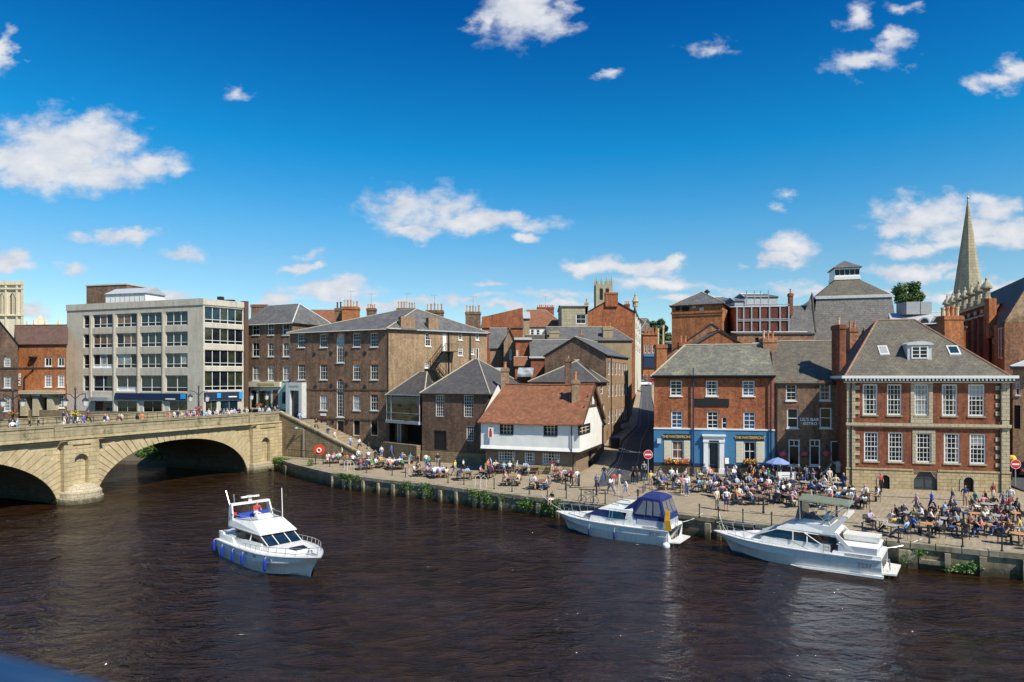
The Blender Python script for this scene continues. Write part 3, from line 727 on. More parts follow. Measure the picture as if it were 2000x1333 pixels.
# pilasters with niches
def pilaster(u0, u1, nx0, nx1, nz0, nz1, cut):
    mb = MB(); n0, n1 = nx0, nx1; D = .6; r = (n1-n0)/2
    fr2 = Fr(FB.w(u0, D, 0), FB.w(u1, D, 0)); W_ = u1-u0
    panel(mb, fr2, 0, W_, -1, ZS, [(n0-u0, n1-u0, nz0, nz1), ((u0+u1)/2-u0-W_*.26, (u0+u1)/2-u0+W_*.26, ZS-.62, ZS-.42)], .4)
    mb.poly([FB.w(u0, 0, -1), FB.w(u0, D, -1), FB.w(u0, D, ZS), FB.w(u0, 0, ZS)]); mb.poly([FB.w(u1, D, -1), FB.w(u1, 0, -1), FB.w(u1, 0, ZS), FB.w(u1, D, ZS)])
    fr2.quad(mb, n0-u0, n1-u0, nz0, nz1, -.45)
    fr2.quad(mb, W_*.24, W_*.76, ZS-.62, ZS-.42, -.12)
    zc = nz1-r; cc = (n0+n1)/2-u0
    for sg in (-1, 1):
        arc = [fr2.w(cc+sg*r*math.cos(x), -.01, zc+r*math.sin(x)) for x in [math.pi/2*k/6 for k in range(7)]]
        pts_ = [fr2.w(cc+sg*r, -.01, nz1)]+arc
        mb.poly(pts_ if sg < 0 else pts_[::-1])
        for k in range(6): mb.poly([arc[k], arc[k+1], arc[k+1]-fr2.n*.4, arc[k]-fr2.n*.4])
    mb.build('pilaster', 'sandstone', bridge)
    mb = MB()
    if cut:
        cu, n_ = (u0+u1)/2, 10
        ring = lambda g, z: [FB.w(cu-(W_/2+g)*math.cos(math.pi*k/n_), D-.1+(1.3+g)*math.sin(math.pi*k/n_), z) for k in range(n_+1)]+[FB.w(u1+g, -.1, z), FB.w(u0-g, -.1, z)]
        mb.rings([ring(.25, -1.5), ring(.25, .55), ring(.12, .60), ring(.12, 1.05), ring(-.3, 1.5), ring(-.9, 1.75)])
    else:
        FB.box(mb, u0-.12, u1+.12, 0, D+.2, -1.5, 1.1)
    mb.build('pier_base', 'ashlar', bridge)
pilaster(FB.u(117), FB.u(186), FB.u(137.5), FB.u(165), .95+.6, 4.55, True)
pilaster(FB.u(487), UE, FB.u(504), FB.u(520), .9, 4.2, False)
# cornice, parapets, piers of the parapet
def parapet(d0, sg, name):
    k = MB(); FB.box(k, 0, UE, d0, d0+sg*.42, ZS, ZS+.10); FB.box(k, 0, UE, d0, d0+sg*.55, ZS+.102, ZS+.26); FB.box(k, 0, UE+.002, d0, d0+sg*.25, ZS-.22, ZS-.002)
    k.build('cornice', 'sandstone', bridge)
    mb = MB()
    FB.box(mb, 0, UE, d0-sg*.45, d0+sg*.12, ZS+.262, ZP-.24)
    FB.box(mb, 0, UE+.02, d0-sg*.50, d0+sg*.20, ZP-.238, ZP)
    mb.build(name, 'sandstone_parapet', bridge)
    for px0, px1 in ((103, 119), (183, 191), (484, 492)):
        q = MB(); FB.box(q, FB.u(px0), FB.u(px0)+.8, d0-sg*.5, d0+sg*.32, ZS+.264, ZP+.03); 
        if px0 != 183: q.build('parapet_pier', 'sandstone_parapet', bridge)
    for px0 in (111, 184, 486):     # console brackets under the cornice
        q = MB(); u = FB.u(px0); q.prism([FB.w(u, d0, ZS-.75), FB.w(u+.55, d0, ZS-.75), FB.w(u+.55, d0+sg*.4, ZS-.25), FB.w(u, d0+sg*.4, ZS-.25)], [FB.w(u, d0, ZS-.004), FB.w(u+.55, d0, ZS-.004), FB.w(u+.55, d0+sg*.9, ZS-.004), FB.w(u, d0+sg*.9, ZS-.004)])
        q.build('bracket', 'sandstone', bridge)
parapet(0, 1, 'parapet'); parapet(-WD, -1, 'parapet')
mb = MB(); FB.box(mb, 0, UE+.3, -WD+.46, -.46, 5.9, 6.2); mb.build('road_deck', 'asphalt', bridge)
mb = MB()
for z, y0, y1 in ((6.34, -4.0, -.47), (6.34, -WD+.47, -WD+3.5)): FB.box(mb, 0, UE+.3, y0, y1, 6.21, z)
mb.build('footway', 'paving', bridge)
ZD = 6.34
# stair down to the quay -----------------------------------------
FS = Fr(FB.w(UE, 0, 0), FB.w(UE, 0, 0)+Vector((11.7, -6.2, 0)))
st = empty('quay_stairs', FS.w(5, -2, 2), 'stone stairway with sloping wall leading from bridge down to quay', 'stairs')
mb = MB(); LS = 13.6
ztop = lambda u: 7.35-4.75*min(1, u/LS)
mb.prism([FS.w(0, .05, 0), FS.w(LS, .05, 0), FS.w(LS, -.4, 0), FS.w(0, -.4, 0)], [FS.w(0, .05, 7.2), FS.w(LS, .05, ztop(LS)-.15), FS.w(LS, -.4, ztop(LS)-.15), FS.w(0, -.4, 7.2)])
mb.build('wall', 'rubble', st)
mb = MB(); mb.prism([FS.w(0, .14, 7.2), FS.w(LS+.1, .14, ztop(LS)-.15), FS.w(LS+.1, -.5, ztop(LS)-.15), FS.w(0, -.5, 7.2)], [FS.w(0, .14, 7.4), FS.w(LS+.1, .14, ztop(LS)+.05), FS.w(LS+.1, -.5, ztop(LS)+.05), FS.w(0, -.5, 7.4)])
mb.build('coping', 'sandstone_parapet', st)
mb = MB(); NS = 27
for k in range(NS):
    u0 = LS*k/NS; z = 6.2-(6.2-1.9)*(k+1)/NS
    FS.box(mb, u0, u0+LS/NS-.001, -6.6, -.41, .5, z)
mb.build('steps', 'paving', st)
def zst(u): return 6.2-(6.2-1.9)*(int(u/(LS/NS))+1)/NS
# ================================================================ BUILDINGS
# ---------------- red brick mansion with quoins
A, B = at(1655, 60.3), at(1970, 57.2)
h = House('mansion', 'red brick mansion with white sash windows, pale corner quoins and hipped slate roof', 'house', rect(A, B, 12.5), 1.2, 11.75, 'brick_deep')
F = h.F[0]
up = [(1685, 1714), (1732.5, 1761), (1786, 1814), (1839.6, 1870), (1891, 1923)]
lo = [(1687.5, 1716), (1735, 1764), (1789.5, 1819), (1843.5, 1874.6), (1894, 1925.6)]
for k, (a, b_) in enumerate(up): h.window(0, a, 751, b_, 812, 4, 6, ref=1800, fw=.11, bar=.035, sill='ashlar', glass='glass' if k in (0, 4) else 'glass_blind' if k == 2 else 'glass')
for k, (a, b_) in enumerate(lo): h.window(0, a, 846, b_, 904, 4, 6, ref=1807, fw=.11, bar=.035, sill='ashlar', glass='glass')
zst_c = F.z(1807, 831); zpl = F.z(1807, 918)
# stone centre bay (surround of the middle windows)
def frame_round(win, m, name, d=.05):
    a, b_, c, dd = win; k = MB(); wd = .30
    for q in ((a-wd, a, c-.12, dd+.25), (b_, b_+wd, c-.12, dd+.25), (a, b_, dd, dd+.25)): F.box(k, q[0], q[1], 0.003, d, q[2], q[3])
    return h.part(k, name, m)
frame_round(h.ops[0][2], 'ashlar', 'window_surround'); frame_round(h.ops[0][7], 'ashlar', 'window_surround')
k = MB(); a, b_, c, d = h.ops[0][2]; F.box(k, a-.3, b_+.3, .004, .06, zst_c+.16, c-.12); h.part(k, 'apron_panel', 'ashlar')
k = MB(); F.box(k, -.15, F.L+.15, 0.003, .22, zst_c-.12, zst_c+.14); F.box(k, -.1, F.L+.1, .003, .12, zst_c-.22, zst_c-.121); h.part(k, 'string_course', 'ashlar')
for side in (0, 1):      # quoins: long and short blocks at both corners
    k = MB(); z = zpl+.05; j = 0; F.box(k, *((-.04, .5) if side == 0 else (F.L-.5, F.L+.04)), -.04, .05, zpl+.04, 11.2)
    while z < 11.1:
        if abs(z-zst_c) > .35 and abs(z+.36-zst_c) > .2:
            wd = .98 if j % 2 else .62
            u0, u1 = (-.05, wd) if side == 0 else (F.L-wd, F.L+.05)
            F.box(k, u0, u1, -.05, .075+random.uniform(0, .01), z, z+.345)
        z += .36; j += 1
    h.part(k, 'corner_quoin', 'ashlar')
a, b_ = F.u(1784), F.u(1830)
h.ops[0].append((a, b_, 1.21, F.z(1807, 921.7)))
k = MB(); F.quad(k, a, b_, 1.2, F.z(1807, 921.7), -.12); dr = h.part(k, 'door', 'grey_door')
k = MB(); F.box(k, (a+b_)/2-.02, (a+b_)/2+.02, -.115, -.08, 1.9, 4.4)
for z in (2.2, 3.0, 3.8): F.box(k, a+.1, (a+b_)/2-.1, -.115, -.085, z, z+.06); F.box(k, (a+b_)/2+.1, b_-.1, -.115, -.085, z, z+.06)
h.part(k, 'door_batten', 'grey_door', dr)
zt = F.z(1807, 921.7)
for uu, s_ in ((a, 1), (b_, -1)): k = MB(); k.poly([F.w(uu, -.02, zt), F.w(uu, -.02, zt-.75), F.w(uu+s_*.5, -.02, zt)][::s_]); h.part(k, 'door_shoulder', 'ashlar', dr)
for x0, x1, y0, y1 in ((1719, 1737, 928, 956), (1881, 1900.5, 932, 961)):
    a, b_ = F.u(x0), F.u(x1); c, d = max(1.95, F.z((x0+x1)/2, y1)), F.z((x0+x1)/2, y0)
    h.ops[0].append((a, b_, c, d)); k = MB(); F.quad(k, a, b_, c, d, -.14); wn = h.part(k, 'window', 'glass_dark')
    k = MB()
    for i in range(1, 5): u = a+(b_-a)*i/5; F.box(k, u-.02, u+.02, -.1, -.06, c, d)
    for i in range(1, 5): z = c+(d-c)*i/5; F.box(k, a, b_, -.1, -.07, z-.02, z+.02)
    h.part(k, 'grille', 'iron', wn)
    k = MB(); r = (b_-a)/2; cc = (a+b_)/2; zc = d-r
    for sg in (-1, 1):
        arc = [F.w(cc+sg*r*math.cos(x), .11, zc+r*math.sin(x)) for x in [math.pi/2*i/6 for i in range(7)]]
        p = [F.w(cc+sg*r, .11, d)]+arc; k.poly(p if sg < 0 else p[::-1])
    for i in range(12):
        t0, t1 = math.pi*i/12+.02, math.pi*(i+1)/12-.02
        k.prism([F.w(cc+rr*math.cos(x), .09, zc+rr*math.sin(x)) for rr, x in ((r, t0), (r+.28, t0), (r+.28, t1), (r, t1))], [F.w(cc+rr*math.cos(x), .15, zc+rr*math.sin(x)) for rr, x in ((r, t0), (r+.28, t0), (r+.28, t1), (r, t1))])
    for uu in (a-.28, b_): F.box(k, uu, uu+.28, .08, .15, c, zc)
    h.part(k, 'arch_surround', 'ashlar', wn)
# stone plinth
k = MB(); ops = [(o_[0]-.0, o_[1], max(1.2, o_[2]-.0), o_[3]) for o_ in h.ops[0] if o_[3] < zpl+.1]
ops = [(a, b_, c, min(d, zpl-.12)) for a, b_, c, d in ops]
fp = Fr(F.w(-.12, .10, 0), F.w(F.L+.12, .10, 0)); panel(k, fp, 0, F.L+.24, 1.2, zpl-.1, [(a+.12, b_+.12, c, d) for a, b_, c, d in ops], .12)
F.box(k, -.15, a0 if False else F.u(1783), .0, .16, zpl-.098, zpl+.03); F.box(k, F.u(1831), F.L+.15, .0, .16, zpl-.098, zpl+.03)
h.part(k, 'plinth', 'gold_stone')
# eaves cornice with modillions
k = MB(); F.box(k, -.55, F.L+.55, -.2, .55, 11.62, 11.86); F.box(k, -.3, F.L+.3, -.1, .30, 11.25, 11.619)
for i in range(46): u = -.2+(F.L+.4)*i/45; F.box(k, u-.07, u+.07, .3, .5, 11.44, 11.618)
h.part(k, 'cornice', 'white_paint')
R_ = h.F[1]; L_ = h.F[3]
k = MB(); R_.box(k, -.5, R_.L+.4, 0, .55, 11.62, 11.86); h.part(k, 'cornice', 'white_paint'); k = MB(); L_.box(k, -.4, L_.L+.5, 0, .55, 11.62, 11.86); h.part(k, 'cornice', 'white_paint')
h.ze = 11.85; h.roof(17.15, 'x', 3.9, 5.3, .45, 'slate_brown', 'ridge_clay')
# dormer and skylights on the front slope (slope goes back 5.3/6.25 m)
sl_ = (17.15-11.85)/6.25
def on_slope(px, py):
    """point of the front roof slope seen at a pixel"""
    lo_, hi_ = 0., 8.
    for _ in range(40):
        m_ = (lo_+hi_)/2; f2 = Fr(F.w(0, -m_, 0), F.w(F.L, -m_, 0))
        if f2.z(px, py) > 11.87+sl_*m_: lo_ = m_
        else: hi_ = m_
    return m_, f2.u(px), 11.87+sl_*m_
d0_, u0_, z0_ = on_slope(1796, 703)
k = MB(); wd = .95
k.prism([F.w(u0_-wd, -d0_+.0, z0_-.1), F.w(u0_+wd, -d0_, z0_-.1), F.w(u0_+wd, -d0_-2.2, z0_-.1), F.w(u0_-wd, -d0_-2.2, z0_-.1)], [F.w(u0_-wd, -d0_, z0_+1.3), F.w(u0_+wd, -d0_, z0_+1.3), F.w(u0_+wd, -d0_-2.2, z0_+1.3), F.w(u0_-wd, -d0_-2.2, z0_+1.3)])
dm = h.part(k, 'dormer', 'lead_pale')
k = MB(); n_ = 8; arc = [(u0_-(wd+.15)*math.cos(math.pi*i/n_), z0_+1.3+.34*math.sin(math.pi*i/n_)) for i in range(n_+1)]
k.prism([F.w(u, -d0_+.15, z) for u, z in arc], [F.w(u, -d0_-2.3, z) for u, z in arc]); h.part(k, 'dormer_roof', 'lead_pale', dm)
k = MB(); F.quad(k, u0_-.62, u0_+.62, z0_+.15, z0_+1.15, -d0_+.02); h.part(k, 'pane', 'glass_dark', dm)
k = MB()
for q in ((-.66, -.56), (-.05, .05), (.56, .66)): F.box(k, u0_+q[0], u0_+q[1], -d0_+.021, -d0_+.08, z0_+.1, z0_+1.2)
for q in ((.1, .2), (.45, .5), (.8, .85), (1.1, 1.2)): F.box(k, u0_-.56, u0_+.56, -d0_+.022, -d0_+.07, z0_+q[0], z0_+q[1])
h.part(k, 'dormer_frame', 'white_paint', dm)
for px0, px1, g in ((1719, 1732, 'grey_metal'), (1855, 1870, 'glass_teal')):
    d1_, u1_, z1_ = on_slope(px0, 694); d2_, u2_, z2_ = on_slope(px1, 677)
    k = MB(); q = [F.w(u1_, -d1_, z1_+.09), F.w(u2_, -d1_, z1_+.09), F.w(u2_, -d2_, z2_+.09), F.w(u1_, -d2_, z2_+.09)]
    k.prism([p-Vector((0, 0, .2)) for p in q], q); sk = h.part(k, 'skylight', 'lead_pale')
    c_ = sum(q, Vector())/4; k = MB(); k.poly([c_+(p-c_)*.75+Vector((0, 0, .01)) for p in q]); h.part(k, 'pane', g, sk)
for px in (1662, 1953): k = MB(); F.box(k, F.u(px)-.05, F.u(px)+.05, .08, .18, 1.8, 11.2); h.part(k, 'drainpipe', 'iron')
h.walls()
h.chimney(1640, 1652.5, 634, 732, 63.5, 1, 'brick_deep', dep=1.6, pot='pot_buff')
h.chimney(1660, 1677, 640, 690, 67, 2, 'brick_mixed', dep=.8)
# ---------------- twin ridge range behind the mansion
h = House('rear_house', 'steep dark slate twin roof tucked behind the left of the mansion', 'house', [at(1653, 73.5), at(1720, 73), at(1745, 84), at(1670, 84)], 1.5, 12.0, 'brick_deep')
h.roof(17.0, 'y', 0, 0, .2, 'slate_brown', 'ridge_clay'); h.walls()
# ---------------- brown brick bistro between pub and mansion
h = House('bistro', 'narrow brown brick bistro between the blue pub and the mansion', 'house', rect(at(1512.5, 65.8), at(1652, 64.0), 9.5), 1.2, 11.25, 'brick_brown')
F = h.F[0]
for x0, y0, x1, y1 in ((1535, 751, 1555.7, 783), (1600.7, 750, 1622, 782.5)): h.window(0, x0, y0, x1, y1, 2, 4, fw=.09, lintel='brick_orange')
for x0, y0, x1, y1 in ((1537, 798, 1559, 836.5), (1601, 797, 1624, 836.5)): h.window(0, x0, y0, x1, y1, 1, 2, fw=.10, glass='glass', lintel='brick_deep')
for x0, x1 in ((1540, 1562), (1581, 1602)):
    w_ = h.window(0, x0, 859, x1, 910, 1, 1, fw=.11, glass='glass_dark')
    a, b_, c, d = h.ops[0][-1]; k = MB(); F.box(k, a, b_, -.13, -.05, d-.65, d-.58); F.box(k, (a+b_)/2-.03, (a+b_)/2+.03, -.13, -.05, d-.58, d-.05); h.part(k, 'transom', 'white_paint', w_)
dr = h.opening(0, 1622.5, 862, 1641, 901, 'black_paint', frame='white_paint')
k = MB(); F.box(k, F.u(1627), F.u(1645), 0, 1.2, 1.2, F.z(1635, 924)); F.box(k, F.u(1615), F.u(1645), 0, 2.0, 1.2, F.z(1635, 934)); h.part(k, 'doorstep', 'rubble')
k = MB(); F.box(k, F.u(1629), F.u(1641.5), 1.0, 1.04, F.z(1635, 921), F.z(1635, 899)); h.part(k, 'notice_panel', 'cream_paint')
sg = MB(); F.box(sg, F.u(1564), F.u(1598), .003, .006, F.z(1580, 831), F.z(1580, 815)); sgo = h.part(sg, 'sign', 'brick_brown')
text("LIL'S BAR", .42, 'sign_white', F.w(F.u(1581), .03, F.z(1580, 820)), F, sgo, bold=.012)
text("· BISTRO ·", .38, 'sign_white', F.w(F.u(1582), .03, F.z(1580, 828)), F, sgo, bold=.012)
k = MB(); F.box(k, 0, F.L, .003, .16, 11.05, 11.19); h.part(k, 'gutter', 'iron')
k = MB(); F.box(k, .15, .27, .01, .13, 1.8, 11.1); h.part(k, 'drainpipe', 'iron')
h.roof(15.4, 'x', 0, 0, .15, 'slate_brown', 'ridge_stone', ohg=0.02); h.walls()
# ---------------- blue pub
h = House('pub', 'three storey red brick pub with a blue painted ground floor', 'pub', rect(at(1277.5, 68), at(1512, 65.5), 9.0), 1.2, 12.0, 'brick_red')
F = h.F[0]
for x0, x1, y0, y1, g in ((1309, 1332, 744, 774, 'glass'), (1378.6, 1402, 744, 774, 'glass'), (1450, 1474, 744, 773.5, 'glass_blue'), (1311, 1333, 804, 838, 'glass_blue'), (1381, 1403, 804, 838, 'glass'), (1452, 1475.5, 804, 838, 'glass_blue')):
    h.window(0, x0, y0, x1, y1, 2, 4, ref=1395, fw=.10, bar=.05, glass=g, lintel='brick_red')
h.window(0, 1410, 815, 1419.6, 838, 1, 2, fw=.07, bar=.04)
zb_, zt_ = F.z(1395, 908), F.z(1395, 840)
for (x0, x1, y0, y1) in ((1312.5, 1335, 861.5, 897), (1453, 1476, 863, 901)):
    w_ = h.window(0, x0, y0, x1, y1, 2, 2, fw=.09, bar=.05, glass='glass_curtain' if x0 < 1400 else 'glass', sill=None, rail=True, deep=.1)
h.opening(0, 1384, 864, 1404, 915, 'grey_door', frame='white_paint', deep=.5)
# painted ground floor skin
k = MB(); f2 = Fr(F.w(-.02, .07, 0), F.w(F.L+.02, .07, 0)); opl = [o_ for o_ in h.ops[0] if o_[3] < zt_]
panel(k, f2, 0, F.L+.04, zb_, zt_, [(a+.02, b_+.02, max(c, zb_), d) for a, b_, c, d in opl], .1); h.part(k, 'painted_front', 'pub_blue')
k = MB(); F.box(k, -.05, F.L+.05, .0, .14, zt_+.002, zt_+.14); h.part(k, 'string_course', 'white_paint')
k = MB(); zd = F.z(1395, 904)
F.box(k, -.03, F.u(1372), .0, .16, zb_-.16, zb_+.10); F.box(k, F.u(1416), F.L+.03, .0, .16, zb_-.16, zb_+.10); h.part(k, 'base_band', 'pub_navy')
k = MB(); F.box(k, -.02, F.u(1371), .0, .10, 1.2, zb_-.162); F.box(k, F.u(1417), F.L+.02, .0, .10, 1.2, zb_-.162); h.part(k, 'plinth', 'rubble')
for (x0, y0, x1, y1) in ((1296, 848, 1348, 858.7), (1437.5, 850, 1491.5, 860.5)):
    s_ = h.slab(0, x0, y0, x1, y1, 'black_paint', 'sign', .072, .14)
    text("THE WATERFRONT", .36, 'gold', F.w(F.u((x0+x1)/2), .15, F.z((x0+x1)/2, (y0+y1)/2)), F, s_, bold=.012, spacing=.86)
h.slab(0, 1356.6, 779, 1423.7, 794, 'black_paint', 'blank_sign', .003, .08)
for x0, x1, y0, y1 in ((1297, 1311.6, 861, 898), (1335.6, 1348.7, 861, 898), (1437.5, 1452, 863, 904), (1477, 1493, 863, 904)):
    s_ = h.slab(0, x0, y0, x1, y1, 'cream_paint', 'shutter', .072, .12)
    k = MB(); a, b_ = F.u(x0), F.u(x1); c, d = F.z(x0, y1), F.z(x0, y0)
    for j in range(14): z = c+.08+(d-c-.16)*j/13; F.box(k, a+.08, b_-.08, .12, .14, z-.03, z+.03)
    h.part(k, 'louvre', 'cream_paint', s_)
# door case with pilasters and entablature
k = MB(); dz0, dz1 = F.z(1395, 925), F.z(1395, 849)
for x0, x1 in ((1374, 1383), (1405, 1414)):
    a, b_ = F.u(x0), F.u(x1); F.box(k, a, b_, .0, .32, dz0, dz1-.55); F.box(k, a-.08, b_+.08, 0, .38, dz0, dz0+.5); F.box(k, a-.06, b_+.06, 0, .38, dz1-.75, dz1-.551)
F.box(k, F.u(1373), F.u(1415), 0, .36, dz1-.55, dz1-.15); F.box(k, F.u(1371), F.u(1417), 0, .52, dz1-.15, dz1)
h.part(k, 'door_case', 'white_paint')
k = MB()
for j in range(5): F.box(k, F.u(1366-j*5), F.u(1424+j*5), 0, .5+.38*j, 1.2, dz0-.02-.17*j)
h.part(k, 'front_steps', 'kerb_stone')
for px, m_ in ((1354, 'pub_navy'), (1505, 'pub_navy')):
    k = MB(); k.tube([F.w(F.u(px), .24, 1.9), F.w(F.u(px), .24, 11.7)], .075, 8)
    if px == 1354: k.tube([F.w(F.u(px), .24, 11.7), F.w(F.u(px), .24, 12.7)], .05, 6)
    h.part(k, 'drainpipe', m_)
k = MB(); k.tube([F.w(-.2, .42, 11.86), F.w(F.L+.1, .42, 11.86)], .09, 8); F.box(k, 0, F.L, .01, .3, 11.68, 11.8); h.part(k, 'gutter', 'black_paint')
h.slab(0, 1283.5, 857, 1291, 866, 'lead_pale', 'alarm_box', .075, .3)
h.roof(15.1, 'x', 3.1, 0, .35, 'slate_green', 'ridge_stone', ohg=.02); h.walls()
h.chimney(1491, 1517.5, 661, 712, 69.3, 3, 'brick_mixed', dep=1.1, ph=.8)
# gable house behind the pub
h = House('gable_house', 'red brick gable house rising just behind the pub roof', 'house', rect(at(1318, 78.6), at(1492, 77.6), 9), 1.5, 14.2, 'brick_red')
h.ze = 14.2; h.roof(17.15, 'y', 0, 0, .12, 'slate_brown', 'ridge_clay'); h.walls()
h.chimney(1327, 1344.5, 669, 712, 76.5, 2, 'brick_red', dep=.7, ph=.85)
h = House('gable_house', 'mottled brick gable house behind the red gable and the pub', 'house', rect(at(1300, 86), at(1482, 84), 9), 2, 14.6, 'brick_mixed')
h.roof(18.5, 'y', 0, 0, .1, 'slate', 'ridge_stone'); h.walls()
h.chimney(1282.5, 1303, 673, 770, 74, 2, 'brick_orange', dep=1.3, ph=2.0, pot='pot_buff')
# ---------------- orange brick tower
h = House('brick_tower', 'tall orange brick tower with a slate pyramid roof and round vents', 'tower', [at(1312, 93), at(1411, 90), at(1434, 100), at(1335, 106)], 2, 21.6, 'brick_orange')
F = h.F[0]
k = MB(); F.box(k, -.12, F.L+.12, 0, .14, F.z(1350, 613), F.z(1350, 609)); F.box(k, 0, F.L, 0, .08, F.z(1350, 617.5), F.z(1350, 613.2)); h.part(k, 'string_course', 'brick_orange')
for px in (1324, 1335.5, 1342):
    c_ = F.w(F.u(px), .03, F.z(px, 603.5)); k = MB(); k.rings([[c_+F.x*math.cos(a)*r+Vector((0, 0, math.sin(a)*r))+F.n*e for a in [2*math.pi*j/12 for j in range(12)]] for r, e in ((.33, 0), (.33, .02))]); h.part(k, 'round_vent', 'dark_void')
h.slab(0, 1351.5, 595, 1359, 603, 'concrete', 'patch'); h.slab(0, 1366, 601, 1375, 612, 'concrete', 'patch')
h.roof(23.9, 'x', 3.3, 3.9, .3, 'slate', 'ridge_stone'); h.walls()
k = MB(); p = at(1381, 97); p.z = 21.5; k.tube([p, p+Vector((0, 0, 2.3))], .13, 8); k.lathe(p+Vector((0, 0, 2.3)), [(.3, 0), (.45, .12), (.1, .45)], 8); h.part(k, 'flue', 'iron')
# ---------------- rusty clad building
h = House('clad_building', 'block clad in rusty brown panels between pale posts', 'building', rect(at(1437, 90), at(1541, 89), 8), 2, 21.0, 'brick_orange')
F = h.F[0]; zc_ = F.z(1490, 652)
k = MB(); F.box(k, 0, F.L, 0.01, .06, zc_, 21.0); h.part(k, 'cladding', 'rust')
k = MB()
for px in (1439, 1452, 1467.5, 1484, 1502.5, 1523, 1540): F.box(k, F.u(px)-.09, F.u(px)+.09, .06, .2, zc_-.1, 21.05)
for py in (596, 624, 627): z = F.z(1490, py); F.box(k, 0, F.L, .07, .17, z-.06, z+.06)
h.part(k, 'panel_frame', 'galv')
h.roof(21.4, 'x', 0, 0, .1, 'slate_dark', 'lead'); h.walls()
k = MB()
for px in (1459, 1474.5, 1487, 1502): 
    p = F.w(F.u(px), -.3, 21.2); k.tube([p, p+Vector((0, 0, 2.0))], .07, 5)
for py in (579.5, 594): z = F.z(1480, py); k.tube([F.w(F.u(1458), -.3, z), F.w(F.u(1503), -.3, z)], .07, 5)
h.part(k, 'roof_rail', 'galv')
for q in ((1435, 1452, 600, 577, 96), (1395, 1434, 597, 576, 104), (1455, 1519, 598, 569, 99)):
    h2 = House('roof_block', {1435: 'dark lead covered roof box left of the rusty clad block', 1395: 'low slate roof behind the orange tower', 1455: 'dark grey sloping roof house above the rusty panels'}[q[0]], 'building', rect(at(q[0], q[4]), at(q[1], q[4]), 7), 2, pz(q[3]+11, q[4]), 'lead')
    h2.roof(pz(q[3], q[4]), 'x', .5, .8, .1, 'slate', 'lead_pale'); h2.walls()
    if q[0] == 1455: h2.chimney(1542, 1549, 573, 600, 98, 1, 'brick_deep')
h = House('slate_house', 'plain slate roofed house against the left of the theatre', 'house', rect(at(1541, 96), at(1590, 95), 9), 2, pz(653, 95.5), 'brick_orange')
h.roof(pz(602, 97)+.6, 'x', 0, 0, .1, 'slate', 'lead_pale'); h.walls()
h = House('low_house', 'low stone walled house behind the bistro roof', 'house', rect(at(1487, 74.5), at(1655, 74), 6), 2, pz(690, 74.5), 'brick_tan')
h.roof(pz(671, 77), 'x', 0, 0, .1, 'slate_brown', 'ridge_stone'); h.walls()
h = House('brick_house', 'plain orange brick wall house below the rusty clad block', 'house', rect(at(1440, 81.5), at(1590, 81), 5), 2, pz(652, 81), 'brick_mixed')
h.opening(0, 1475, 660, 1482, 678, 'dark_void', name='opening'); h.roof(pz(649, 83), 'x', 0, 0, .1, 'slate_dark', 'lead'); h.walls()
# ---------------- theatre with the stepped slate roof
c = rect(at(1588, 104), at(1753, 101), 15); zb2, zl2 = pz(661, 102), pz(584, 104)
th = empty('theatre', (at(1670, 108).x, 108, 2), 'big theatre with tall slate hung walls, pyramid roof and lantern', 'theatre')
k = MB(); k.prism([Vector((p.x, p.y, 2)) for p in c], [Vector((p.x, p.y, zb2)) for p in c]); k.build('wall', 'render_tan', th)
cc = sum(c, Vector())/4
def ins(f, z): return [Vector((cc.x+(p.x-cc.x)*f, cc.y+(p.y-cc.y)*f, z)) for p in c]
k = MB(); k.rings([ins(1.03, zb2-.1), ins(.90, zl2)]); k.build('lower_roof', 'slate_theatre', th)
k = MB(); k.rings([ins(.925, zl2), ins(.925, zl2+.45)]); k.build('roof_band', 'lead_pale', th)
zt2 = pz(551, 110)
k = MB(); k.rings([ins(.89, zl2+.45), ins(.30, zt2)]); k.build('upper_roof', 'slate_brown', th)
k = MB(); k.rings([ins(.33, zt2), ins(.33, zt2+.5)]); k.rings([ins(.31, zt2+.5), ins(.31, zt2+1.9)]); lt = k.build('lantern', 'white_paint', th)
k = MB(); k.rings([ins(.37, zt2+1.9), ins(.02, zt2+3.3)]); k.build('lantern_roof', 'slate', lt)
fl = Fr(ins(.31, 0)[0], ins(.31, 0)[1])
for i in range(5):
    k = MB(); u = fl.L*(i+.5)/5; fl.quad(k, u-.32, u+.32, zt2+.75, zt2+1.6, .01); k.build('window', 'glass_dark', lt)
tp = House('theatre_wing', 'dark sloping slate wing leaning on the left of the theatre', 'building', [at(1560, 99), at(1590, 98.5), at(1597, 112), at(1566, 112)], 2, pz(640, 99), 'slate_theatre')
tp.roof(pz(575, 100), 'y', 0, 0, .1, 'slate_dark', 'lead_pale', shift=.35); tp.walls()
# ---------------- roofs right of the theatre
h = House('arcaded_roof', 'long lead roof with small round-headed dormers behind the mansion', 'building', rect(at(1742, 93), at(1862, 90), 8), 2, pz(633, 91), 'brick_tan')
h.roof(pz(609, 93), 'x', 0, 0, .1, 'lead', 'lead_pale')
for px in (1766, 1806, 1832):
    F = h.F[0]; k = MB(); c_ = F.w(F.u(px), -.2, pz(628, 91)); r = .62
    k.prism([c_+F.x*r*math.cos(a)+Vector((0, 0, r*math.sin(a)*1.0)) for a in [math.pi*j/8 for j in range(9)]], [c_-F.n*2+F.x*r*math.cos(a)+Vector((0, 0, r*math.sin(a))) for a in [math.pi*j/8 for j in range(9)]])
    d_ = h.part(k, 'dormer', 'lead_pale')
    k = MB(); c_ = c_+F.n*.02; k.poly([c_+F.x*r*.7*math.cos(a)+Vector((0, 0, r*.7*math.sin(a))) for a in [math.pi*j/8 for j in range(9)]]); h.part(k, 'pane', 'glass_dark', d_)
h.walls()
k = MB()
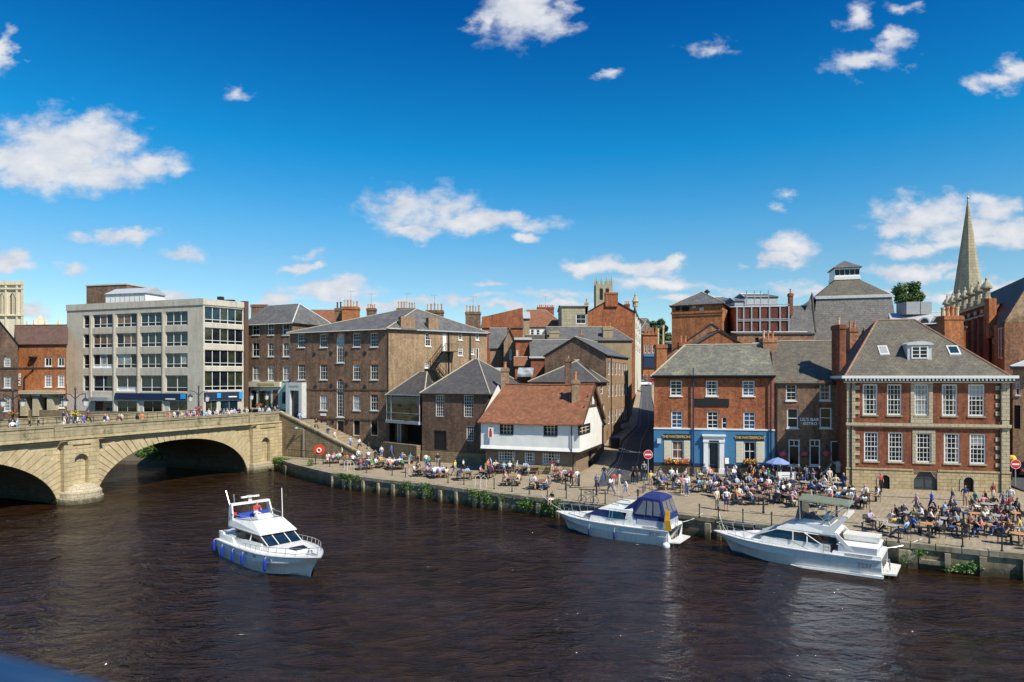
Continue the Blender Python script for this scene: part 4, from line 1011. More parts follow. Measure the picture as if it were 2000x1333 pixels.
for x0, x1 in ((1770.5, 1797), (1798.5, 1820)): a, b_ = at(x0, 94), at(x1, 94); Fr(a, b_).box(k, 0, b_.x-a.x, -2.5, 0, pz(610, 94)-.3, pz(590, 94))
v = k.build('vent_housing', 'galv'); tag(v, 'pale grey louvred metal ventilation boxes beside the green tree', 'vent unit')
# ---------------- courthouse: pinnacled parapet range, dark roof, tan gable at the right
Ac, Bc = at(1849, 97), at(1931, 79)
h = House('courthouse', 'red brick hall with a row of stone pinnacles along its parapet', 'hall', [Ac, Bc, Bc+Vector((9, 6, 0)), Ac+Vector((9, 6, 0))], 2, 20.3, 'brick_deep')
F = h.F[0]
for px in (1889, 1900.5, 1911.5, 1925): 
    h.window(0, px-2.2, 628, px+2.2, 670, 1, 3, fw=.16, bar=.05, glass='glass', sill=None)
for px in (1883, 1894.5, 1906, 1917.5, 1930): k = MB(); F.box(k, F.u(px)-.3, F.u(px)+.3, 0, .35, 2, 19.0); h.part(k, 'buttress', 'brick_deep')
k = MB(); F.box(k, 0, F.L, 0, .3, 18.9, 19.15); F.box(k, 0, F.L, 0, .45, 20.1, 20.5); h.part(k, 'stone_band', 'ashlar')
for i in range(7): k = MB(); u = F.L*(i+.5)/7-.5; F.box(k, u, u+1.0, .301, .34, 19.3, 19.75); h.part(k, 'stone_panel', 'ashlar')
for i in range(7):
    k = MB(); c_ = F.w(.5+(F.L-1.2)*i/6, .05, 20.5)
    k.lathe(c_, [(.55, 0), (.55, .5), (.42, .55), (.36, 1.5), (.62, 1.6), (.62, 1.75), (.4, 2.15), (.12, 2.55), (.14, 2.75), (.03, 2.95)], 8); h.part(k, 'pinnacle', 'spire_stone')
h.roof(20.6, 'x', 0, 0, 0, 'slate_dark', 'lead'); h.walls()
h.chimney(1931.6, 1946.5, 583, 640, 78.5, 0, 'brick_orange', dep=.8, cap=False)
h = House('court_wing', 'brown brick gabled wing with a steep dark slate roof at right edge', 'hall', [at(1933, 80), at(1962, 73.5), at(2190, 70), at(2160, 84)], 2, 17.7, 'brick_mixed')
F = h.F[1]
for px in (1939, 1950): h.window(0, px-2, 641, px+2, 672 if px < 1945 else 700, 1, 3, fw=.14, sill=None)
h.window(0, 1953, 640, 1958, 702, 1, 3, fw=.14, sill=None)
k = MB(); E0 = Vector((at(1933, 80.5).x, 80.5, 17.6)); E1 = Vector((at(1961, 73.0).x, 73.0, 17.6)); R0 = Vector((at(1928, 92).x, 92, 23.0)); R1 = Vector((at(2025, 76.5).x, 76.5, 23.6)); R2 = Vector((at(2300, 80).x, 80, 23)); 
k.mesh([E0, E1, R1, R0], [(0, 1, 2, 3)]); k.mesh([p-Vector((0, 0, .25)) for p in (E0, E1, R1, R0)], [(3, 2, 1, 0)]); h.part(k, 'roof', 'slate_dark')
k = MB(); q0 = h.c[1]; q1 = h.c[2]; pk = Vector((at(2025, 74.2).x, 74.2, 23.4)); k.poly([Vector((q0.x, q0.y, 17.7)), Vector((q1.x, q1.y, 17.7)), Vector((q1.x, q1.y, 22)), pk]); h.part(k, 'gable', 'brick_tan')
h.window(1, 1976, 748, 1984, 776, 1, 2, fw=.12); h.opening(1, 1966, 790, 1975, 836, 'dark_void', frame='ashlar', name='doorway')
h.walls()
h = House('stone_house', 'brown brick building beyond the right corner of the mansion', 'house', [at(1978, 66), at(2200, 62), at(2250, 72), at(2000, 74)], 2, pz(716, 66), 'brick_tan')
h.window(0, 1984, 745, 1992, 772, 1, 2); h.opening(0, 1981, 792, 1993, 838, 'dark_void', name='doorway')
k = MB(); h.F[0].box(k, -.2, h.F[0].L, 0, .5, pz(722, 66), pz(716, 66)); h.part(k, 'cornice', 'iron')
h.roof(pz(716, 66)+.8, 'x', 1, 1, .2, 'lead', 'lead'); h.walls()
h = House('chimney_house', 'orange brick house end with a broad chimney behind the mansion roof', 'house', rect(at(1838, 74), at(1886, 73), 7), 2, pz(640, 73), 'brick_orange')
h.roof(pz(634, 75), 'x', 1, 1, .1, 'slate_brown', 'ridge_clay'); h.chimney(1845, 1882, 617, 700, 72.5, 4, 'brick_orange', dep=1.4, ph=1.1, potr=.2); h.walls()
# ---------------- church spire
sp = empty('church_spire', (at(1890.5, 112).x, 112, 12), 'tall slender stone church spire at the right', 'spire')
k = MB(); c_ = at(1890.5, 112); c_.z = 18
rs = []
for z, r in ((18, 2.9), (23.4, 2.35), (40.6, .12)): rs.append([Vector((c_.x+r*math.cos(a), c_.y+r*math.sin(a), z)) for a in [2*math.pi*(j+.35)/8 for j in range(8)]])
k.rings(rs); k.build('spire', 'spire_stone', sp)
k = MB(); k.lathe((c_.x, c_.y, 40.5), [(.18, 0), (.1, .6), (.24, .8), (.04, 1.1), (.03, 2.0)], 6); k.build('finial', 'lead', sp)
k = MB(); k.rings([[Vector((c_.x+r*math.cos(a), c_.y+r*math.sin(a), z)) for a in [math.pi/4+math.pi/2*j for j in range(4)]] for z, r in ((2, 4), (19.6, 4))]); k.build('tower', 'spire_stone', sp)

# ================================================================ KING STREET LEFT SIDE AND THE WHITE INN
A, B = at(948.5, 72.4), at(1125, 68.9)
c = rect(A, B, 9.2)
inn = House('white_inn', 'old inn with whitewashed overhanging upper floor and orange tile roof', 'pub', c, 1.2, 4.25, 'inn_stone')
F = inn.F[0]
for x0, x1, y0, y1, n_ in ((973.4, 1006.4, 879.5, 902, 6), (1024.4, 1043.6, 880, 904.5, 4), (1059.5, 1093, 883, 907, 6)):
    inn.window(0, x0, y0, x1, y1, n_, 4, fw=.09, bar=.06, rail=False, sill='ashlar')
inn.opening(1, 1150, 878, 1157, 912, 'black_timber', name='door')
k = MB(); F.box(k, -.05, F.L+.06, 0, .10, 1.2, F.z(1040, 908.5)); inn.part(k, 'plinth', 'gold_stone')
inn.walls()
# jettied upper storey
J = [F.w(-.35, .45, 0), F.w(F.L+.5, .45, 0), inn.c[2]+F.x*.5, inn.c[3]-F.x*.35]
JF = [Fr(J[i], J[(i+1) % 4]) for i in range(4)]
k = MB(); z0, z1 = 4.25, 7.35
opsF, opsR = [], []
def innwin(fr, ops, x0, x1, y0, y1, n_):
    a, b_ = fr.u(x0), fr.u(x1); cc_, d = fr.z((x0+x1)/2, y1), fr.z((x0+x1)/2, y0); ops.append((a, b_, cc_, d))
    m_ = MB(); fw = .12
    for q in ((a-.02, a+fw, cc_, d), (b_-fw, b_+.02, cc_, d), (a+fw, b_-fw, d-fw, d), (a+fw, b_-fw, cc_, cc_+fw)): fr.box(m_, q[0], q[1], -.1, .05, q[2], q[3])
    w_ = inn.part(m_, 'window', 'black_timber')
    m_ = MB()
    for i in range(1, n_): u = a+(b_-a)*i/n_; fr.box(m_, u-.035, u+.035, -.09, -.03, cc_+fw, d-fw)
    for i in (1, 2): z = cc_+(d-cc_)*i/3; fr.box(m_, a+fw, b_-fw, -.09, -.05, z-.025, z+.025)
    inn.part(m_, 'casement', 'cream_paint', w_); m_ = MB(); fr.quad(m_, a, b_, cc_, d, -.1); inn.part(m_, 'pane', 'glass', w_)
innwin(JF[0], opsF, 977, 1002.5, 827, 849.5, 4); innwin(JF[0], opsF, 1062.5, 1088.6, 828, 852, 4); innwin(JF[1], opsR, 1131, 1152, 829, 848, 3)
panel(k, JF[0], 0, JF[0].L, z0+.35, z1-.38, opsF, .1); panel(k, JF[1], 0, JF[1].L, z0+.35, z1, opsR, .1); panel(k, JF[3], 0, JF[3].L, z0+.35, z1, [], .1)
zR = 11.0; mid1 = J[1].lerp(J[2], .5); mid0 = J[0].lerp(J[3], .5)
up3 = lambda p, z: Vector((p.x, p.y, z))
k.poly([up3(J[1], z1), up3(J[2], z1), up3(mid1, zR-.1)]); k.poly([up3(J[3], z1), up3(J[0], z1), up3(mid0, zR-.1)])
k.poly([J[0]+Vector((0, 0, z0+.35)), J[1]+Vector((0, 0, z0+.35)), J[1]+F.n*.12+Vector((0, 0, z0)), J[0]+F.n*.12+Vector((0, 0, z0))][::-1])
k.poly([J[1]+F.n*.12+Vector((0, 0, z0)), J[1]+Vector((0, 0, z0+.35)), J[2]+Vector((0, 0, z0+.35)), J[2]+Vector((0, 0, z0))][::1])
inn.part(k, 'upper_wall', 'white_stucco')
k = MB(); JF[0].box(k, -.1, JF[0].L+.1, -.5, .16, z0-.2, z0-.002); JF[1].box(k, -.15, JF[1].L, -.4, .12, z0-.2, z0-.003); inn.part(k, 'jetty_beam', 'black_timber')
k = MB()
for t0, t1 in (((.0, z1), (.5, zR)), ((1., z1), (.5, zR))):
    p, q = J[1].lerp(J[2], t0[0]), J[1].lerp(J[2], t1[0]); n_ = JF[1].n
    a_ = up3(p, t0[1])+n_*.35; b2_ = up3(q, t1[1])+n_*.35; dz_ = Vector((0, 0, .38)); k.prism([a_-dz_, b2_-dz_, b2_, a_], [a_-dz_+n_*.08, b2_-dz_+n_*.08, b2_+n_*.08, a_+n_*.08])
JF[1].box(k, 1.6, JF[1].L-1.6, .01, .08, 8.6, 8.85)
for u in (3.2, 4.8, 6.2): JF[1].box(k, u-.1, u+.1, .01, .07, 8.85, 9.9)
inn.part(k, 'bargeboard', 'brown_timber')
k = MB(); JF[1].quad(k, 3.5, 4.5, 8.9, 9.8, .02); inn.part(k, 'attic_window', 'glass')
# sagging tile roof as a fine grid
def sagroof(P0, P1, P2, P3, m_, name, n_=14, sag=.12):
    """P0 P1 eaves, P3 P2 ridge"""
    k = MB()
    def g(i, j):
        a = P0.lerp(P1, i/n_); b3 = P3.lerp(P2, i/n_); p = a.lerp(b3, j/6)
        return p+Vector((0, 0, -sag*math.sin(math.pi*i/n_)-.05*math.sin(i*2.1+j)*.6-.25*sag*math.sin(math.pi*j/6)))
    for i in range(n_):
        for j in range(6): k.poly([g(i, j), g(i+1, j), g(i+1, j+1), g(i, j+1)])
    for i in range(n_): k.poly([g(i, 0)-Vector((0, 0, .12)), g(i+1, 0)-Vector((0, 0, .12)), g(i+1, 0), g(i, 0)])
    k.poly([g(0, 0), g(0, 6), g(0, 6)-Vector((0, 0, .15)), g(0, 0)-Vector((0, 0, .15))]); k.poly([g(n_, 6), g(n_, 0), g(n_, 0)-Vector((0, 0, .15)), g(n_, 6)-Vector((0, 0, .15))])
    return inn.part(k, name, m_)
e_ = JF[0].x; n_ = JF[0].n; ra = up3(mid0, zR)+e_*.9; rb = up3(mid1, zR)+e_*.35
sagroof(up3(J[0], z1-.28)+n_*.4-e_*.25, up3(J[1], z1-.28)+n_*.4+e_*.4, rb, ra, 'tile_orange', 'roof')
sagroof(up3(J[2], z1-.28)-n_*.4+e_*.4, up3(J[3], z1-.28)-n_*.4-e_*.25, ra, rb, 'tile_orange', 'rear_roof')
k = MB(); k.poly([up3(J[3], z1-.28)-n_*.4-e_*.25, up3(J[0], z1-.28)+n_*.4-e_*.25, ra]); inn.part(k, 'hip', 'tile_orange')
k = MB(); k.tube([ra, ra.lerp(rb, .5)-Vector((0, 0, .1)), rb], .12, 6); inn.part(k, 'ridge', 'tile_orange')
k = MB(); p = JF[0].w(JF[0].u(1117), .12, z0); k.tube([p, p+Vector((0, 0, 3.0))], .05, 6); p2 = F.w(F.u(1120), .1, 1.8); k.tube([p2, p2+Vector((0, 0, 2.3))], .05, 6); inn.part(k, 'drainpipe', 'iron')
inn.chimney(1116.8, 1132, 742, 795, 71.0, 1, 'brick_tan', dep=.8, pot='pot_clay', ph=.95, potr=.16)
sg = MB(); a, b_ = JF[0].u(955.5), JF[0].u(965.5); zz0, zz1 = JF[0].z(960, 855), JF[0].z(960, 835); JF[0].box(sg, a, b_, .25, .30, zz0, zz1); so_ = inn.part(sg, 'hanging_sign', 'sign_white')
k = MB(); um = (a+b_)/2; JF[0].box(k, um-.16, um+.14, .30, .315, zz0+.1, zz1-.35); JF[0].box(k, um-.1, um+.08, .30, .32, zz1-.34, zz1-.12); inn.part(k, 'sign_figure', 'ensign_red', so_)
k = MB(); JF[0].box(k, um-.04, um+.04, 0, .3, zz1, zz1+.06); inn.part(k, 'sign_bracket', 'iron', so_)
# ---------------- hipped slate house behind the inn
h = House('slate_house', 'tan brick house with a hipped dark slate roof behind the inn', 'house', [at(1036, 83), at(1167, 80.5), at(1185, 87.5), at(1062, 92)], 1.5, 11.35, 'brick_brown')
h.window(1, 1173, 752, 1178, 770, 1, 2, sill=None); h.window(1, 1176, 790, 1181, 806, 1, 2, sill=None)
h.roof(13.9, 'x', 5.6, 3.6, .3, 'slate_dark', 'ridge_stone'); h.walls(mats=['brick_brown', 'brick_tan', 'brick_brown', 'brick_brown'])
h.chimney(1104, 1116.5, 700, 752, 78.5, 1, 'brick_brown', dep=.7, ph=.4)
h = House('lean_to', 'small dark lean-to roofed house on the street beside the inn', 'house', [at(1152, 79), at(1172, 78.2), at(1180, 82), at(1160, 83)], 1.5, pz(806, 78.5), 'brick_tan')
h.roof(pz(780, 80), 'y', 0, 0, .3, 'slate_dark', 'ridge_stone', shift=-.3); h.walls()
# ---------------- big brown gable with the long tan street front
h = House('warehouse', 'large brown brick gable house with many windows along the side street', 'house', [at(1064, 91.5), at(1184, 88.2), at(1227, 101), at(1108, 106)], 2, 14.75, 'brick_brown')
F = h.F[1]
for px in (1189.5, 1196.5, 1203.5, 1210.5, 1216, 1220, 1223.5):
    wd = 1.7 if px < 1205 else 1.3
    h.window(1, px-wd, 708, px+wd, 733, 1, 2, fw=.09, ref=1200, sill=None)
    h.window(1, px-wd, 750, px+wd, 775, 1, 2, fw=.09, ref=1200, sill=None)
    h.window(1, px-wd, 799, px+wd, 826, 1, 2, fw=.09, ref=1200, glass='glass_dark', sill=None)
k = MB(); k.tube([F.w(F.u(1193), .1, 3), F.w(F.u(1193), .1, 14.5)], .07, 6); h.part(k, 'drainpipe', 'brown_timber')
k = MB(); F.box(k, F.u(1213), F.u(1226), .01, .2, F.z(1218, 836), F.z(1218, 828)); h.part(k, 'shop_fascia', 'white_paint')
h.opening(1, 1185, 842, 1187, 862, 'black_timber', name='door')
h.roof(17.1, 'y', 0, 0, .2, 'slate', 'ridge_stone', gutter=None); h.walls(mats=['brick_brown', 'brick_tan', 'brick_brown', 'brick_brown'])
h.chimney(1132, 1139, 655, 672, 96, 1, 'brick_brown', ph=.8)
# ---------------- more roofs climbing behind
def simple(name, label, x0, x1, ye, yr, Y, dep, wall, roofm, axis='x', i0=0, i1=0, wins=(), chims=(), zb=2, ridge='ridge_stone', Y1=None, skew=0, cat='house', pre=None, side=None):
    h = House(name, label, cat, rect(at(x0, Y), at(x1, Y1 or Y), dep, skew), zb, pz(ye, Y), wall)
    for q in wins: h.window(0, *q[:4], *(q[4:] or (2, 2)), fw=.12, sill=None)
    if pre: pre(h)
    h.roof(pz(yr, Y+(dep*.5 if axis == 'x' else 0)), axis, i0, i1, .2, roofm, ridge); h.walls(mats=side)
    for q in chims: h.chimney(*q)
    return h
simple('slate_house', 'long grey slate roofed house with stone chimneys on the side street', 1072, 1234, 664.5, 639, 112, 12, 'render_tan', 'slate', i1=2.5, chims=((1073, 1092, 646.5, 672, 113, 0, 'render_tan'), (1178, 1197, 640, 672, 113, 2, 'render_tan', 1.5, 'pot_clay', .9)))
simple('low_house', 'low pale slate roofed house in front of the stone chimneys', 1038, 1130, 699, 664.5, 99, 9, 'brick_red', 'slate')
simple('gabled_house', 'tall plain red brick gable with a chimney block on its apex', 1147, 1240, 609, 583, 146, 14, 'brick_red', 'slate', axis='y', chims=((1182.5, 1207, 571.5, 588, 145.6, 0, 'brick_red', 1.5), (1220, 1230, 594, 612, 150, 3, 'brick_deep')), zb=4)
simple('stone_house', 'square stone house with a white framed window below the far tower', 1097, 1148, 598.5, 597, 131, 10, 'spire_stone', 'lead', wins=((1125, 614, 1144.5, 633, 2, 2),), chims=((1143, 1149, 591, 602, 131, 1, 'spire_stone'),))
simple('tiled_house', 'house with a broad orange tile roof below a row of red pots', 1031, 1106, 638, 606, 140, 12, 'white_stucco', 'tile_orange', i1=4, wins=((1036, 644, 1043, 655, 1, 2), (1047, 644, 1054, 655, 1, 2)), chims=((1049, 1082, 600, 612, 149, 9, 'brick_deep', 1.0, 'sign_red', .55), (1036, 1052, 606, 612, 158, 0, 'tile_plum')))
h = simple('brick_block', 'red brick block with a rising slanted parapet behind the warehouse', 941, 1021, 640, 619, 122, 14, 'brick_red', 'slate', axis='x')
k = MB(); fr = h.F[0]; z0 = pz(640, 122); k.prism([fr.w(0, .05, z0-8), fr.w(fr.L, .05, z0-8), fr.w(fr.L, .05, pz(601.5, 122)), fr.w(0, .05, pz(620, 122))], [fr.w(0, -.4, z0-8), fr.w(fr.L, -.4, z0-8), fr.w(fr.L, -.4, pz(601.5, 122)), fr.w(0, -.4, pz(620, 122))]); h.part(k, 'parapet', 'brick_red')
simple('slate_house', 'grey slate house with pale gable ends behind the warehouse roof', 957, 988, 679, 642, 107, 8, 'brick_tan', 'slate')
simple('gabled_house', 'narrow tan brick gable with tall white window', 984, 1007, 668, 643, 105, 9, 'brick_tan', 'slate', axis='y', wins=((995, 683, 999, 704, 1, 2),))
simple('brick_block', 'small orange brick block beside the narrow tan gable', 1007, 1037, 664, 661, 103, 8, 'brick_red', 'lead', wins=((1009, 683, 1013, 695, 1, 2),))
simple('lean_to', 'low orange tiled outhouse between brick walls', 1006, 1037, 714, 698, 98, 5, 'brick_red', 'tile_orange')
simple('brick_block', 'dark brick stub with flat roof at the left of the slate valley', 1037, 1064, 700, 698, 96, 6, 'brick_deep', 'lead')
simple('brick_block', 'pale rendered house end under the orange tile roof', 1021, 1034, 622, 610, 128, 9, 'render_tan', 'lead')
simple('white_building', 'row of pale dwellings with air units below the orange tile roof', 1030, 1098, 668, 655, 124, 8, 'white_stucco', 'slate_dark', wins=((1040, 664, 1044, 668, 1, 1),), cat='house')
h = House('white_building', 'tall white stone fronted building on the street behind red gable', 'house', [at(1238, 147), at(1240.5, 146), at(1252, 175), at(1243, 178)], 5, pz(608, 147), 'cream_paint')
for px in (1243, 1246.5, 1250): 
    for y0, y1 in ((619, 630), (637, 650), (657, 670), (677, 690)): h.window(1, px-1.3, y0, px+1.3, y1, 1, 2, fw=.2, sill=None, ref=1246)
h.roof(pz(598, 147), 'y', 0, 0, .3, 'slate', 'lead_pale'); h.walls()
k = MB(); p = at(1241, 146); k.lathe((p.x, p.y, pz(600, 146)), [(.6, 0), (.6, 1), (.8, 1.1), (.5, 1.6), (.2, 2.3), (.25, 2.5), (.05, 3.1)], 8); h.part(k, 'finial', 'ashlar')
h = simple('gabled_shop', 'orange terracotta shop with three pointed gables closing the street', 1256, 1288, 655, 652, 222, 9, 'brick_orange', 'slate', wins=((1259, 674, 1262.5, 690, 1, 2), (1265.5, 674, 1270, 690, 1, 2), (1274, 674, 1278, 690, 1, 2)), zb=6, cat='shop')
F = h.F[0]
for px in (1261, 1268, 1275, 1282): 
    k = MB(); u = F.u(px); zz = pz(655, 222); k.prism([F.w(u-.6, .3, zz), F.w(u+.6, .3, zz), F.w(u, .3, zz+3.2)], [F.w(u-.6, -.3, zz), F.w(u+.6, -.3, zz), F.w(u, -.3, zz+3.2)]); h.part(k, 'gable', 'brick_orange')
h.slab(0, 1257, 697, 1280, 719, 'navy_fascia', 'shop_front', .01, .4); h.slab(0, 1257, 692, 1280, 697, 'pub_blue', 'shop_fascia', .01, .6)
simple('slate_house', 'grey roofed house far up the side street beyond the gabled shop', 1250, 1284, 647, 622, 240, 14, 'brick_mixed', 'slate', i0=4, i1=5, zb=6)
# right hand side of the street (mostly hidden behind the pub)
simple('brick_house', 'brick house on the far right side of the narrow street', 1299, 1330, 680, 668, 104, 12, 'brick_mixed', 'slate', skew=.25)
# ---------------- far church tower with pinnacles
ct = empty('church_tower', (at(1180, 205).x, 205, 10), 'distant pale church tower with battlements and pinnacles', 'tower')
a, b_ = at(1164, 205), at(1196.7, 205); fr = Fr(a, b_); W_ = b_.x-a.x; zt = pz(556, 205)
k = MB(); fr.box(k, 0, W_, -W_, 0, 8, zt); k.build('shaft', 'spire_stone', ct)
for i in range(4):
    k = MB(); fr.box(k, W_*i/4+.15, W_*(i+.6)/4, -.5, .02, zt, zt+1.1); k.build('merlon', 'spire_stone', ct)
for u in (.25, W_/3, W_*2/3, W_-.25):
    for d in ((-.3, -W_+.3) if u in (.25, W_-.25) else (-.3,)):
        k = MB(); k.lathe(fr.w(u, d, zt), [(.35, 0), (.3, 1.1), (.02, 2.5)], 5); k.build('pinnacle', 'spire_stone', ct)
for u0, u1 in ((.22, .42), (.58, .78)): k = MB(); fr.quad(k, W_*u0, W_*u1, zt-4.6, zt-1.2, .03); k.build('belfry_opening', 'dark_void', ct)

# ================================================================ LEFT OF THE INN
# dark warehouse with hipped roof
h = House('warehouse', 'dark brown brick warehouse with tall small-paned windows beside the inn', 'house', [at(824.6, 80.5), at(954, 76.8), at(1045, 90), at(900, 97)], 1.2, 10.0, 'brick_dark')
F = h.F[0]
h.window(0, 851, 772, 868, 814, 4, 7, fw=.06, bar=.03, sill=None, rail=False); h.window(0, 906, 772, 924, 815, 4, 7, fw=.06, bar=.03, sill=None, rail=False); h.window(0, 911, 833, 925, 862, 3, 5, fw=.06, bar=.03, sill=None, rail=False)
h.opening(0, 847, 841.5, 872, 879.6, 'black_paint', frame='black_timber')
k = MB(); F.box(k, 0, F.L, 0, .12, 1.2, 3.1); h.part(k, 'plinth', 'rubble')
h.roof(14.0, 'x', 4.7, 5.2, .3, 'slate_dark', 'ridge_stone'); h.walls()
h.chimney(978.5, 994, 719, 752, 80, 1, 'brick_tan', dep=.7, ph=.8, potr=.18)
for px in (973, 1025):
    k = MB(); p = at(px, 88.5); p.z = 12.35
    k.prism([p+Vector(v) for v in ((-1, -.6, -.5), (1, -.9, -.5), (1.2, .9, .4), (-.8, 1.2, .4))], [p+Vector(v) for v in ((-1, -.6, -.2), (1, -.9, -.2), (1.2, .9, .7), (-.8, 1.2, .7))]); h.part(k, 'rooflight', 'glass_blind')
# glazed link
h = House('glazed_link', 'low slate roofed link with a big glass box over a dark passage', 'building', [at(757, 85.8), at(825.5, 80.9), at(850, 90), at(790, 93)], 1.2, 9.75, 'brick_dark')
F = h.F[0]; zc = F.z(790, 824); zb_ = F.z(790, 866)
h.opening(0, 759, 826, 824, 866, 'dark_void', name='passage', deep=3)
a, b_ = F.u(758.5), F.u(824); c_, d = F.z(790, 822), F.z(790, 771)
h.ops[0].append((a, b_, c_, d)); k = MB(); F.quad(k, a, b_, c_, d, .25); g = h.part(k, 'glass_wall', 'glass_green')
k = MB(); F.box(k, a, b_, -.2, .5, c_-.35, c_); F.box(k, a, b_, 0, .35, d-.12, d)
for t_ in (0, .14, .98): F.box(k, a+(b_-a)*t_, a+(b_-a)*t_+.1, .251, .34, c_, d-.12)
F.box(k, a, b_, .3, .34, c_+.9, c_+.96)
h.part(k, 'glass_frame', 'lead', g)
k = MB(); F.box(k, .2, F.L, .3, .9, 1.2, zb_); h.part(k, 'plinth', 'rubble')
k = MB()
for px in (771, 776): k.tube([F.w(F.u(px), -.5, zb_), F.w(F.u(px), -.5, zc)], .12, 6)
h.part(k, 'post', 'grey_metal')
h.roof(12.4, 'x', 4.4, .4, .35, 'slate_dark', 'ridge_stone'); h.walls()
# big Georgian brick building with arched stair windows
C0, C1, C2 = at(567, 95.7), at(755.5, 88), at(951, 96.6)
h = House('brick_warehouse', 'big brown brick building with two tall arched windows by the bridge steps', 'house', [C0, C1, C2, C2+Vector((-10, 13, 0))], 1.2, 18.1, 'brick_brown')
F = h.F[0]; S = h.F[1]
cols = [(582, 595.5), (624.8, 639.2), (689.4, 703.4), (723.5, 738.2)]
for i, (a, b_) in enumerate(cols):
    r_ = (a+b_)/2
    h.window(0, a, 653-(i > 1)*2, b_, 679-(i > 1)*1, 3, 4, ref=r_, fw=.07, bar=.02, lintel='brick_orange')
    h.window(0, a, 711, b_, 742, 3, 4, ref=r_, fw=.07, bar=.02, lintel='brick_orange')
    if i: h.window(0, a, 770, b_, 802, 3, 4, ref=r_, fw=.07, bar=.02, lintel='brick_orange', glass='glass' if i == 3 else 'glass_blind')
    if i: h.window(0, a, 820, b_, 852, 1, 1, ref=r_, fw=.10, lintel='brick_orange' if i < 2 else None, glass='glass_dark', frame='sign_red' if i == 1 else 'cream_paint', sill=None)
h.window(0, 657.5, 652, 672, 709, 3, 8, fw=.10, arch=True, lintel='brick_orange', rail=False)
h.window(0, 657.5, 739, 672, 815, 3, 11, fw=.10, arch=True, lintel='brick_orange', rail=False)
h.window(0, 657.5, 821, 672, 850, 1, 1, fw=.10, glass='glass_dark', frame='cream_paint', sill=None)
k = MB(); F.box(k, F.u(628), F.u(637), -.11, -.09, F.z(632, 846), F.z(632, 824)); h.part(k, 'green_poster', 'mint_paint')
k = MB(); F.box(k, F.u(599), F.L, .003, .07, F.z(680, 762.5), F.z(680, 760)); F.box(k, F.u(605), F.L, .003, .07, F.z(680, 820), F.z(680, 817)); h.part(k, 'string_course', 'brick_dark')
for px, py in ((614, 692), (647, 690), (676.5, 690), (713, 690), (616, 755), (647, 753.5), (676.5, 753.5), (712.5, 756), (650, 824), (677, 825), (647, 654), (677, 653)):
    c_ = F.w(F.u(px), .04, F.z(px, py)); k = MB(); k.rings([[c_+F.x*math.cos(a)*.26+Vector((0, 0, math.sin(a)*.26))+F.n*e for a in [2*math.pi*j/10 for j in range(10)]] for e in (-.03, .03)]); h.part(k, 'wall_anchor', 'iron')
k = MB(); F.box(k, F.u(600), F.L+.05, 0.003, .10, 1.2, F.z(700, 861)); h.part(k, 'plinth', 'rubble')
# pale glazed portal at its left end
k = MB(); a, b_ = F.u(567.5), F.u(598.5); c_, d = 6.2, F.z(583, 747.5)
F.box(k, a, a+.75, 0, .9, c_, d-1.1); F.box(k, b_-.55, b_, 0, .9, c_, d-1.1); F.box(k, a, b_, 0, .9, d-1.1, d); po = h.part(k, 'portal', 'lead_pale')
k = MB(); F.quad(k, a+.75, b_-.55, c_, d-1.1, .5); h.part(k, 'glass_door', 'glass_teal', po)
k = MB(); F.box(k, a, b_, 0, 1.2, 4.0, 6.19); h.part(k, 'landing', 'rubble', po)
text("ANTIQUES", .36, 'black_paint', F.w((a+b_)/2, .92, d-.5), F, po) if False else None
k = MB(); F.box(k, (a+b_)/2-.9, (a+b_)/2+.9, .9, .92, d-.62, d-.42); h.part(k, 'sign_strip', 'grey_metal', po)
h.slab(0, 626, 808, 637, 812.5, 'sign_white', 'name_board')
# side wall
for q in ((830.5, 651, 841.7, 677), (895.5, 645.5, 903, 664.6), (894.7, 679, 904, 695), (929, 648, 935.6, 664.6), (919, 680, 926, 692.7), (829.7, 709, 837, 719)): h.window(1, *q, 2, 4, fw=.10, sill='white_paint')
h.window(1, 929.5, 679, 935.6, 703, 1, 1, fw=.12, sill=None)
dd = h.opening(1, 865, 652, 872, 686, 'white_paint', name='door', deep=.05)
for px in (755.5, 876, 918): k = MB(); k.tube([S.w(max(.1, S.u(px)), .12, 2), S.w(max(.1, S.u(px)), .12, 17.8)], .09, 6); h.part(k, 'drainpipe', 'iron')
for x0, x1, y0 in ((783, 810.6, 618.7), (837, 856, 621)):
    k = MB(); S.box(k, S.u(x0), S.u(x1), -.8, .02, 17, S.z((x0+x1)/2, y0)); h.part(k, 'parapet_block', 'brick_tan')
h.roof(21.3, 'x', 7.0, 4.5, .35, 'slate', 'ridge_stone', gutter='lead_pale')
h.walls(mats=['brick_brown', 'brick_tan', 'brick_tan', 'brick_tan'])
k = MB()   # lead eaves along the side
S.box(k, 0, S.u(780), 0, .45, 18.0, 18.16); S.box(k, S.u(812), S.L, 0, .35, 17.95, 18.1); h.part(k, 'side_gutter', 'lead')
h.chimney(667.7, 698, 599, 625, 99, 5, 'brick_orange', dep=1.6, ph=1.0); h.chimney(654, 667, 602, 622, 100, 2, 'brick_brown', dep=1.0, ph=.9, pot='iron')
h.chimney(716, 733, 602, 618, 108, 4, 'brick_brown', dep=1.0, ph=.7); h.chimney(775, 812, 602, 622, 104, 7, 'brick_brown', dep=1.2, ph=1.0)
h.chimney(831, 865, 606, 640, 101, 5, 'brick_brown', dep=1.3, ph=1.0); h.chimney(909, 938, 609, 650, 103, 5, 'brick_brown', dep=1.3, ph=1.0)
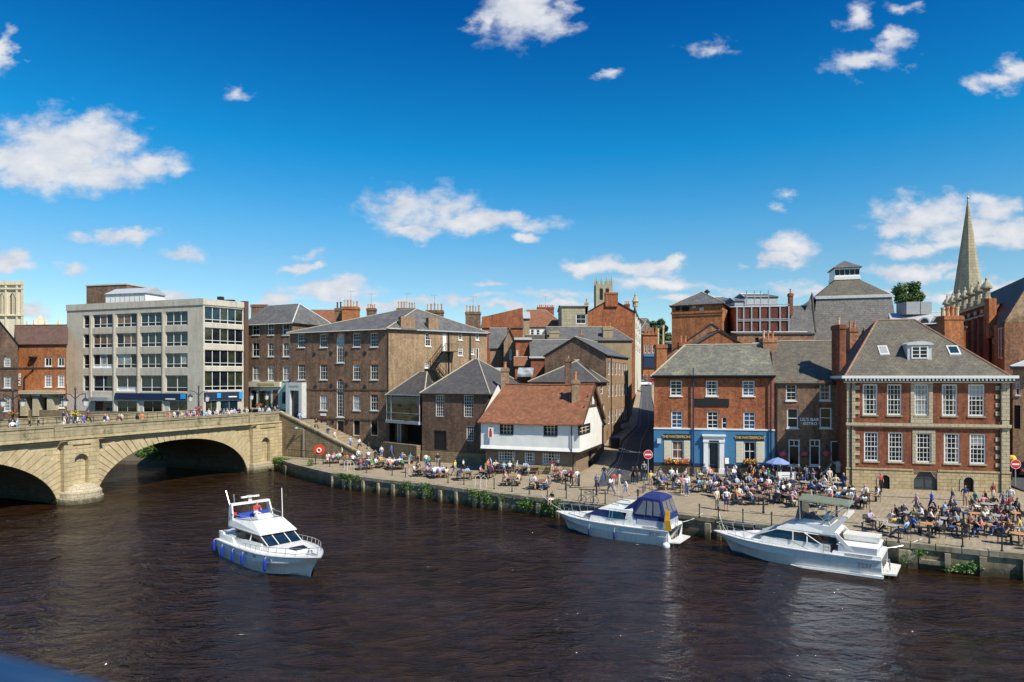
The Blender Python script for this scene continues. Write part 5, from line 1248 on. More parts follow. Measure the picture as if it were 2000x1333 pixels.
# iron fire escape on the side wall
fe = MB(); zA, zB_, zC = S.z(868, 687), S.z(835, 722), S.z(868, 742)
def flight(m_, u0, z0, u1, z1, d0=.15, d1=1.15, n_=12):
    for j in range(n_): t_ = (j+.5)/n_; u = u0+(u1-u0)*t_; z = z0+(z1-z0)*t_; S.box(m_, u-.13, u+.13, d0, d1, z-.03, z+.02)
    for d in (d0, d1):
        m_.tube([S.w(u0, d, z0-.1), S.w(u1, d, z1-.1)], .07, 5); m_.tube([S.w(u0, d, z0+.95), S.w(u1, d, z1+.95)], .035, 5)
        for j in range(n_//2+1): t_ = j/(n_//2); u = u0+(u1-u0)*t_; z = z0+(z1-z0)*t_; m_.tube([S.w(u, d, z), S.w(u, d, z+.95)], .02, 4)
flight(fe, S.u(862), zA, S.u(836), zB_); flight(fe, S.u(848), zB_+.1, S.u(876), zC-1)
for (x0, x1, z) in ((861, 886, zA), (829, 849, zB_)):
    S.box(fe, S.u(x0), S.u(x1), .05, 1.25, z-.08, z)
    for d in (1.22,):
        fe.tube([S.w(S.u(x0), d, z+1.0), S.w(S.u(x1), d, z+1.0)], .035, 5)
        for j in range(7): u = S.u(x0)+(S.u(x1)-S.u(x0))*j/6; fe.tube([S.w(u, d, z), S.w(u, d, z+1.0)], .02, 4)
for px in (874, 849, 829.5): fe.tube([S.w(S.u(px), 1.2, 5), S.w(S.u(px), 1.2, zA if px > 870 else zB_)], .06, 5)
tag(fe.build('fire_escape', 'iron'), 'black iron fire escape zigzagging up the tan brick side wall', 'fire escape')
# brick terrace next to it, above shops
h = House('brick_terrace', 'brown brick terrace of sash windows above cream and green shopfronts', 'house', rect(at(478, 106), at(571, 101.5), 9), 6.0, 20.1, 'brick_brown')
for a, b_ in ((493, 506.5), (523, 535), (552, 565)):
    for y0, y1 in ((632.7, 655), (669.5, 697), (716, 744)): h.window(0, a, y0, b_, y1, 2, 2, ref=(a+b_)/2, fw=.10, glass='glass' if y0 < 700 else 'glass_blind')
h.slab(0, 488, 746, 551, 756, 'cream_paint', 'shop_fascia', .01, .5)
h.slab(0, 490, 757, 549, 800, 'cream_paint', 'shop_front', .01, .2)
F = h.F[0]
for x0, x1, y0, m_ in ((494, 503, 762, 'glass'), (507, 531, 764, 'glass_green'), (535, 545, 762, 'glass_curtain')):
    k = MB(); F.quad(k, F.u(x0), F.u(x1), F.z(x0, 796), F.z(x0, y0), .22); h.part(k, 'shop_window', m_)
h.slab(0, 549.5, 748, 568, 800, 'mint_paint', 'side_shop_front', .01, .2); k = MB(); F.quad(k, F.u(553), F.u(562), F.z(557, 789), F.z(557, 766), .22); h.part(k, 'shop_window', 'glass_teal')
h.slab(0, 507, 749, 541, 753.5, 'gold', 'fascia_band', .5, .52)
h.roof(23.3, 'x', 0, 3.0, .3, 'slate', 'lead_pale', gutter='lead_pale'); h.walls()
h.chimney(490, 522, 595, 612, 110, 0, 'brick_brown', dep=1.5)
simple('tiled_house', 'long orange tiled roof seen above the terrace', 560, 662, 628, 606, 118, 9, 'brick_brown', 'tile_orange', i0=0)
# concrete office block
A, B, C2 = at(130.5, 107), at(397, 98), at(477.5, 103)
ob = House('office_block', 'five storey pale concrete office block with ribbon windows and navy shopfront', 'office block', [A, B, C2, A+Vector((10, 16, 0))], 6.0, 22.85, 'concrete')
F, G_ = ob.F[0], ob.F[1]
def bays(fi, x0, x1, y0, y1, n_, glass, ref, kick=.28, fr_m='white_paint', alt=None):
    fr = ob.F[fi]; a, b_ = fr.u(x0), fr.u(x1); c_, d = fr.z(ref, y1), fr.z(ref, y0); ob.ops[fi].append((a, b_, c_, d))
    m_ = MB(); zk = c_+(d-c_)*kick
    for i in range(n_+1): u = a+(b_-a-.07)*i/n_; fr.box(m_, u, u+.07, -.28, -.18, c_, d)
    for z in (c_, zk, d-.07): fr.box(m_, a+.07, b_-.07, -.28, -.185, z, z+.07)
    w_ = ob.part(m_, 'window', fr_m)
    for i in range(n_):
        k = MB(); u0, u1 = a+(b_-a)*i/n_+.035, a+(b_-a)*(i+1)/n_+.0; fr.quad(k, u0, u1, zk, d, -.24); g_ = glass
        if alt and random.random() < alt[1]: g_ = alt[0]
        ob.part(k, 'pane', g_, w_)
    k = MB(); fr.quad(k, a, b_, c_, zk, -.235); ob.part(k, 'lower_pane', 'glass_dark' if random.random() < .9 else 'white_paint', w_)
colx = [(162.4, 174.4, 1), (180.8, 220, 3), (226.6, 267.5, 3), (273.8, 315.8, 3), (322.6, 366.5, 3)]
rowy = [(610.5, 637), (649.4, 677.5), (691, 719), (733.5, 765.5)]
for j, (y0, y1) in enumerate(rowy):
    for i, (x0, x1, n_) in enumerate(colx):
        bays(0, x0, x1, y0, y1, n_ if j < 3 else max(1, n_-1), 'glass_teal' if (i > 2 or j == 3) else 'glass', 300, alt=('glass_curtain', .5) if (j < 2 and i in (1, 2)) else ('glass_blind', .08), kick=.25)
for j, (y0, y1) in enumerate([(600.5, 632), (641, 672.5), (684, 716), (725, 763)]): bays(1, 400, 475.5, y0, y1, 5, 'glass_teal' if j == 0 else 'glass', 425, kick=.2, alt=('glass_green', .4))
ob.slab(0, 228, 768.5, 366, 781.5, 'navy_fascia', 'shop_fascia', .01, .35, ref=300); ob.slab(1, 398, 766, 468, 779.5, 'navy_fascia', 'shop_fascia', .01, .35, ref=430)
for fi, x0, x1, y0, y1 in ((0, 356.5, 366, 770, 779.5), (1, 421.5, 429, 768, 777.5), (1, 464.5, 471.5, 765.5, 779)): ob.slab(fi, x0, x1 and y0, x1, y1, 'logo_blue', 'logo_square', .351, .38)
for fi, x0, x1, y in ((0, 327, 346, 778.5), (1, 444, 460, 774)): ob.slab(fi, x0, y, x1, y+2.2, 'sign_white', 'fascia_strip', .351, .37)
for fi, x0, x1, m_ in ((0, 228, 268, 'glass_green'), (0, 279, 316, 'glass_dark'), (0, 330, 366, 'glass_green'), (1, 401, 425, 'glass_green'), (1, 430, 466, 'glass_teal')):
    ob.window(fi, x0, 782.5, x1, 806, 2, 1, fw=.08, glass=m_, sill=None, name='shop_window', rail=False)
ob.slab(0, 183, 776, 221, 783, 'grey_metal', 'entrance_canopy', .01, 1.0); ob.opening(0, 184, 783, 220, 806, 'glass_teal', name='entrance', frame='lead_pale')
ob.opening(0, 165, 781, 175, 803, 'glass_dark', name='entrance', frame='white_paint')
k = MB(); F.box(k, F.u(131), F.u(179.5), .003, .02, 6.2, F.z(150, 772)); ob.part(k, 'painted_base', 'lead_pale')
k = MB()
for px in (177.6, 223.5, 270.5, 319.2): F.box(k, F.u(px)-.16, F.u(px)+.16, 0, .14, 6.2, 21.0)
ob.part(k, 'rib', 'concrete')
k = MB(); F.box(k, -.05, F.L+.05, -.3, .12, 22.2, 23.15); G_.box(k, -.05, G_.L, -.3, .12, 22.25, 23.1); ob.part(k, 'parapet', 'concrete')
k = MB(); k.poly([Vector((p.x, p.y, 22.6)) for p in ob.c]); ob.part(k, 'roof', 'asphalt')
k = MB(); G_.box(k, G_.L-.1, G_.L+.5, -1, .3, 6, 23.3); ob.part(k, 'end_fin', 'brown_timber')
ob.walls()
k = MB(); fr = Fr(at(168.8, 112), at(247, 110)); fr.box(k, 0, fr.L, -6, 0, 22, pz(558, 111)); pr = ob.part(k, 'plant_room', 'brick_brown')
k = MB(); fr.box(k, -.1, fr.L+.1, -6.1, .1, pz(558, 111)+.001, pz(558, 111)+.2); ob.part(k, 'roof_slab', 'concrete', pr)
k = MB(); fr = Fr(at(207, 106), at(283, 104)); zz = pz(574, 105); fr.box(k, 0, fr.L, -4, 0, 22, zz); sh = ob.part(k, 'roof_shed', 'white_stucco')
k = MB(); k.prism([fr.w(-.2, .2, zz), fr.w(-.2, -4.2, zz), fr.w(-.2, -2, zz+1.1)], [fr.w(fr.L+.2, .2, zz), fr.w(fr.L+.2, -4.2, zz), fr.w(fr.L+.2, -2, zz+1.1)]); ob.part(k, 'shed_roof', 'lead', sh)
k = MB()
for i in range(9): fr.box(k, fr.L*i/8-.05, fr.L*i/8+.05, .001, .05, 22.4, zz)
ob.part(k, 'shed_rib', 'lead', sh)
for x0 in (424, 437, 446):
    k = MB(); p = at(x0, 108); Fr(p, p+Vector((.9, 0, 0))).box(k, 0, .8, -.8, 0, 22.5, 24.6 if x0 == 424 else 24.1); ob.part(k, 'roof_unit', 'iron')
# far left pub: brown gable and orange brick wing
h = House('brick_pub', 'brown brick gabled pub front at the far left edge', 'pub', [at(-75, 102), at(35, 100.5), at(38, 112), at(-60, 116)], 5.5, pz(671, 101), 'brick_brown')
for y0, y1 in ((697, 717.5), (735.5, 758), (777, 804)): h.window(0, 7.4, y0, 21, y1, 4, 4, ref=14, fw=.12, bar=.07, rail=False, arch=(y0 < 700)); h.window(0, -30, y0, -16, y1, 4, 4, ref=14, fw=.12, bar=.07, rail=False)
F = h.F[0]; k = MB(); 
for y in (718.5, 761): z = F.z(14, y); F.box(k, 0, F.L, .003, .1, z-.12, z+.1)
h.part(k, 'string_course', 'brick_dark')
h.roof(pz(602, 101), 'y', 0, 0, .2, 'tile_plum', 'tile_plum'); h.walls()
h = House('brick_pub_wing', 'orange brick wing with plum tile roof, stone porch and white windows', 'pub', [at(34, 104), at(129, 103), at(130, 112), at(30, 113)], 5.5, pz(671, 103.5), 'brick_orange')
for x0, x1 in ((87, 101.4), (112.7, 125.8)):
    for y0, y1 in ((698.5, 716.5), (733, 756.5)): h.window(0, x0, y0, x1, y1, 2 if y0 < 700 else 4, 1 if y0 < 700 else 4, fw=.14, bar=.08, rail=False)
h.window(0, 112.7, 772.6, 125.8, 797.5, 4, 4, fw=.12, bar=.08, rail=False)
F = h.F[0]; k = MB(); z = F.z(80, 718.5); F.box(k, 0, F.L, .003, .1, z-.12, z+.1); h.part(k, 'string_course', 'brick_dark')
k = MB(); F.box(k, F.u(49), F.u(128), .0, 1.6, F.z(90, 770), F.z(90, 763)); F.box(k, F.u(52), F.u(112), 0, 1.3, F.z(90, 776), F.z(90, 770.1))
for px in (52, 76, 104): F.box(k, F.u(px), F.u(px)+.9, 0, 1.2, 6, F.z(90, 776.1))
pc = h.part(k, 'porch', 'ashlar')
h.opening(0, 60, 776, 74, 806, 'dark_void', name='door'); h.opening(0, 87, 776, 101, 806, 'dark_void', name='door')
k = MB(); F.box(k, F.u(72), F.u(95), 1.301, 1.34, F.z(84, 775.5), F.z(84, 768)); sb = h.part(k, 'sign', 'iron', pc)
text("YATES", .52, 'sign_white', F.w(F.u(83), 1.36, F.z(84, 771.8)), F, sb, bold=.02)
k = MB(); F.box(k, F.u(36), F.u(42), .01, .06, F.z(40, 755), F.z(40, 730)); sb = h.part(k, 'vertical_sign', 'brick_dark')
text("YATES", .72, 'sign_white', F.w(F.u(39), .08, F.z(40, 742.5)), F, sb, bold=.03, vertical=True)
k = MB(); k.tube([F.w(F.u(67), .15, F.z(67, 702)), F.w(F.u(67), .15, F.z(67, 722)), F.w(F.u(49), .15, F.z(49, 738)), F.w(F.u(49), .15, 6.2)], .11, 6); k.lathe(F.w(F.u(67), .2, F.z(67, 702)), [(.2, -.3), (.6, .25), (.6, .4)], 8); h.part(k, 'drainpipe', 'iron')
h.roof(pz(636, 108), 'x', 0, 0, .3, 'tile_plum', 'tile_plum'); h.walls()
# minster tower and nave pinnacles, far off
mt = empty('minster_tower', (at(8, 430).x, 430, 10), 'great pale gothic minster tower with tall lancet windows, cut by left edge', 'tower')
a, b_ = at(-34, 420), at(46.5, 420); fr = Fr(a, b_); W_ = fr.L; zt = pz(553, 420)
ops = []
for x0, x1 in ((-22, -12), (-1, 8), (18.5, 30)): ops.append((fr.u(x0), fr.u(x1), pz(614, 420), pz(572, 420)))
k = MB(); panel(k, fr, 0, W_, 10, zt, ops, .9); f1 = Fr(b_, b_+Vector((-19, 24, 0))); panel(k, f1, 0, 24, 10, zt, [], .3); k.poly([fr.w(0, 0, zt), fr.w(W_, 0, zt), fr.w(W_-19, -24, zt), fr.w(0, -24, zt)]); mt_w = k.build('wall', 'minster_stone', mt)
for a, b_, c_, d in ops:
    k = MB(); fr.quad(k, a, b_, c_, d, -.85); w_ = k.build('lancet', 'dark_void', mt)
    k = MB(); m_ = (a+b_)/2
    for sg in (-1, 1): k.poly([fr.w(m_+sg*(b_-a)/2, -.02, d), fr.w(m_+sg*(b_-a)/2, -.02, d-3.2), fr.w(m_+sg*(b_-a)*.3, -.02, d-1.2), fr.w(m_, -.02, d)][::sg])
    fr.box(k, m_-.25, m_+.25, -.8, -.3, c_, d); fr.box(k, m_-.9, m_-.7, -.8, -.6, c_, d-1); fr.box(k, m_+.7, m_+.9, -.8, -.4, c_, d-1); k.build('tracery', 'minster_stone', w_)
k = MB()
for px in (-34, -7, 13, 34.5, 44.5): u = fr.u(px); fr.box(k, u-.5, u+.5, 0, .9, 10, zt+.8)
for z in (zt-1.3, pz(618, 420), pz(566, 420)): fr.box(k, 0, W_, .0, 1.1, z, z+.6)
k.build('buttress', 'minster_stone', mt)
k = MB(); 
for i in range(12): fr.box(k, W_*i/12, W_*(i+.6)/12, -.6, .2, zt, zt+1.2)
k.build('battlement', 'minster_stone', mt)
nv = empty('minster_nave', (at(90, 400).x, 400, 10), 'pale minster nave roof and pinnacles just above the plum roof', 'church')
fr = Fr(at(46, 395), at(140, 395)); k = MB(); fr.box(k, 0, fr.L, -10, 0, 10, pz(634, 395)); k.build('wall', 'minster_stone', nv)
for px in (53, 66, 88, 114): k = MB(); k.lathe(fr.w(fr.u(px), -.5, pz(634, 395)), [(.8, 0), (.6, 1.8), (.05, 4.2 if px > 60 else 3)], 5); k.build('pinnacle', 'minster_stone', nv)
k = MB(); k.rings([[Vector((at(79, 398).x+r*math.cos(a), 398+r*math.sin(a), z)) for a in [math.pi/4+math.pi/2*j for j in range(4)]] for z, r in ((pz(636, 398), 3.6), (pz(614, 398), .1))]); k.build('gablet', 'minster_stone', nv)
# ================================================================ BOATS
class BF:
    """boat frame: x forward from the transom, y to port, z up from the waterline"""
    def __init__(s, o, h, zf=1., xf=1.): s.zf = zf; s.xf = xf; s.o = Vector((o[0], o[1], 0)); s.h = Vector((h[0], h[1], 0)).normalized(); s.p = Vector((-s.h.y, s.h.x, 0))
    def __call__(s, x, y, z): return s.o+s.h*(x*s.xf)+s.p*y+Vector((0, 0, z if z < 1.1 else 1.1+(z-1.1)*s.zf))
def lerp_tab(tab, x):
    for (x0, v0), (x1, v1) in zip(tab[:-1], tab[1:]):
        if x <= x1: t_ = (x-x0)/(x1-x0); return v0+(v1-v0)*t_
    return tab[-1][1]
class Boat:
    def __init__(s, label, bf, L, B, sheer0, sheer1, bow=1.3):
        s.b = bf; s.L, s.B = L, B
        s.root = empty('motor_cruiser', bf(L/2, 0, 0), label, 'boat')
        s.half = lambda x: (B/2)*(.93+.07*min(1, x/L*3) if x < L*.45 else max(.0, 1-((x/L-.45)/.55)**2.6))
        s.sh = lambda x: sheer0+(sheer1-sheer0)*(x/L)**2.0
        N = 30; st = []
        for i in range(N+1):
            x = L*i/N; hb = max(.02, s.half(x)); zs_ = s.sh(x); f = x/L
            rake = bow*max(0, (f-.62)/.38)**1.6       # the lower stations sit further aft: a raked stem
            zc = .05+.55*max(0, (f-.5)/.5)**1.7; cw = hb*(.90-.32*max(0, f-.45)/.55)
            pts = [(x-rake*1.0, 0, -.55+.5*f**3), (x-rake*.75, cw*.95, zc-.12), (x-rake*.7, cw, zc), (x-rake*.35, hb*.97-.03*f, zc+(zs_-zc)*.52), (x-rake*.33, hb*.985, zc+(zs_-zc)*.55), (x-.0, hb, zs_)]
            st.append([(px_, y, z) for px_, y, z in pts])
        k = MB(); vs = []; fs = []; n = 6
        for side in (1, -1):
            off = len(vs)
            for r in st: vs += [bf(x, y*side, z) for x, y, z in r]
            for i in range(N):
                for j in range(n-1):
                    a = off+i*n+j; q = (a, a+n, a+n+1, a+1); fs.append(q if side > 0 else q[::-1])
            fs.append(tuple(off+j for j in range(n)) if side > 0 else tuple(off+j for j in reversed(range(n))))
        k.mesh(vs, fs); s.st = st
        s.hull = k.build('hull', 'gelcoat', s.root, True)
        md = s.hull.modifiers.new('edges', 'EDGE_SPLIT'); md.split_angle = R(25)
        k = MB()
        for side in (1, -1): k.tube([bf(r[5][0], (r[5][1]+.02)*side, r[5][2]-.04) for r in st], .05, 5)
        k.build('rubbing_strake', 'gelcoat_grey', s.root)
        k = MB(); 
        for i in range(N): a, c = st[i][5], st[i+1][5]; k.poly([bf(a[0], a[1], a[2]), bf(c[0], c[1], c[2]), bf(c[0], -c[1], c[2]), bf(a[0], -a[1], a[2])][::-1])
        k.build('deck', 'gelcoat', s.root)
        k = MB()
        for side in (1, -1):
            for i in range(N):
                a, c = st[i][1], st[i+1][1]; k.poly([bf(a[0], (a[1]+.012)*side, -.02), bf(c[0], (c[1]+.012)*side, -.02), bf(c[0], (c[1]+.012)*side, min(.10, c[2]+.03)), bf(a[0], (a[1]+.012)*side, min(.10, a[2]+.03))])
        k.build('boot_stripe', 'antifoul', s.root)
    def loft(s, name, mat, rings, parent=None, smooth=False):
        """rings: lists of (x, halfwidth, z) from stern to bow; mirrored to a closed loop"""
        k = MB(); R3 = [[s.b(x, y, z) for x, y, z in r]+[s.b(x, -y, z) for x, y, z in reversed(r)] for r in rings]
        k.rings(R3); return k.build(name, mat, parent or s.root, smooth)
    def tubes(s, name, mat, paths, r=.02, parent=None):
        k = MB()
        if name in ('window_pillar', 'sunshade_frame', 'window_frame'):
            for p in paths: k = MB(); k.tube([s.b(*q) for q in p], r, 5); k.build(name, mat, parent or s.root)
            return
        for p in paths: k.tube([s.b(*q) for q in p], r, 5)
        return k.build(name, mat, parent or s.root)
    def rail(s, x0, x1, hgt=.62, inset=.12, name='guard_rail', pulpit=True, n_=9, mid=False, r=.018):
        for side in (1, -1):
            top = []; k = []
            for i in range(n_+1):
                x = x0+(x1-x0)*i/n_; y = max(.06, s.half(x)-inset)*side; z = s.sh(x); hh = hgt*(.75+.35*i/n_)
                top.append((x+.12, y, z+hh)); k.append([(x, y, z), (x+.12, y, z+hh)])
            top[0] = (x0-.3, max(.06, s.half(x0)-inset)*side, s.sh(x0)+hgt*.1)
            paths = [top]+k[1:]
            if mid: paths.append([(p[0]-.05, p[1], p[2]-hgt*.45) for p in top[2:]])
            if pulpit: paths.append([top[-1], (x1+.42, 0.0, s.sh(x1)+hgt*1.1)])
            s.tubes(name, 'chrome', paths, r)
def fender(bt, x, side, label, mat='fender_blue', h=.62, r=.10, drop=.35):
    p = bt.b(x, (bt.half(x)+.14)*side, 0); top = bt.sh(x)-drop
    o = empty('fender', (p.x, p.y, top), label, 'fender', 'fenders hanging from the cruisers')
    k = MB(); k.lathe((p.x, p.y, top-h), [(.02, 0), (r*.8, .06), (r, .16), (r, h-.16), (r*.8, h-.06), (.03, h)], 10); k.build('body', mat, o, True)
    q = bt.b(x, (bt.half(x)-.03)*side, bt.sh(x)+.02); k = MB(); k.tube([(p.x, p.y, top), q], .012, 4); k.build('rope', 'gelcoat', o)
# ---- moving flybridge cruiser
b1 = BF((-18.2, 46.0), (.72, -.694), .74); bt = Boat('white flybridge motor cruiser under way with red-clad helmsman and blue seats', b1, 10.0, 3.7, 1.12, 1.5, 1.1)
bt.loft('coach_roof', 'gelcoat', [[(3.2, 1.38, 1.15), (6.2, 1.2, 1.3), (8.3, .55, 1.42)], [(3.2, 1.3, 1.55), (6.1, 1.1, 1.62), (8.0, .45, 1.60)]])
cab = bt.loft('cabin', 'gelcoat', [[(1.3, 1.5, 1.1), (5.4, 1.32, 1.25)], [(1.3, 1.46, 1.72), (5.35, 1.24, 1.72)]])
bt.loft('cabin_window', 'boat_glass', [[(2.3, 1.455, 1.7), (5.9, 1.10, 1.66)], [(2.9, 1.33, 2.38), (4.75, 1.10, 2.38)]])
bt.tubes('window_pillar', 'gelcoat', [[(5.92, y*1.10, 1.66), (4.78, y*1.1, 2.38)] for y in (1, .36, -.36, -1)]+[[(4.0, y*1.33, 1.70), (4.1, y*1.2, 2.38)] for y in (1, -1)], .035)
bt.loft('flybridge', 'gelcoat', [[(1.5, 1.42, 2.36), (5.15, 1.22, 2.36)], [(1.3, 1.45, 2.5), (5.05, 1.18, 2.5)], [(1.35, 1.38, 3.05), (3.75, 1.0, 3.22)]])
bt.loft('aft_bulwark', 'gelcoat', [[(.05, 1.55, 1.1), (1.0, 1.6, 1.1)], [(-.12, 1.5, 1.75), (.55, 1.5, 1.75)]])
bt.loft('cockpit_well', 'gelcoat_grey', [[(.1, 1.2, 1.74), (.45, 1.25, 1.74)], [(.1, 1.2, 1.76), (.45, 1.25, 1.76)]])
bt.loft('cockpit_side', 'gelcoat', [[(.3, 1.62, 1.1), (2.4, 1.6, 1.12)], [(.3, 1.55, 1.6), (1.9, 1.5, 1.6)]])
bt.loft('cockpit_locker', 'teak', [[(1.0, .9, 1.61), (1.25, .9, 1.61)], [(1.0, .9, 2.05), (1.25, .9, 2.05)]])
bt.loft('flybridge_cockpit', 'gelcoat_grey', [[(1.6, 1.2, 3.12), (3.3, .95, 3.23)], [(1.6, 1.2, 3.14), (3.3, .95, 3.25)]])
bt.loft('helm_seat', 'seat_blue', [[(1.55, 1.05, 3.1), (2.2, 1.05, 3.1)], [(1.5, 1.0, 3.5), (1.75, 1.0, 3.5)]])
bt.loft('helm_console', 'gelcoat', [[(2.9, .55, 3.1), (3.5, .5, 3.2)], [(2.95, .5, 3.55), (3.2, .45, 3.55)]])
k = MB()
for y in (1.42, -1.42): k.prism([b1(1.1, y, 2.3), b1(1.9, y, 2.3), b1(1.9, y*.94, 2.3), b1(1.1, y*.94, 2.3)], [b1(1.0, y*.92, 4.25), b1(1.35, y*.92, 4.25), b1(1.35, y*.86, 4.25), b1(1.0, y*.86, 4.25)])
k.prism([b1(1.0, 1.31, 4.15), b1(1.35, 1.31, 4.15), b1(1.35, -1.31, 4.15), b1(1.0, -1.31, 4.15)], [b1(1.0, 1.31, 4.32), b1(1.35, 1.31, 4.32), b1(1.35, -1.31, 4.32), b1(1.0, -1.31, 4.32)])
k.build('radar_arch', 'gelcoat', bt.root)
k = MB(); k.lathe(b1(1.2, 0, 4.3), [(.12, 0), (.12, .3), (.25, .32), (.25, .4)], 8); k.prism([b1(1.05, .6, 4.7), b1(1.3, .6, 4.7), b1(1.3, -.6, 4.7), b1(1.05, -.6, 4.7)], [b1(1.1, .6, 4.82), b1(1.25, .6, 4.82), b1(1.25, -.6, 4.82), b1(1.1, -.6, 4.82)]); k.build('radar_scanner', 'gelcoat', bt.root)
bt.tubes('aerial', 'gelcoat', [[(3.7, 1.0, 3.2), (3.1, 1.25, 5.6)]], .025); bt.tubes('aerial', 'gelcoat', [[(1.1, -1.3, 4.2), (.6, -1.35, 5.4)]], .035); bt.tubes('navigation_mast', 'chrome', [[(1.1, -1.0, 4.3), (1.0, -1.0, 5.1)]], .03)
bt.tubes('flybridge_rail', 'chrome', [[(1.4, y*1.38, 3.1), (1.4, y*1.38, 3.5), (3.4, y*1.05, 3.55), (3.75, y*.95, 3.25)] for y in (1, -1)]+[[(3.75, .95, 3.3), (3.75, -.95, 3.3)]], .02)
k = MB(); k.poly([b1(1.0, -1.15, 3.2), b1(.9, -.75, 3.2), b1(.8, -.8, 4.1), b1(.95, -1.1, 4.15)]); k.poly([b1(.99, -1.15, 3.2), b1(.94, -1.1, 4.15), b1(.79, -.8, 4.1), b1(.89, -.75, 3.2)]); k.build('ensign', 'ensign_red', bt.root)
bt.rail(3.6, 9.35, .62, mid=False)
k = MB(); k.prism([b1(7.3, .5, 1.62), b1(8.0, .4, 1.6), b1(8.0, -.4, 1.6), b1(7.3, -.5, 1.62)], [b1(7.35, .45, 1.72), b1(7.95, .35, 1.7), b1(7.95, -.35, 1.7), b1(7.35, -.45, 1.72)]); k.build('deck_hatch', 'glass_dark', bt.root)
k = MB(); k.lathe(b1(8.9, 0, 1.46), [(.16, 0), (.16, .18), (.08, .22), (.12, .32)], 8); k.prism([b1(9.0, .08, 1.48), b1(9.75, .05, 1.5), b1(9.75, -.05, 1.5), b1(9.0, -.08, 1.48)], [b1(9.0, .08, 1.58), b1(9.75, .05, 1.58), b1(9.75, -.05, 1.58), b1(9.0, -.08, 1.58)]); k.build('anchor_winch', 'chrome', bt.root)
for x in (4.6, 5.6, 7.1):
    k = MB(); y = -(bt.half(x)+.02); k.prism([b1(x-.16, y+.2, .92), b1(x+.16, y+.2, .92), b1(x+.16, y+.03, .92), b1(x-.16, y+.03, .92)], [b1(x-.16, y+.2, 1.06), b1(x+.16, y+.2, 1.06), b1(x+.16, y+.0, 1.06), b1(x-.16, y+.0, 1.06)]); k.build('porthole', 'grey_metal', bt.root)
for i, (x, nm) in enumerate(((-.05, 'trailing aslant at its stern corner'), (1.3, 'second from the stern'), (3.0, 'midway along its side'), (4.4, 'second from the bow'), (6.9, 'nearest its bow'))):
    fender(bt, x, -1, f'blue fender on the moving cruiser, {nm}', h=.75, drop=.25 if i else .1)
BOAT1 = bt
# ---- cruiser with the blue canopy
b2 = BF((11.55, 48.25), (-.848, .530), .9, .925); bt = Boat('moored white cruiser with navy blue cockpit canopy and yellow flag', b2, 10.3, 3.3, 1.1, 1.3, 1.2)
bt.loft('foredeck_trunk', 'gelcoat', [[(3.6, 1.3, 1.1), (7.4, 1.0, 1.28), (9.0, .35, 1.32)], [(3.6, 1.22, 1.5), (7.0, .85, 1.5), (8.4, .25, 1.42)]])
bt.loft('cabin', 'gelcoat', [[(3.0, 1.42, 1.1), (6.6, 1.25, 1.2)], [(3.0, 1.38, 1.6), (6.5, 1.18, 1.55)]])
bt.loft('windscreen_cover', 'canopy_blue', [[(4.9, 1.33, 1.56), (7.15, 1.0, 1.5)], [(4.9, 1.2, 2.12), (5.9, .98, 2.12)]])
bt.loft('cabin_window', 'boat_glass', [[(3.3, 1.372, 1.58), (5.0, 1.34, 1.56)], [(3.9, 1.24, 2.12), (5.0, 1.2, 2.12)]])
bt.tubes('window_frame', 'chrome', [[(4.6, 1.36, 1.6), (4.6, 1.24, 2.1)], [(4.85, 1.35, 1.6), (4.85, 1.23, 2.1)], [(3.3, 1.37, 1.6), (7.1, 1.02, 1.52)]], .02)
bt.loft('roof', 'gelcoat', [[(2.9, 1.32, 2.1), (5.95, 1.02, 2.1)], [(2.9, 1.28, 2.3), (5.7, .95, 2.26)], [(3.1, 1.0, 2.75), (4.5, .7, 2.75)]])
bt.loft('cabin_side', 'gelcoat', [[(2.3, 1.45, 1.1), (3.6, 1.42, 1.1)], [(2.8, 1.3, 2.15), (3.4, 1.3, 2.15)]])
bt.loft('cockpit_side', 'gelcoat_grey', [[(.25, 1.42, 1.1), (2.5, 1.48, 1.1)], [(.3, 1.38, 1.75), (2.5, 1.40, 1.75)]])
bt.loft('aft_coaming', 'gelcoat', [[(.0, 1.52, 1.1), (2.7, 1.56, 1.1)], [(.05, 1.5, 1.28), (2.6, 1.5, 1.28)]])
bt.loft('canopy', 'canopy_blue', [[(.25, 1.40, 1.75), (2.75, 1.40, 1.75)], [(.35, 1.38, 2.1), (2.9, 1.34, 2.1)], [(.75, 1.2, 3.35), (2.3, 1.15, 3.45)], [(1.0, .6, 3.62), (2.1, .6, 3.68)]])
bt.loft('canopy_front', 'canopy_blue', [[(2.3, 1.2, 2.1), (3.7, 1.15, 2.35)], [(2.2, 1.1, 3.4), (2.4, 1.1, 3.4)]])
def patch(bt, pts, mat, name, side=1, e=.012):
    k = MB(); P = [bt.b(x, y*side, z) for x, y, z in pts]; nrm = (P[1]-P[0]).cross(P[2]-P[0]).normalized()
    if nrm.dot(bt.b.p)*side < 0: nrm = -nrm
    P = [p+nrm*e for p in P]; k.poly(P); return k.build(name, mat, bt.root)
def yside(z): return 1.40-(z-1.75)*(.2/1.6) if z < 3.35 else 1.2
for (xa, xb, xc, xd) in ((.55, 1.2, 1.25, .85), (1.3, 1.75, 1.75, 1.35), (1.85, 2.7, 2.05, 1.83)):
    patch(bt, [(xa, 1.385, 2.12), (xb, 1.365, 2.12), (xc, 1.19, 3.2), (xd, 1.2, 3.15)], 'canopy_clear', 'canopy_window', 1, .03)
k = MB(); 
for y0, y1 in ((1.2, .45), (.35, -.35), (-.45, -1.2)): k.poly([b2(.40, y0, 2.2), b2(.40, y1, 2.2), b2(.70, y1*.9, 3.2), b2(.70, y0*.9, 3.2)][::-1])
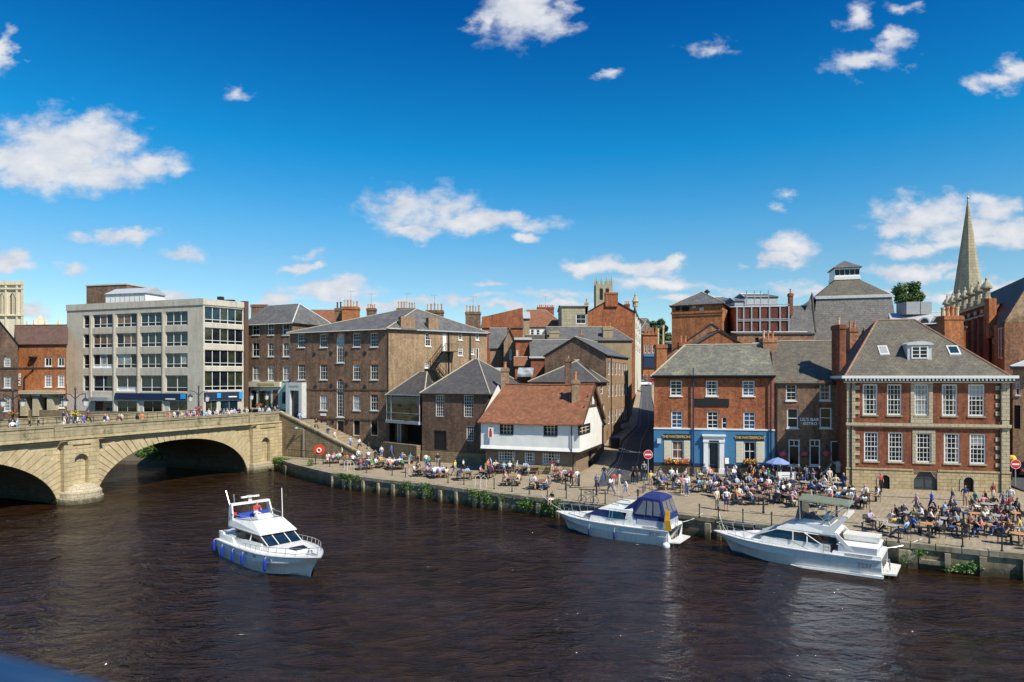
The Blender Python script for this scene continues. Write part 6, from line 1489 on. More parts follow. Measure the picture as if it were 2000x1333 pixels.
o = k.build('canopy_rear_window', 'canopy_clear', bt.root); o.data.transform(Matrix.Translation(-b2.h*.06))
k = MB(); k.tube([b2(.1, 1.5, 1.2), b2(.16, 1.5, 3.0)], .02, 5); k.build('flag_pole', 'teak', bt.root)
k = MB(); fp = [b2(.18, 1.50, 2.75), b2(-.12, 1.5, 2.6), b2(-.16, 1.55, 1.9), b2(-.28, 1.5, 1.15), b2(.22, 1.52, 1.05), b2(.25, 1.6, 1.9)]; k.prism(fp, [p+b2.p*.03 for p in fp]); k.build('flag', 'flag_yellow', bt.root)
bt.loft('swim_platform', 'gelcoat', [[(-.75, 1.2, .25), (.05, 1.35, .25)], [(-.75, 1.2, .33), (.05, 1.35, .33)]])
bt.tubes('stern_ladder', 'chrome', [[(-.05, y, .3), (-.1, y, 1.8), (.2, y, 1.8)] for y in (.2, -.2)]+[[(-.07, .2, z), (-.07, -.2, z)] for z in (.6, .9, 1.2, 1.5)], .022)
bt.tubes('aerial', 'gelcoat', [[(4.2, .9, 2.3), (4.2, 1.0, 4.6)]], .018)
bt.tubes('roof_rail', 'chrome', [[(3.2, y, 2.75), (3.3, y, 3.0), (4.3, y*.8, 3.0), (4.6, y*.7, 2.75)] for y in (1, -1)], .025)
k = MB()
for i in range(5): k.poly([b2(.5, 1.545, 1.13+.03*i), b2(2.0, 1.575, 1.13+.03*i), b2(2.0, 1.57, 1.145+.03*i), b2(.5, 1.54, 1.145+.03*i)])
k.build('vent_grille', 'black_paint', bt.root)
bt.rail(4.4, 9.7, .6, mid=False)
fb = Fr(b2(2.2, 1.62, 0), b2(0, 1.62, 0)); fb.n = b2.p.copy(); fb.x = -b2.h
text("TS 37", .34, 'hull_text', b2(1.05, 1.60, .78), fb, bt.root, bold=.006)
fender(bt, 6.4, 1, 'dark blue fender between the canopied cruiser and open water, nearer its bow', 'canopy_blue', .55, .09, .5); fender(bt, 4.2, 1, 'dark blue fender amidships on the canopied cruiser', 'canopy_blue', .55, .09, .5)
fender(bt, .1, 1, 'round white fender at the stern corner of the canopied cruiser', 'fender_white', .5, .26, .75)
BOAT2 = bt
# ---- cruiser with the bimini and swept arch
b3 = BF((22.25, 40.75), (-.823, .568), .88, .925); bt = Boat('moored white cruiser with grey-green sunshade and swept back arch', b3, 11.1, 3.4, 1.08, 1.28, 1.35)
bt.loft('foredeck_trunk', 'gelcoat', [[(5.8, 1.25, 1.12), (8.6, .95, 1.25), (10.0, .3, 1.28)], [(5.8, 1.15, 1.55), (8.2, .75, 1.52), (9.2, .2, 1.42)]])
bt.loft('cabin', 'gelcoat', [[(3.0, 1.48, 1.1), (7.6, 1.22, 1.2)], [(3.0, 1.42, 1.62), (7.3, 1.15, 1.58)]])
bt.loft('cabin_window', 'boat_glass', [[(3.6, 1.40, 1.60), (7.9, .98, 1.56)], [(4.6, 1.24, 2.22), (6.35, 1.0, 2.22)]])
bt.tubes('window_pillar', 'gelcoat', [[(7.92, y*.98, 1.56), (6.37, y*1.0, 2.22)] for y in (1, .3, -.3, -1)]+[[(x, 1.43-.13*(x-3.6)/1.5*.6, 1.60), (x+.02, 1.25, 2.22)] for x in (4.4, 5.3)]+[[(3.55, 1.42, 1.6), (4.6, 1.27, 2.22)]], .035)
bt.loft('roof', 'gelcoat', [[(2.6, 1.42, 2.2), (6.45, 1.06, 2.2)], [(2.6, 1.42, 2.34), (6.4, 1.0, 2.34)], [(2.9, 1.25, 2.85), (5.4, .85, 2.85)]])
bt.loft('flybridge_moulding', 'gelcoat', [[(3.0, 1.15, 2.84), (5.2, .8, 2.84)], [(3.1, 1.1, 3.12), (4.8, .7, 3.12)]])
bt.loft('flybridge_well', 'grey_metal', [[(3.3, .9, 3.12), (4.5, .55, 3.12)], [(3.3, .9, 3.14), (4.5, .55, 3.14)]])
bt.loft('flybridge_screen', 'canopy_clear', [[(4.3, .85, 3.12), (5.0, .6, 3.12)], [(4.15, .8, 3.4), (4.5, .55, 3.4)]])
bt.loft('helm_seat', 'gelcoat', [[(3.3, .4, 3.12), (3.7, .4, 3.12)], [(3.2, .4, 3.6), (3.4, .4, 3.6)]])
k = MB()
for y in (1.4, -1.4):
    q = lambda x, z, e: b3(x, y*(1-e), z)
    k.prism([q(3.6, 2.3, 0), q(2.9, 2.3, 0), q(2.9, 2.3, .09), q(3.6, 2.3, .09)], [q(2.3, 3.6, .1), q(1.95, 3.6, .1), q(1.95, 3.6, .17), q(2.3, 3.6, .17)])
    k.prism([q(1.9, 1.3, 0), q(1.5, 1.3, 0), q(1.5, 1.3, .08), q(1.9, 1.3, .08)], [q(2.9, 2.5, .02), q(2.6, 2.5, .02), q(2.6, 2.5, .1), q(2.9, 2.5, .1)])
k.prism([b3(1.95, 1.26, 3.5), b3(2.3, 1.26, 3.5), b3(2.3, -1.26, 3.5), b3(1.95, -1.26, 3.5)], [b3(1.95, 1.26, 3.66), b3(2.3, 1.26, 3.66), b3(2.3, -1.26, 3.66), b3(1.95, -1.26, 3.66)])
k.build('swept_arch', 'gelcoat', bt.root)
bt.loft('sunshade', 'bimini', [[(1.9, 1.15, 4.28), (5.0, 1.1, 4.42)], [(1.9, 1.1, 4.36), (5.0, 1.05, 4.52)], [(2.1, .4, 4.52), (4.9, .4, 4.68)]])
bt.loft('rolled_screen', 'canopy_clear', [[(4.75, .9, 3.1), (5.25, .9, 3.1)], [(4.8, 1.0, 4.4), (4.95, 1.0, 4.4)]])
bt.tubes('sunshade_frame', 'chrome', [[(3.3, y*1.1, 3.1), (4.8, y*1.08, 4.45)] for y in (1, -1)]+[[(3.6, y*1.1, 3.1), (2.0, y*1.12, 4.32)] for y in (1, -1)]+[[(4.9, y*1.0, 3.1), (4.95, y*1.08, 4.45)] for y in (1, -1)], .03)
bt.loft('aft_cabin', 'gelcoat_grey', [[(.25, 1.40, 1.1), (2.5, 1.46, 1.1)], [(.3, 1.36, 1.72), (2.5, 1.38, 1.72)]])
bt.loft('aft_coaming', 'gelcoat', [[(.0, 1.55, 1.08), (2.9, 1.6, 1.08)], [(.05, 1.52, 1.28), (2.8, 1.54, 1.28)]])
bt.loft('aft_deck', 'gelcoat', [[(.2, 1.36, 1.72), (2.6, 1.38, 1.72)], [(.3, 1.30, 1.80), (2.6, 1.32, 1.80)]])
bt.loft('aft_windscreen', 'glass_dark', [[(2.5, 1.3, 1.75), (3.1, 1.3, 1.75)], [(2.75, 1.2, 2.25), (3.1, 1.2, 2.25)]])
k = MB(); rr = [[b3(.35+x, y0+.32*math.cos(a), 2.05+.2*math.sin(a)) for a in [2*math.pi*j/8 for j in range(8)]] for x, y0 in ((0, -.9), (2.0, -.9))]; k.rings(rr); k.prism([b3(.3, .2, 1.82), b3(2.3, .2, 1.82), b3(2.3, -.9, 1.82), b3(.3, -.9, 1.82)], [b3(.25, .35, 2.25), b3(2.4, .35, 2.25), b3(2.4, -1.0, 2.25), b3(.25, -1.0, 2.25)]); k.build('dinghy', 'gelcoat', bt.root)
bt.loft('swim_platform', 'gelcoat', [[(-.8, 1.25, .22), (.05, 1.4, .22)], [(-.8, 1.25, .32), (.05, 1.4, .32)]])
bt.tubes('stern_ladder', 'chrome', [[(-.4, y, .3), (-.35, y, 1.0), (-.05, y, 1.1)] for y in (1.0, .7)]+[[(-.4, 1.0, z), (-.4, .7, z)] for z in (.5, .75)], .022)
bt.tubes('boarding_gate', 'chrome', [[(3.0, 1.62, 1.1), (3.0, 1.62, 1.7), (3.35, 1.62, 1.7), (3.35, 1.62, 1.1)], [(3.0, 1.62, 1.3), (3.35, 1.62, 1.3)], [(3.0, 1.62, 1.5), (3.35, 1.62, 1.5)]], .025)
bt.tubes('aerial', 'gelcoat', [[(2.1, 1.2, 3.6), (1.5, 1.25, 5.6)]], .02)
k = MB()
for i in range(5): k.poly([b3(.5, 1.582, 1.10+.035*i), b3(2.1, 1.625, 1.10+.035*i), b3(2.1, 1.62, 1.118+.035*i), b3(.5, 1.577, 1.118+.035*i)])
k.build('vent_grille', 'black_paint', bt.root)
bt.loft('spray_rail', 'gelcoat', [[(-.1, 1.62, .02), (4.6, 1.74, .02), (5.4, 1.62, .1)], [(-.1, 1.62, .16), (4.6, 1.72, .13), (5.3, 1.6, .13)]])
bt.rail(4.6, 10.5, .62, mid=False)
fb = Fr(b3(2.2, 1.7, 0), b3(0, 1.7, 0)); fb.n = b3.p.copy(); fb.x = -b3.h
text("TS37", .38, 'hull_text', b3(.95, 1.635, .66), fb, bt.root, bold=.008)
BOAT3 = bt

def rope(name, a, b_, sag, lb):
    P = [a.lerp(b_, t_/8)-Vector((0, 0, sag*math.sin(math.pi*t_/8))) for t_ in range(9)]
    k = MB(); k.tube(P, .022, 5); tag(k.build(name, 'gelcoat'), lb, 'rope', 'mooring ropes')
rope('mooring_rope', BOAT2.b(9.7, -.2, 1.3), EDGE[10]+edge_n(10)*.4+Vector((0, 0, 1.7)), .15, 'bow rope of the canopied cruiser to the quay')
rope('mooring_rope', BOAT2.b(.1, -1.4, 1.2), at(1372, 50.6)+Vector((0, 0, 1.6)), .12, 'stern rope of the canopied cruiser to the quay')
rope('mooring_rope', BOAT3.b(10.3, -.2, 1.3), at(1403, 50.0)+Vector((0, 0, 1.9)), .15, 'bow rope of the sunshade cruiser to the quay')
rope('mooring_rope', BOAT3.b(.1, -1.4, 1.2), at(1800, 42.2)+Vector((0, 0, 1.7)), .12, 'stern rope of the sunshade cruiser to the quay')
# ================================================================ PEOPLE
SKINS = {'fair': (.62, .36, .26), 'tan': (.50, .27, .17), 'brown': (.20, .10, .06)}
TOPS = {'white': (.78, .78, .76), 'black': (.018, .018, .02), 'navy': (.02, .035, .12), 'red': (.60, .025, .03), 'pink': (.70, .30, .36), 'orange': (.72, .20, .04), 'yellow': (.72, .50, .05), 'green': (.03, .28, .10), 'teal': (.03, .28, .30), 'pale blue': (.34, .50, .68), 'grey': (.28, .29, .30), 'purple': (.20, .06, .28), 'maroon': (.22, .02, .04), 'cream': (.68, .60, .44), 'royal blue': (.03, .12, .55), 'olive': (.14, .14, .06), 'lilac': (.52, .42, .62), 'coral': (.72, .22, .18)}
BOTS = {'blue jeans': ((.06, .11, .24), 1), 'black trousers': ((.015, .015, .018), 1), 'khaki shorts': ((.36, .28, .17), 0), 'navy shorts': ((.02, .03, .09), 0), 'grey trousers': ((.20, .20, .21), 1), 'beige trousers': ((.50, .42, .30), 1), 'white shorts': ((.72, .71, .68), 0), 'denim shorts': ((.14, .22, .38), 0)}
HAIRS = {'dark-haired': (.025, .016, .012), 'brown-haired': (.09, .045, .022), 'blond': (.42, .28, .12), 'grey-haired': (.36, .35, .34)}
for n_, c_ in SKINS.items(): plain('skin_'+n_, c_, .55, var=.06)
for n_, c_ in TOPS.items(): plain('top_'+n_, tuple(x*.82+sum(c_)/3*.18 for x in c_), .85, var=.12, scale=6)
for n_, (c_, l_) in BOTS.items(): plain('bottom_'+n_, c_, .85, var=.12, scale=6)
for n_, c_ in HAIRS.items(): plain('hair_'+n_, c_, .7, var=.2, scale=12)
plain('shoe_dark', (.04, .035, .035), .6, var=0); plain('shoe_white', (.6, .6, .58), .6, var=0)
def body(name, J, E, long_hair=False, skirt=False):
    """one continuous skinned body; J joints (pos, radius), E edges (a, b, region)"""
    names = list(J); idx = {n_: i for i, n_ in enumerate(names)}
    me = bpy.data.meshes.new(name+'_s'); me.from_pydata([J[n_][0] for n_ in names], [(idx[a], idx[b_]) for a, b_, r_ in E], [])
    ob = bpy.data.objects.new(name, me); COL.objects.link(ob)
    md = ob.modifiers.new('skin', 'SKIN'); md.use_smooth_shade = True; md.branch_smoothing = .3
    sub = ob.modifiers.new('sub', 'SUBSURF'); sub.levels = 1; sub.render_levels = 1
    for i, n_ in enumerate(names):
        r_ = J[n_][1]; me.skin_vertices[0].data[i].radius = (r_, r_) if not isinstance(r_, tuple) else r_
        me.skin_vertices[0].data[i].use_root = (n_ == 'pelvis')
    bpy.context.view_layer.update()
    out = bpy.data.meshes.new_from_object(ob.evaluated_get(bpy.context.evaluated_depsgraph_get()))
    bpy.data.objects.remove(ob)
    out.name = name
    REG = {'skin': 0, 'top': 1, 'bottom': 2, 'hair': 3, 'shoe': 4, 'forearm': 5, 'shin': 6}
    while len(out.materials) < 7: out.materials.append(MATS['skin_fair'])
    segs = [(Vector(J[a][0]), Vector(J[b_][0]), REG[r_], r_) for a, b_, r_ in E]
    hc = Vector(J['head'][0]); hu = (Vector(J['crown'][0])-Vector(J['neck'][0])).normalized(); hf = Vector(J['face'][0])-hc; hf = (hf-hu*hf.dot(hu)).normalized()
    for p in out.polygons:
        c_ = p.center; best = (1e9, 0)
        for a, b_, rg, rn in segs:
            d = b_-a; t_ = max(0, min(1, (c_-a).dot(d)/max(d.length_squared, 1e-9))); dist = (c_-a-d*t_).length
            if dist < best[0]: best = (dist, rg, rn)
        rg = best[1]
        if best[2] == 'skin' and (c_-hc).length < .17:
            v = c_-hc
            if v.dot(hu) > -.05 and (v.dot(hu) > .045 or v.dot(hf) < .012) : rg = 3
        p.material_index = rg; p.use_smooth = True
    return out
def J_stand(walk=0., armL=(.0, .05), armR=(.0, .05), lean=0., fem=False):
    s = .93 if fem else 1.; sw = .155 if fem else .18
    J = {'pelvis': ((0, 0, .96*s), (.135, .10)), 'waist': ((0, lean*.3, 1.12*s), (.115, .085) if fem else (.13, .095)), 'chest': ((0, lean*.7, 1.33*s), (.15, .10) if fem else (.165, .11)), 'neck': ((0, lean, 1.49*s), .052), 'jaw': ((0, .015+lean, 1.565*s), .068), 'head': ((0, .01+lean, 1.64*s), .092), 'crown': ((0, lean, 1.725*s), .06), 'face': ((0, .085+lean, 1.60*s), .022)}
    E = [('pelvis', 'waist', 'bottom'), ('waist', 'chest', 'top'), ('chest', 'neck', 'top'), ('neck', 'jaw', 'skin'), ('jaw', 'head', 'skin'), ('head', 'crown', 'skin'), ('head', 'face', 'skin')]
    for sd, sg, (fw, up_) in (('L', 1, armL), ('R', -1, armR)):
        J['sh'+sd] = ((sg*sw, lean*.9, 1.42*s), .062); J['el'+sd] = ((sg*(sw+.06), lean*.8-.03+fw*.3, (1.14+up_*.3)*s), .046); J['wr'+sd] = ((sg*(sw+.05-up_*.25), lean*.7+.04+fw, (.90+up_*1.2)*s), .032); J['ha'+sd] = ((sg*(sw+.04-up_*.35), lean*.7+.08+fw*1.15, (.82+up_*1.5)*s), .036)
        J['th'+sd] = ((sg*(sw+.01-up_*.3), lean*.7+.10+fw, (.87+up_*1.35)*s), .015)
        E += [('chest', 'sh'+sd, 'top'), ('sh'+sd, 'el'+sd, 'top'), ('el'+sd, 'wr'+sd, 'forearm'), ('wr'+sd, 'ha'+sd, 'skin'), ('wr'+sd, 'th'+sd, 'skin')]
        w_ = walk*sg
        J['hi'+sd] = ((sg*.09, w_*.05, .88*s), .095); J['kn'+sd] = ((sg*.095, .03+w_*.22, .50*s), .066); J['an'+sd] = ((sg*.095, -.02+w_*.30-(.12 if w_ < 0 else 0), (.09+(.07 if w_ < 0 else 0))), .045); J['to'+sd] = ((sg*.11, .13+w_*.30-(.1 if w_ < 0 else 0), .045), .04)
        E += [('pelvis', 'hi'+sd, 'bottom'), ('hi'+sd, 'kn'+sd, 'bottom'), ('kn'+sd, 'an'+sd, 'shin'), ('an'+sd, 'to'+sd, 'shoe')]
    return J, E
def J_sit(lean=0., arm=0.3, armz=.0, knee=.45, feet=.42, fem=False, back=0.):
    J, E = J_stand(0, fem=fem); s = .93 if fem else 1.; sw = .155 if fem else .18; dz = -.42
    for n_ in ('pelvis', 'waist', 'chest', 'neck', 'jaw', 'head', 'crown', 'face'):
        (x, y, z), r_ = J[n_]; h_ = z-.96*s; J[n_] = ((x, y+lean*h_, z+dz), r_)
    for sd, sg in (('L', 1), ('R', -1)):
        cy = lean*.42; J['sh'+sd] = ((sg*sw, cy, 1.42*s+dz), .062); J['el'+sd] = ((sg*(sw+.07), cy+arm*.45, 1.17*s+dz), .046); J['wr'+sd] = ((sg*(sw-.03), cy+arm*1.15, 1.17*s+dz+armz), .032); J['ha'+sd] = ((sg*(sw-.06), cy+arm*1.4, 1.19*s+dz+armz*1.3), .036); J['th'+sd] = ((sg*(sw-.10), cy+arm*1.28, 1.22*s+dz+armz*1.2), .015)
        J['hi'+sd] = ((sg*.10, .05, .50), .10); J['kn'+sd] = ((sg*.12, knee, .53), .07); J['an'+sd] = ((sg*.12, feet, .10), .046); J['to'+sd] = ((sg*.13, feet+.15, .045), .04)
    return J, E
def long_hair(J, E):
    h_ = J['head'][0]; J['ha1'] = ((h_[0], h_[1]-.085, h_[2]-.03), .06); J['ha2'] = ((h_[0], h_[1]-.10, h_[2]-.20), .05); E += [('head', 'ha1', 'hair'), ('ha1', 'ha2', 'hair')]
    return J, E
POSES = {}
def mk(key, JE, lh=False):
    J, E = JE
    if lh: J, E = long_hair(dict(J), list(E))
    POSES[key] = body('person', J, E)
mk('stand_m', J_stand()); mk('stand_f', J_stand(fem=True, armL=(.1, .12)), True)
mk('phone', J_stand(armL=(.22, .32), armR=(.05, .05))); mk('hips', J_stand(armL=(-.05, .10), armR=(.22, .3), fem=True), True)
mk('walk_m', J_stand(walk=1., armL=(-.12, .03), armR=(.16, .06))); mk('walk_f', J_stand(walk=-.9, armL=(.14, .05), armR=(-.1, .03), fem=True), True)
mk('sit_table', J_sit(lean=.28, arm=.30)); mk('sit_table_f', J_sit(lean=.22, arm=.30, fem=True), True)
mk('sit_back', J_sit(lean=-.22, arm=.28, armz=-.02)); mk('sit_back_f', J_sit(lean=-.16, arm=.22, armz=.12, fem=True), True)
mk('sit_drink', J_sit(lean=.05, arm=.24, armz=.18)); mk('sit_legs', J_sit(lean=-.25, arm=.25, knee=.45, feet=.85))
def edge_sit():
    J, E = J_sit(lean=.1, arm=.2, knee=.42, feet=.50, fem=True)
    for sd in 'LR': (x, y, z), r_ = J['an'+sd]; J['an'+sd] = ((x, y-.02, z), r_)
    return J, E
mk('sit_edge', edge_sit(), True)
USED = set(); PEOPLE = []
def zone(x, y):
    """words for where somebody is, from the place on the ground"""
    for (fn, wd) in ZONES:
        if fn(x, y): return wd
def person(pose, loc, rz, top, bot, hair=None, skin=None, verb=None, where=None, sleeves=None, sc=None):
    if hair is None: hair = random.choice(list(HAIRS))
    if skin is None: skin = random.choices(list(SKINS), (7, 3, 1))[0]
    verb = verb or ('sitting' if 'sit' in pose else 'walking' if 'walk' in pose else 'standing')
    for _ in range(400):
        lab = f"{hair} person in {top} top and {bot} {verb} {where}"
        if lab not in USED: break
        hair = random.choice(list(HAIRS))
        if _ > 6: bot = random.choice(list(BOTS))
        if _ > 60: top = random.choice(list(TOPS))
    USED.add(lab)
    me = POSES[pose]; o = bpy.data.objects.new('person', me); COL.objects.link(o)
    tag(o, lab, 'person', GROUP_OF.get(where, 'people in the open'))
    sleeves = random.random() < .25 if sleeves is None else sleeves
    lg = BOTS[bot][1]
    ms = ['skin_'+skin, 'top_'+top, 'bottom_'+bot, 'hair_'+hair, random.choice(('shoe_dark', 'shoe_white')), 'top_'+top if sleeves else 'skin_'+skin, 'bottom_'+bot if lg else 'skin_'+skin]
    for i, m_ in enumerate(ms):
        o.material_slots[i].link = 'OBJECT'; o.material_slots[i].material = MATS[m_]
    o.location = loc; o.rotation_euler = (0, 0, rz); s_ = sc or random.uniform(.95, 1.05); o.scale = (s_*random.uniform(.95, 1.1), s_*random.uniform(.95, 1.1), s_)
    PEOPLE.append(o); o['top_'] = top; del o['top_']
    return o, top, bot
GROUP_OF = {}
def rnd_top(): return random.choices(list(TOPS), (13, 9, 9, 2, 4, 2, 1.5, 1.5, 2, 8, 7, 1.5, 3, 6, 2.5, 3, 2, 2))[0]
def rnd_bot(): return random.choices(list(BOTS), (7, 6, 3, 3, 2, 2, 2, 3))[0]
# ================================================================ PLACES FOR LABELS
def px_of(p): return CX+FPX*p.x/p.y, HOR+FPX*(H-p.z)/p.y
SPOTS = [(700, 'near the bridge steps'), (775, 'below the arched-window warehouse'), (862, 'by the glazed passage'), (948, 'outside the dark brick warehouse'), (1030, 'outside the white inn'), (1120, 'by the white inn corner'), (1272, 'at the side street mouth'), (1350, 'outside the blue pub'), (1430, 'before the pub door'), (1520, 'right of the pub door'), (1600, 'outside the brown bistro'), (1662, 'by the mansion corner')]
def where_px(px, py):
    if px > 1662: return 'outside the mansion' if py < 1000 else ('beyond the last cruiser' if px < 1850 else 'at the far right tables')
    for lim, wd in SPOTS:
        if px < lim: return wd
for _, wd in SPOTS: GROUP_OF[wd] = 'people on the quayside'
for wd in ('outside the mansion', 'beyond the last cruiser', 'at the far right tables'): GROUP_OF[wd] = 'people on the quayside'
ORD = ['first', 'second', 'third', 'fourth', 'fifth', 'sixth', 'seventh', 'eighth', 'ninth', 'tenth', 'eleventh', 'twelfth', 'thirteenth', 'fourteenth', 'fifteenth', 'sixteenth', 'seventeenth', 'eighteenth', 'nineteenth', 'twentieth'] 
ORD += ['twenty-'+w_ for w_ in ORD[:9]]+['thirtieth']+['thirty-'+w_ for w_ in ORD[:9]]+['fortieth']+['forty-'+w_ for w_ in ORD[:9]]+['fiftieth']+['fifty-'+w_ for w_ in ORD[:9]]+['sixtieth']+['sixty-'+w_ for w_ in ORD[:9]]
# ================================================================ BENCHES, TABLES, CHAIRS
def put_mesh(name, o, root, mat):
    return o
def picnic_proto():
    r_ = empty('picnic_table', (0, 0, 0))
    f = Fr((0, 0), (1, 0)); k = MB()
    for i in range(5): k.prism([(-.9, -.36+.146*i, .71), (.9, -.36+.146*i, .71), (.9, -.225+.146*i, .71), (-.9, -.225+.146*i, .71)], [(-.9, -.36+.146*i, .75), (.9, -.36+.146*i, .75), (.9, -.225+.146*i, .75), (-.9, -.225+.146*i, .75)])
    k.build('tabletop', 'picnic_wood', r_)
    for s_ in (-1, 1):
        k = MB(); y0, y1 = s_*.62, s_*.88; k.prism([(-.9, y0, .41), (.9, y0, .41), (.9, y1, .41), (-.9, y1, .41)], [(-.9, y0, .45), (.9, y0, .45), (.9, y1, .45), (-.9, y1, .45)]); k.build('bench', 'picnic_wood', r_)
    k = MB()
    for x in (-.65, .65):
        for s_ in (-1, 1): k.tube([(x, s_*.72, 0), (x, s_*.2, .71)], .04, 4)
        k.tube([(x, -.8, .39), (x, .8, .39)], .04, 4)
    k.build('frame', 'black_timber', r_); return r_
def table_proto(round_, mat):
    r_ = empty('cafe_table', (0, 0, 0)); k = MB()
    if round_: k.lathe((0, 0, .71), [(.44, 0), (.46, .02), (.44, .04)], 16)
    else: k.prism([(-.55, -.38, .71), (.55, -.38, .71), (.55, .38, .71), (-.55, .38, .71)], [(-.55, -.38, .745), (.55, -.38, .745), (.55, .38, .745), (-.55, .38, .745)])
    k.build('tabletop', mat, r_); k = MB(); k.lathe((0, 0, 0), [(.24, 0), (.24, .03), (.03, .05), (.03, .71)], 8); k.build('pedestal', 'iron', r_); return r_
def chair_proto():
    r_ = empty('chair', (0, 0, 0)); k = MB(); k.prism([(-.22, -.2, .43), (.22, -.2, .43), (.2, .22, .43), (-.2, .22, .43)], [(-.22, -.2, .46), (.22, -.2, .46), (.2, .22, .46), (-.2, .22, .46)]); k.build('seat', 'chair_black', r_)
    k = MB()
    for i in range(4): z = .58+.085*i; k.prism([(-.22, -.24-i*.012, z), (.22, -.24-i*.012, z), (.22, -.215-i*.012, z), (-.22, -.215-i*.012, z)], [(-.22, -.24-i*.012, z+.06), (.22, -.24-i*.012, z+.06), (.22, -.215-i*.012, z+.06), (-.22, -.215-i*.012, z+.06)])
    k.build('backrest', 'chair_black', r_)
    for x in (-.21, .21):
        for y, top in ((-.2, .88), (.2, .45)): k = MB(); k.tube([(x, y-.03 if y < 0 else y, 0), (x, y, .45), (x, y-(.06 if top > .5 else 0), top)], .016, 4); k.build('leg', 'iron', r_)
    return r_
P_PIC, P_RND, P_ORG, P_SQ, P_CH = picnic_proto(), table_proto(True, 'table_grey'), table_proto(True, 'table_orange'), table_proto(False, 'picnic_wood'), chair_proto()
PROTO_USED = set()
def place(proto, loc, rz, label, cat, group):
    if proto.name not in PROTO_USED: o = proto; PROTO_USED.add(proto.name)
    else: o = copy_tree(proto)
    o.location = loc; o.rotation_euler = (0, 0, rz)
    for k_ in ('label',): 
        if k_ in o: del o[k_]
    tag(o, label, cat, group); return o
OCC = []          # occupied places (x, y, radius)
def free(x, y, r_): return all((x-a)**2+(y-b_)**2 > (r_+c_)**2 for a, b_, c_ in OCC)
random.seed(11)
PIC = [(651, 905, .2), (672, 893, .9), (684, 908, .1), (713, 917, .4), (727, 899, .2), (748, 914, 1.2), (773, 917, .3), (795, 905, .1), (825, 930, 1.4), (857, 933, .3), (906, 937, .2), (947, 934, 1.2), (982, 924, .2), (1000, 948, 1.4), (1037, 927, .25), (1056, 955, 1.3), (1100, 940, .4)]
nb = {}
CHAIRS = 0; seat_jobs = []
def seat(pose_set, p, rz, where, chair=None, forced=None):
    pose = random.choice(pose_set); t_, b_ = (forced or (rnd_top(), rnd_bot()))
    o, t_, b_ = person(pose, p, rz, t_, b_, where=where)
    return o, t_, b_
for i, (px, py, a_) in enumerate(PIC):
    p = ong(px, py); wh = where_px(px, py)
    place(P_PIC, p, a_, f'wooden picnic table on the quay, {ORD[i]} along from the bridge steps', 'picnic table', 'picnic tables on the quay')
    OCC.append((p.x, p.y, .95)); c_, s_ = math.cos(a_), math.sin(a_)
    n_sit = 0
    for sd in (-1, 1):
        for xx in (-.48, .42) if i % 3 else (-.62, -.02, .58):
            if random.random() < (.94 if i not in (10,) else .3):
                x, y = xx+random.uniform(-.06, .06), sd*.80
                q = Vector((p.x+c_*x-s_*y, p.y+s_*x+c_*y, p.z+.01)); rz = a_+(0 if sd < 0 else math.pi)
                seat(['sit_table', 'sit_table_f', 'sit_table', 'sit_drink'], q, rz+random.uniform(-.2, .2), wh); n_sit += 1
# tables with chairs: (px, py, kind, seats)
TB = [(1304, 957, 's', 3), (1350, 962, 's', 3), (1395, 940, 'r', 3), (1428, 976, 's', 3), (1458, 962, 's', 3), (1481, 986, 's', 3), (1502, 980, 's', 3), (1540, 957, 's', 3), (1536, 984, 's', 3), (1560, 990, 's', 2), (1594, 956, 's', 3), (1616, 985, 's', 3), (1650, 975, 's', 3), (1680, 992, 's', 3), (1740, 1048, 'r', 2), (1846, 1034, 'r', 3), (1922, 1046, 'o', 3), (1945, 1028, 'r', 3), (1292, 947, 's', 3), (1318, 941, 'r', 3), (1338, 955, 'r', 3), (1362, 944, 's', 3), (1380, 962, 's', 4), (1408, 972, 's', 3), (1416, 950, 'r', 3), (1437, 962, 's', 4), (1449, 942, 'r', 3), (1466, 975, 's', 4), (1473, 953, 's', 4), (1489, 938, 'r', 3), (1497, 964, 's', 4), (1512, 948, 'r', 2), (1519, 981, 's', 4), (1530, 966, 's', 3), (1552, 974, 's', 3),
      (1572, 958, 'r', 3), (1584, 978, 's', 4), (1606, 966, 'r', 4), (1628, 975, 's', 3), (1634, 959, 'r', 2), (1662, 990, 's', 4), (1690, 980, 's', 4), (1450, 985, 'r', 2), (1602, 992, 's', 4),
      (1718, 1037, 'r', 4), (1776, 1022, 'r', 4), (1812, 1045, 'o', 3), (1822, 1016, 'o', 3), (1868, 1016, 'r', 4), (1884, 1048, 'o', 4), (1906, 1024, 'o', 4), (1928, 1004, 'r', 4), (1962, 1044, 'o', 4), (1978, 1022, 'o', 4), (1952, 1004, 'r', 3), (1992, 1004, 'r', 3), (1990, 1066, 'o', 3)]
chair_n = 0; TB.sort()
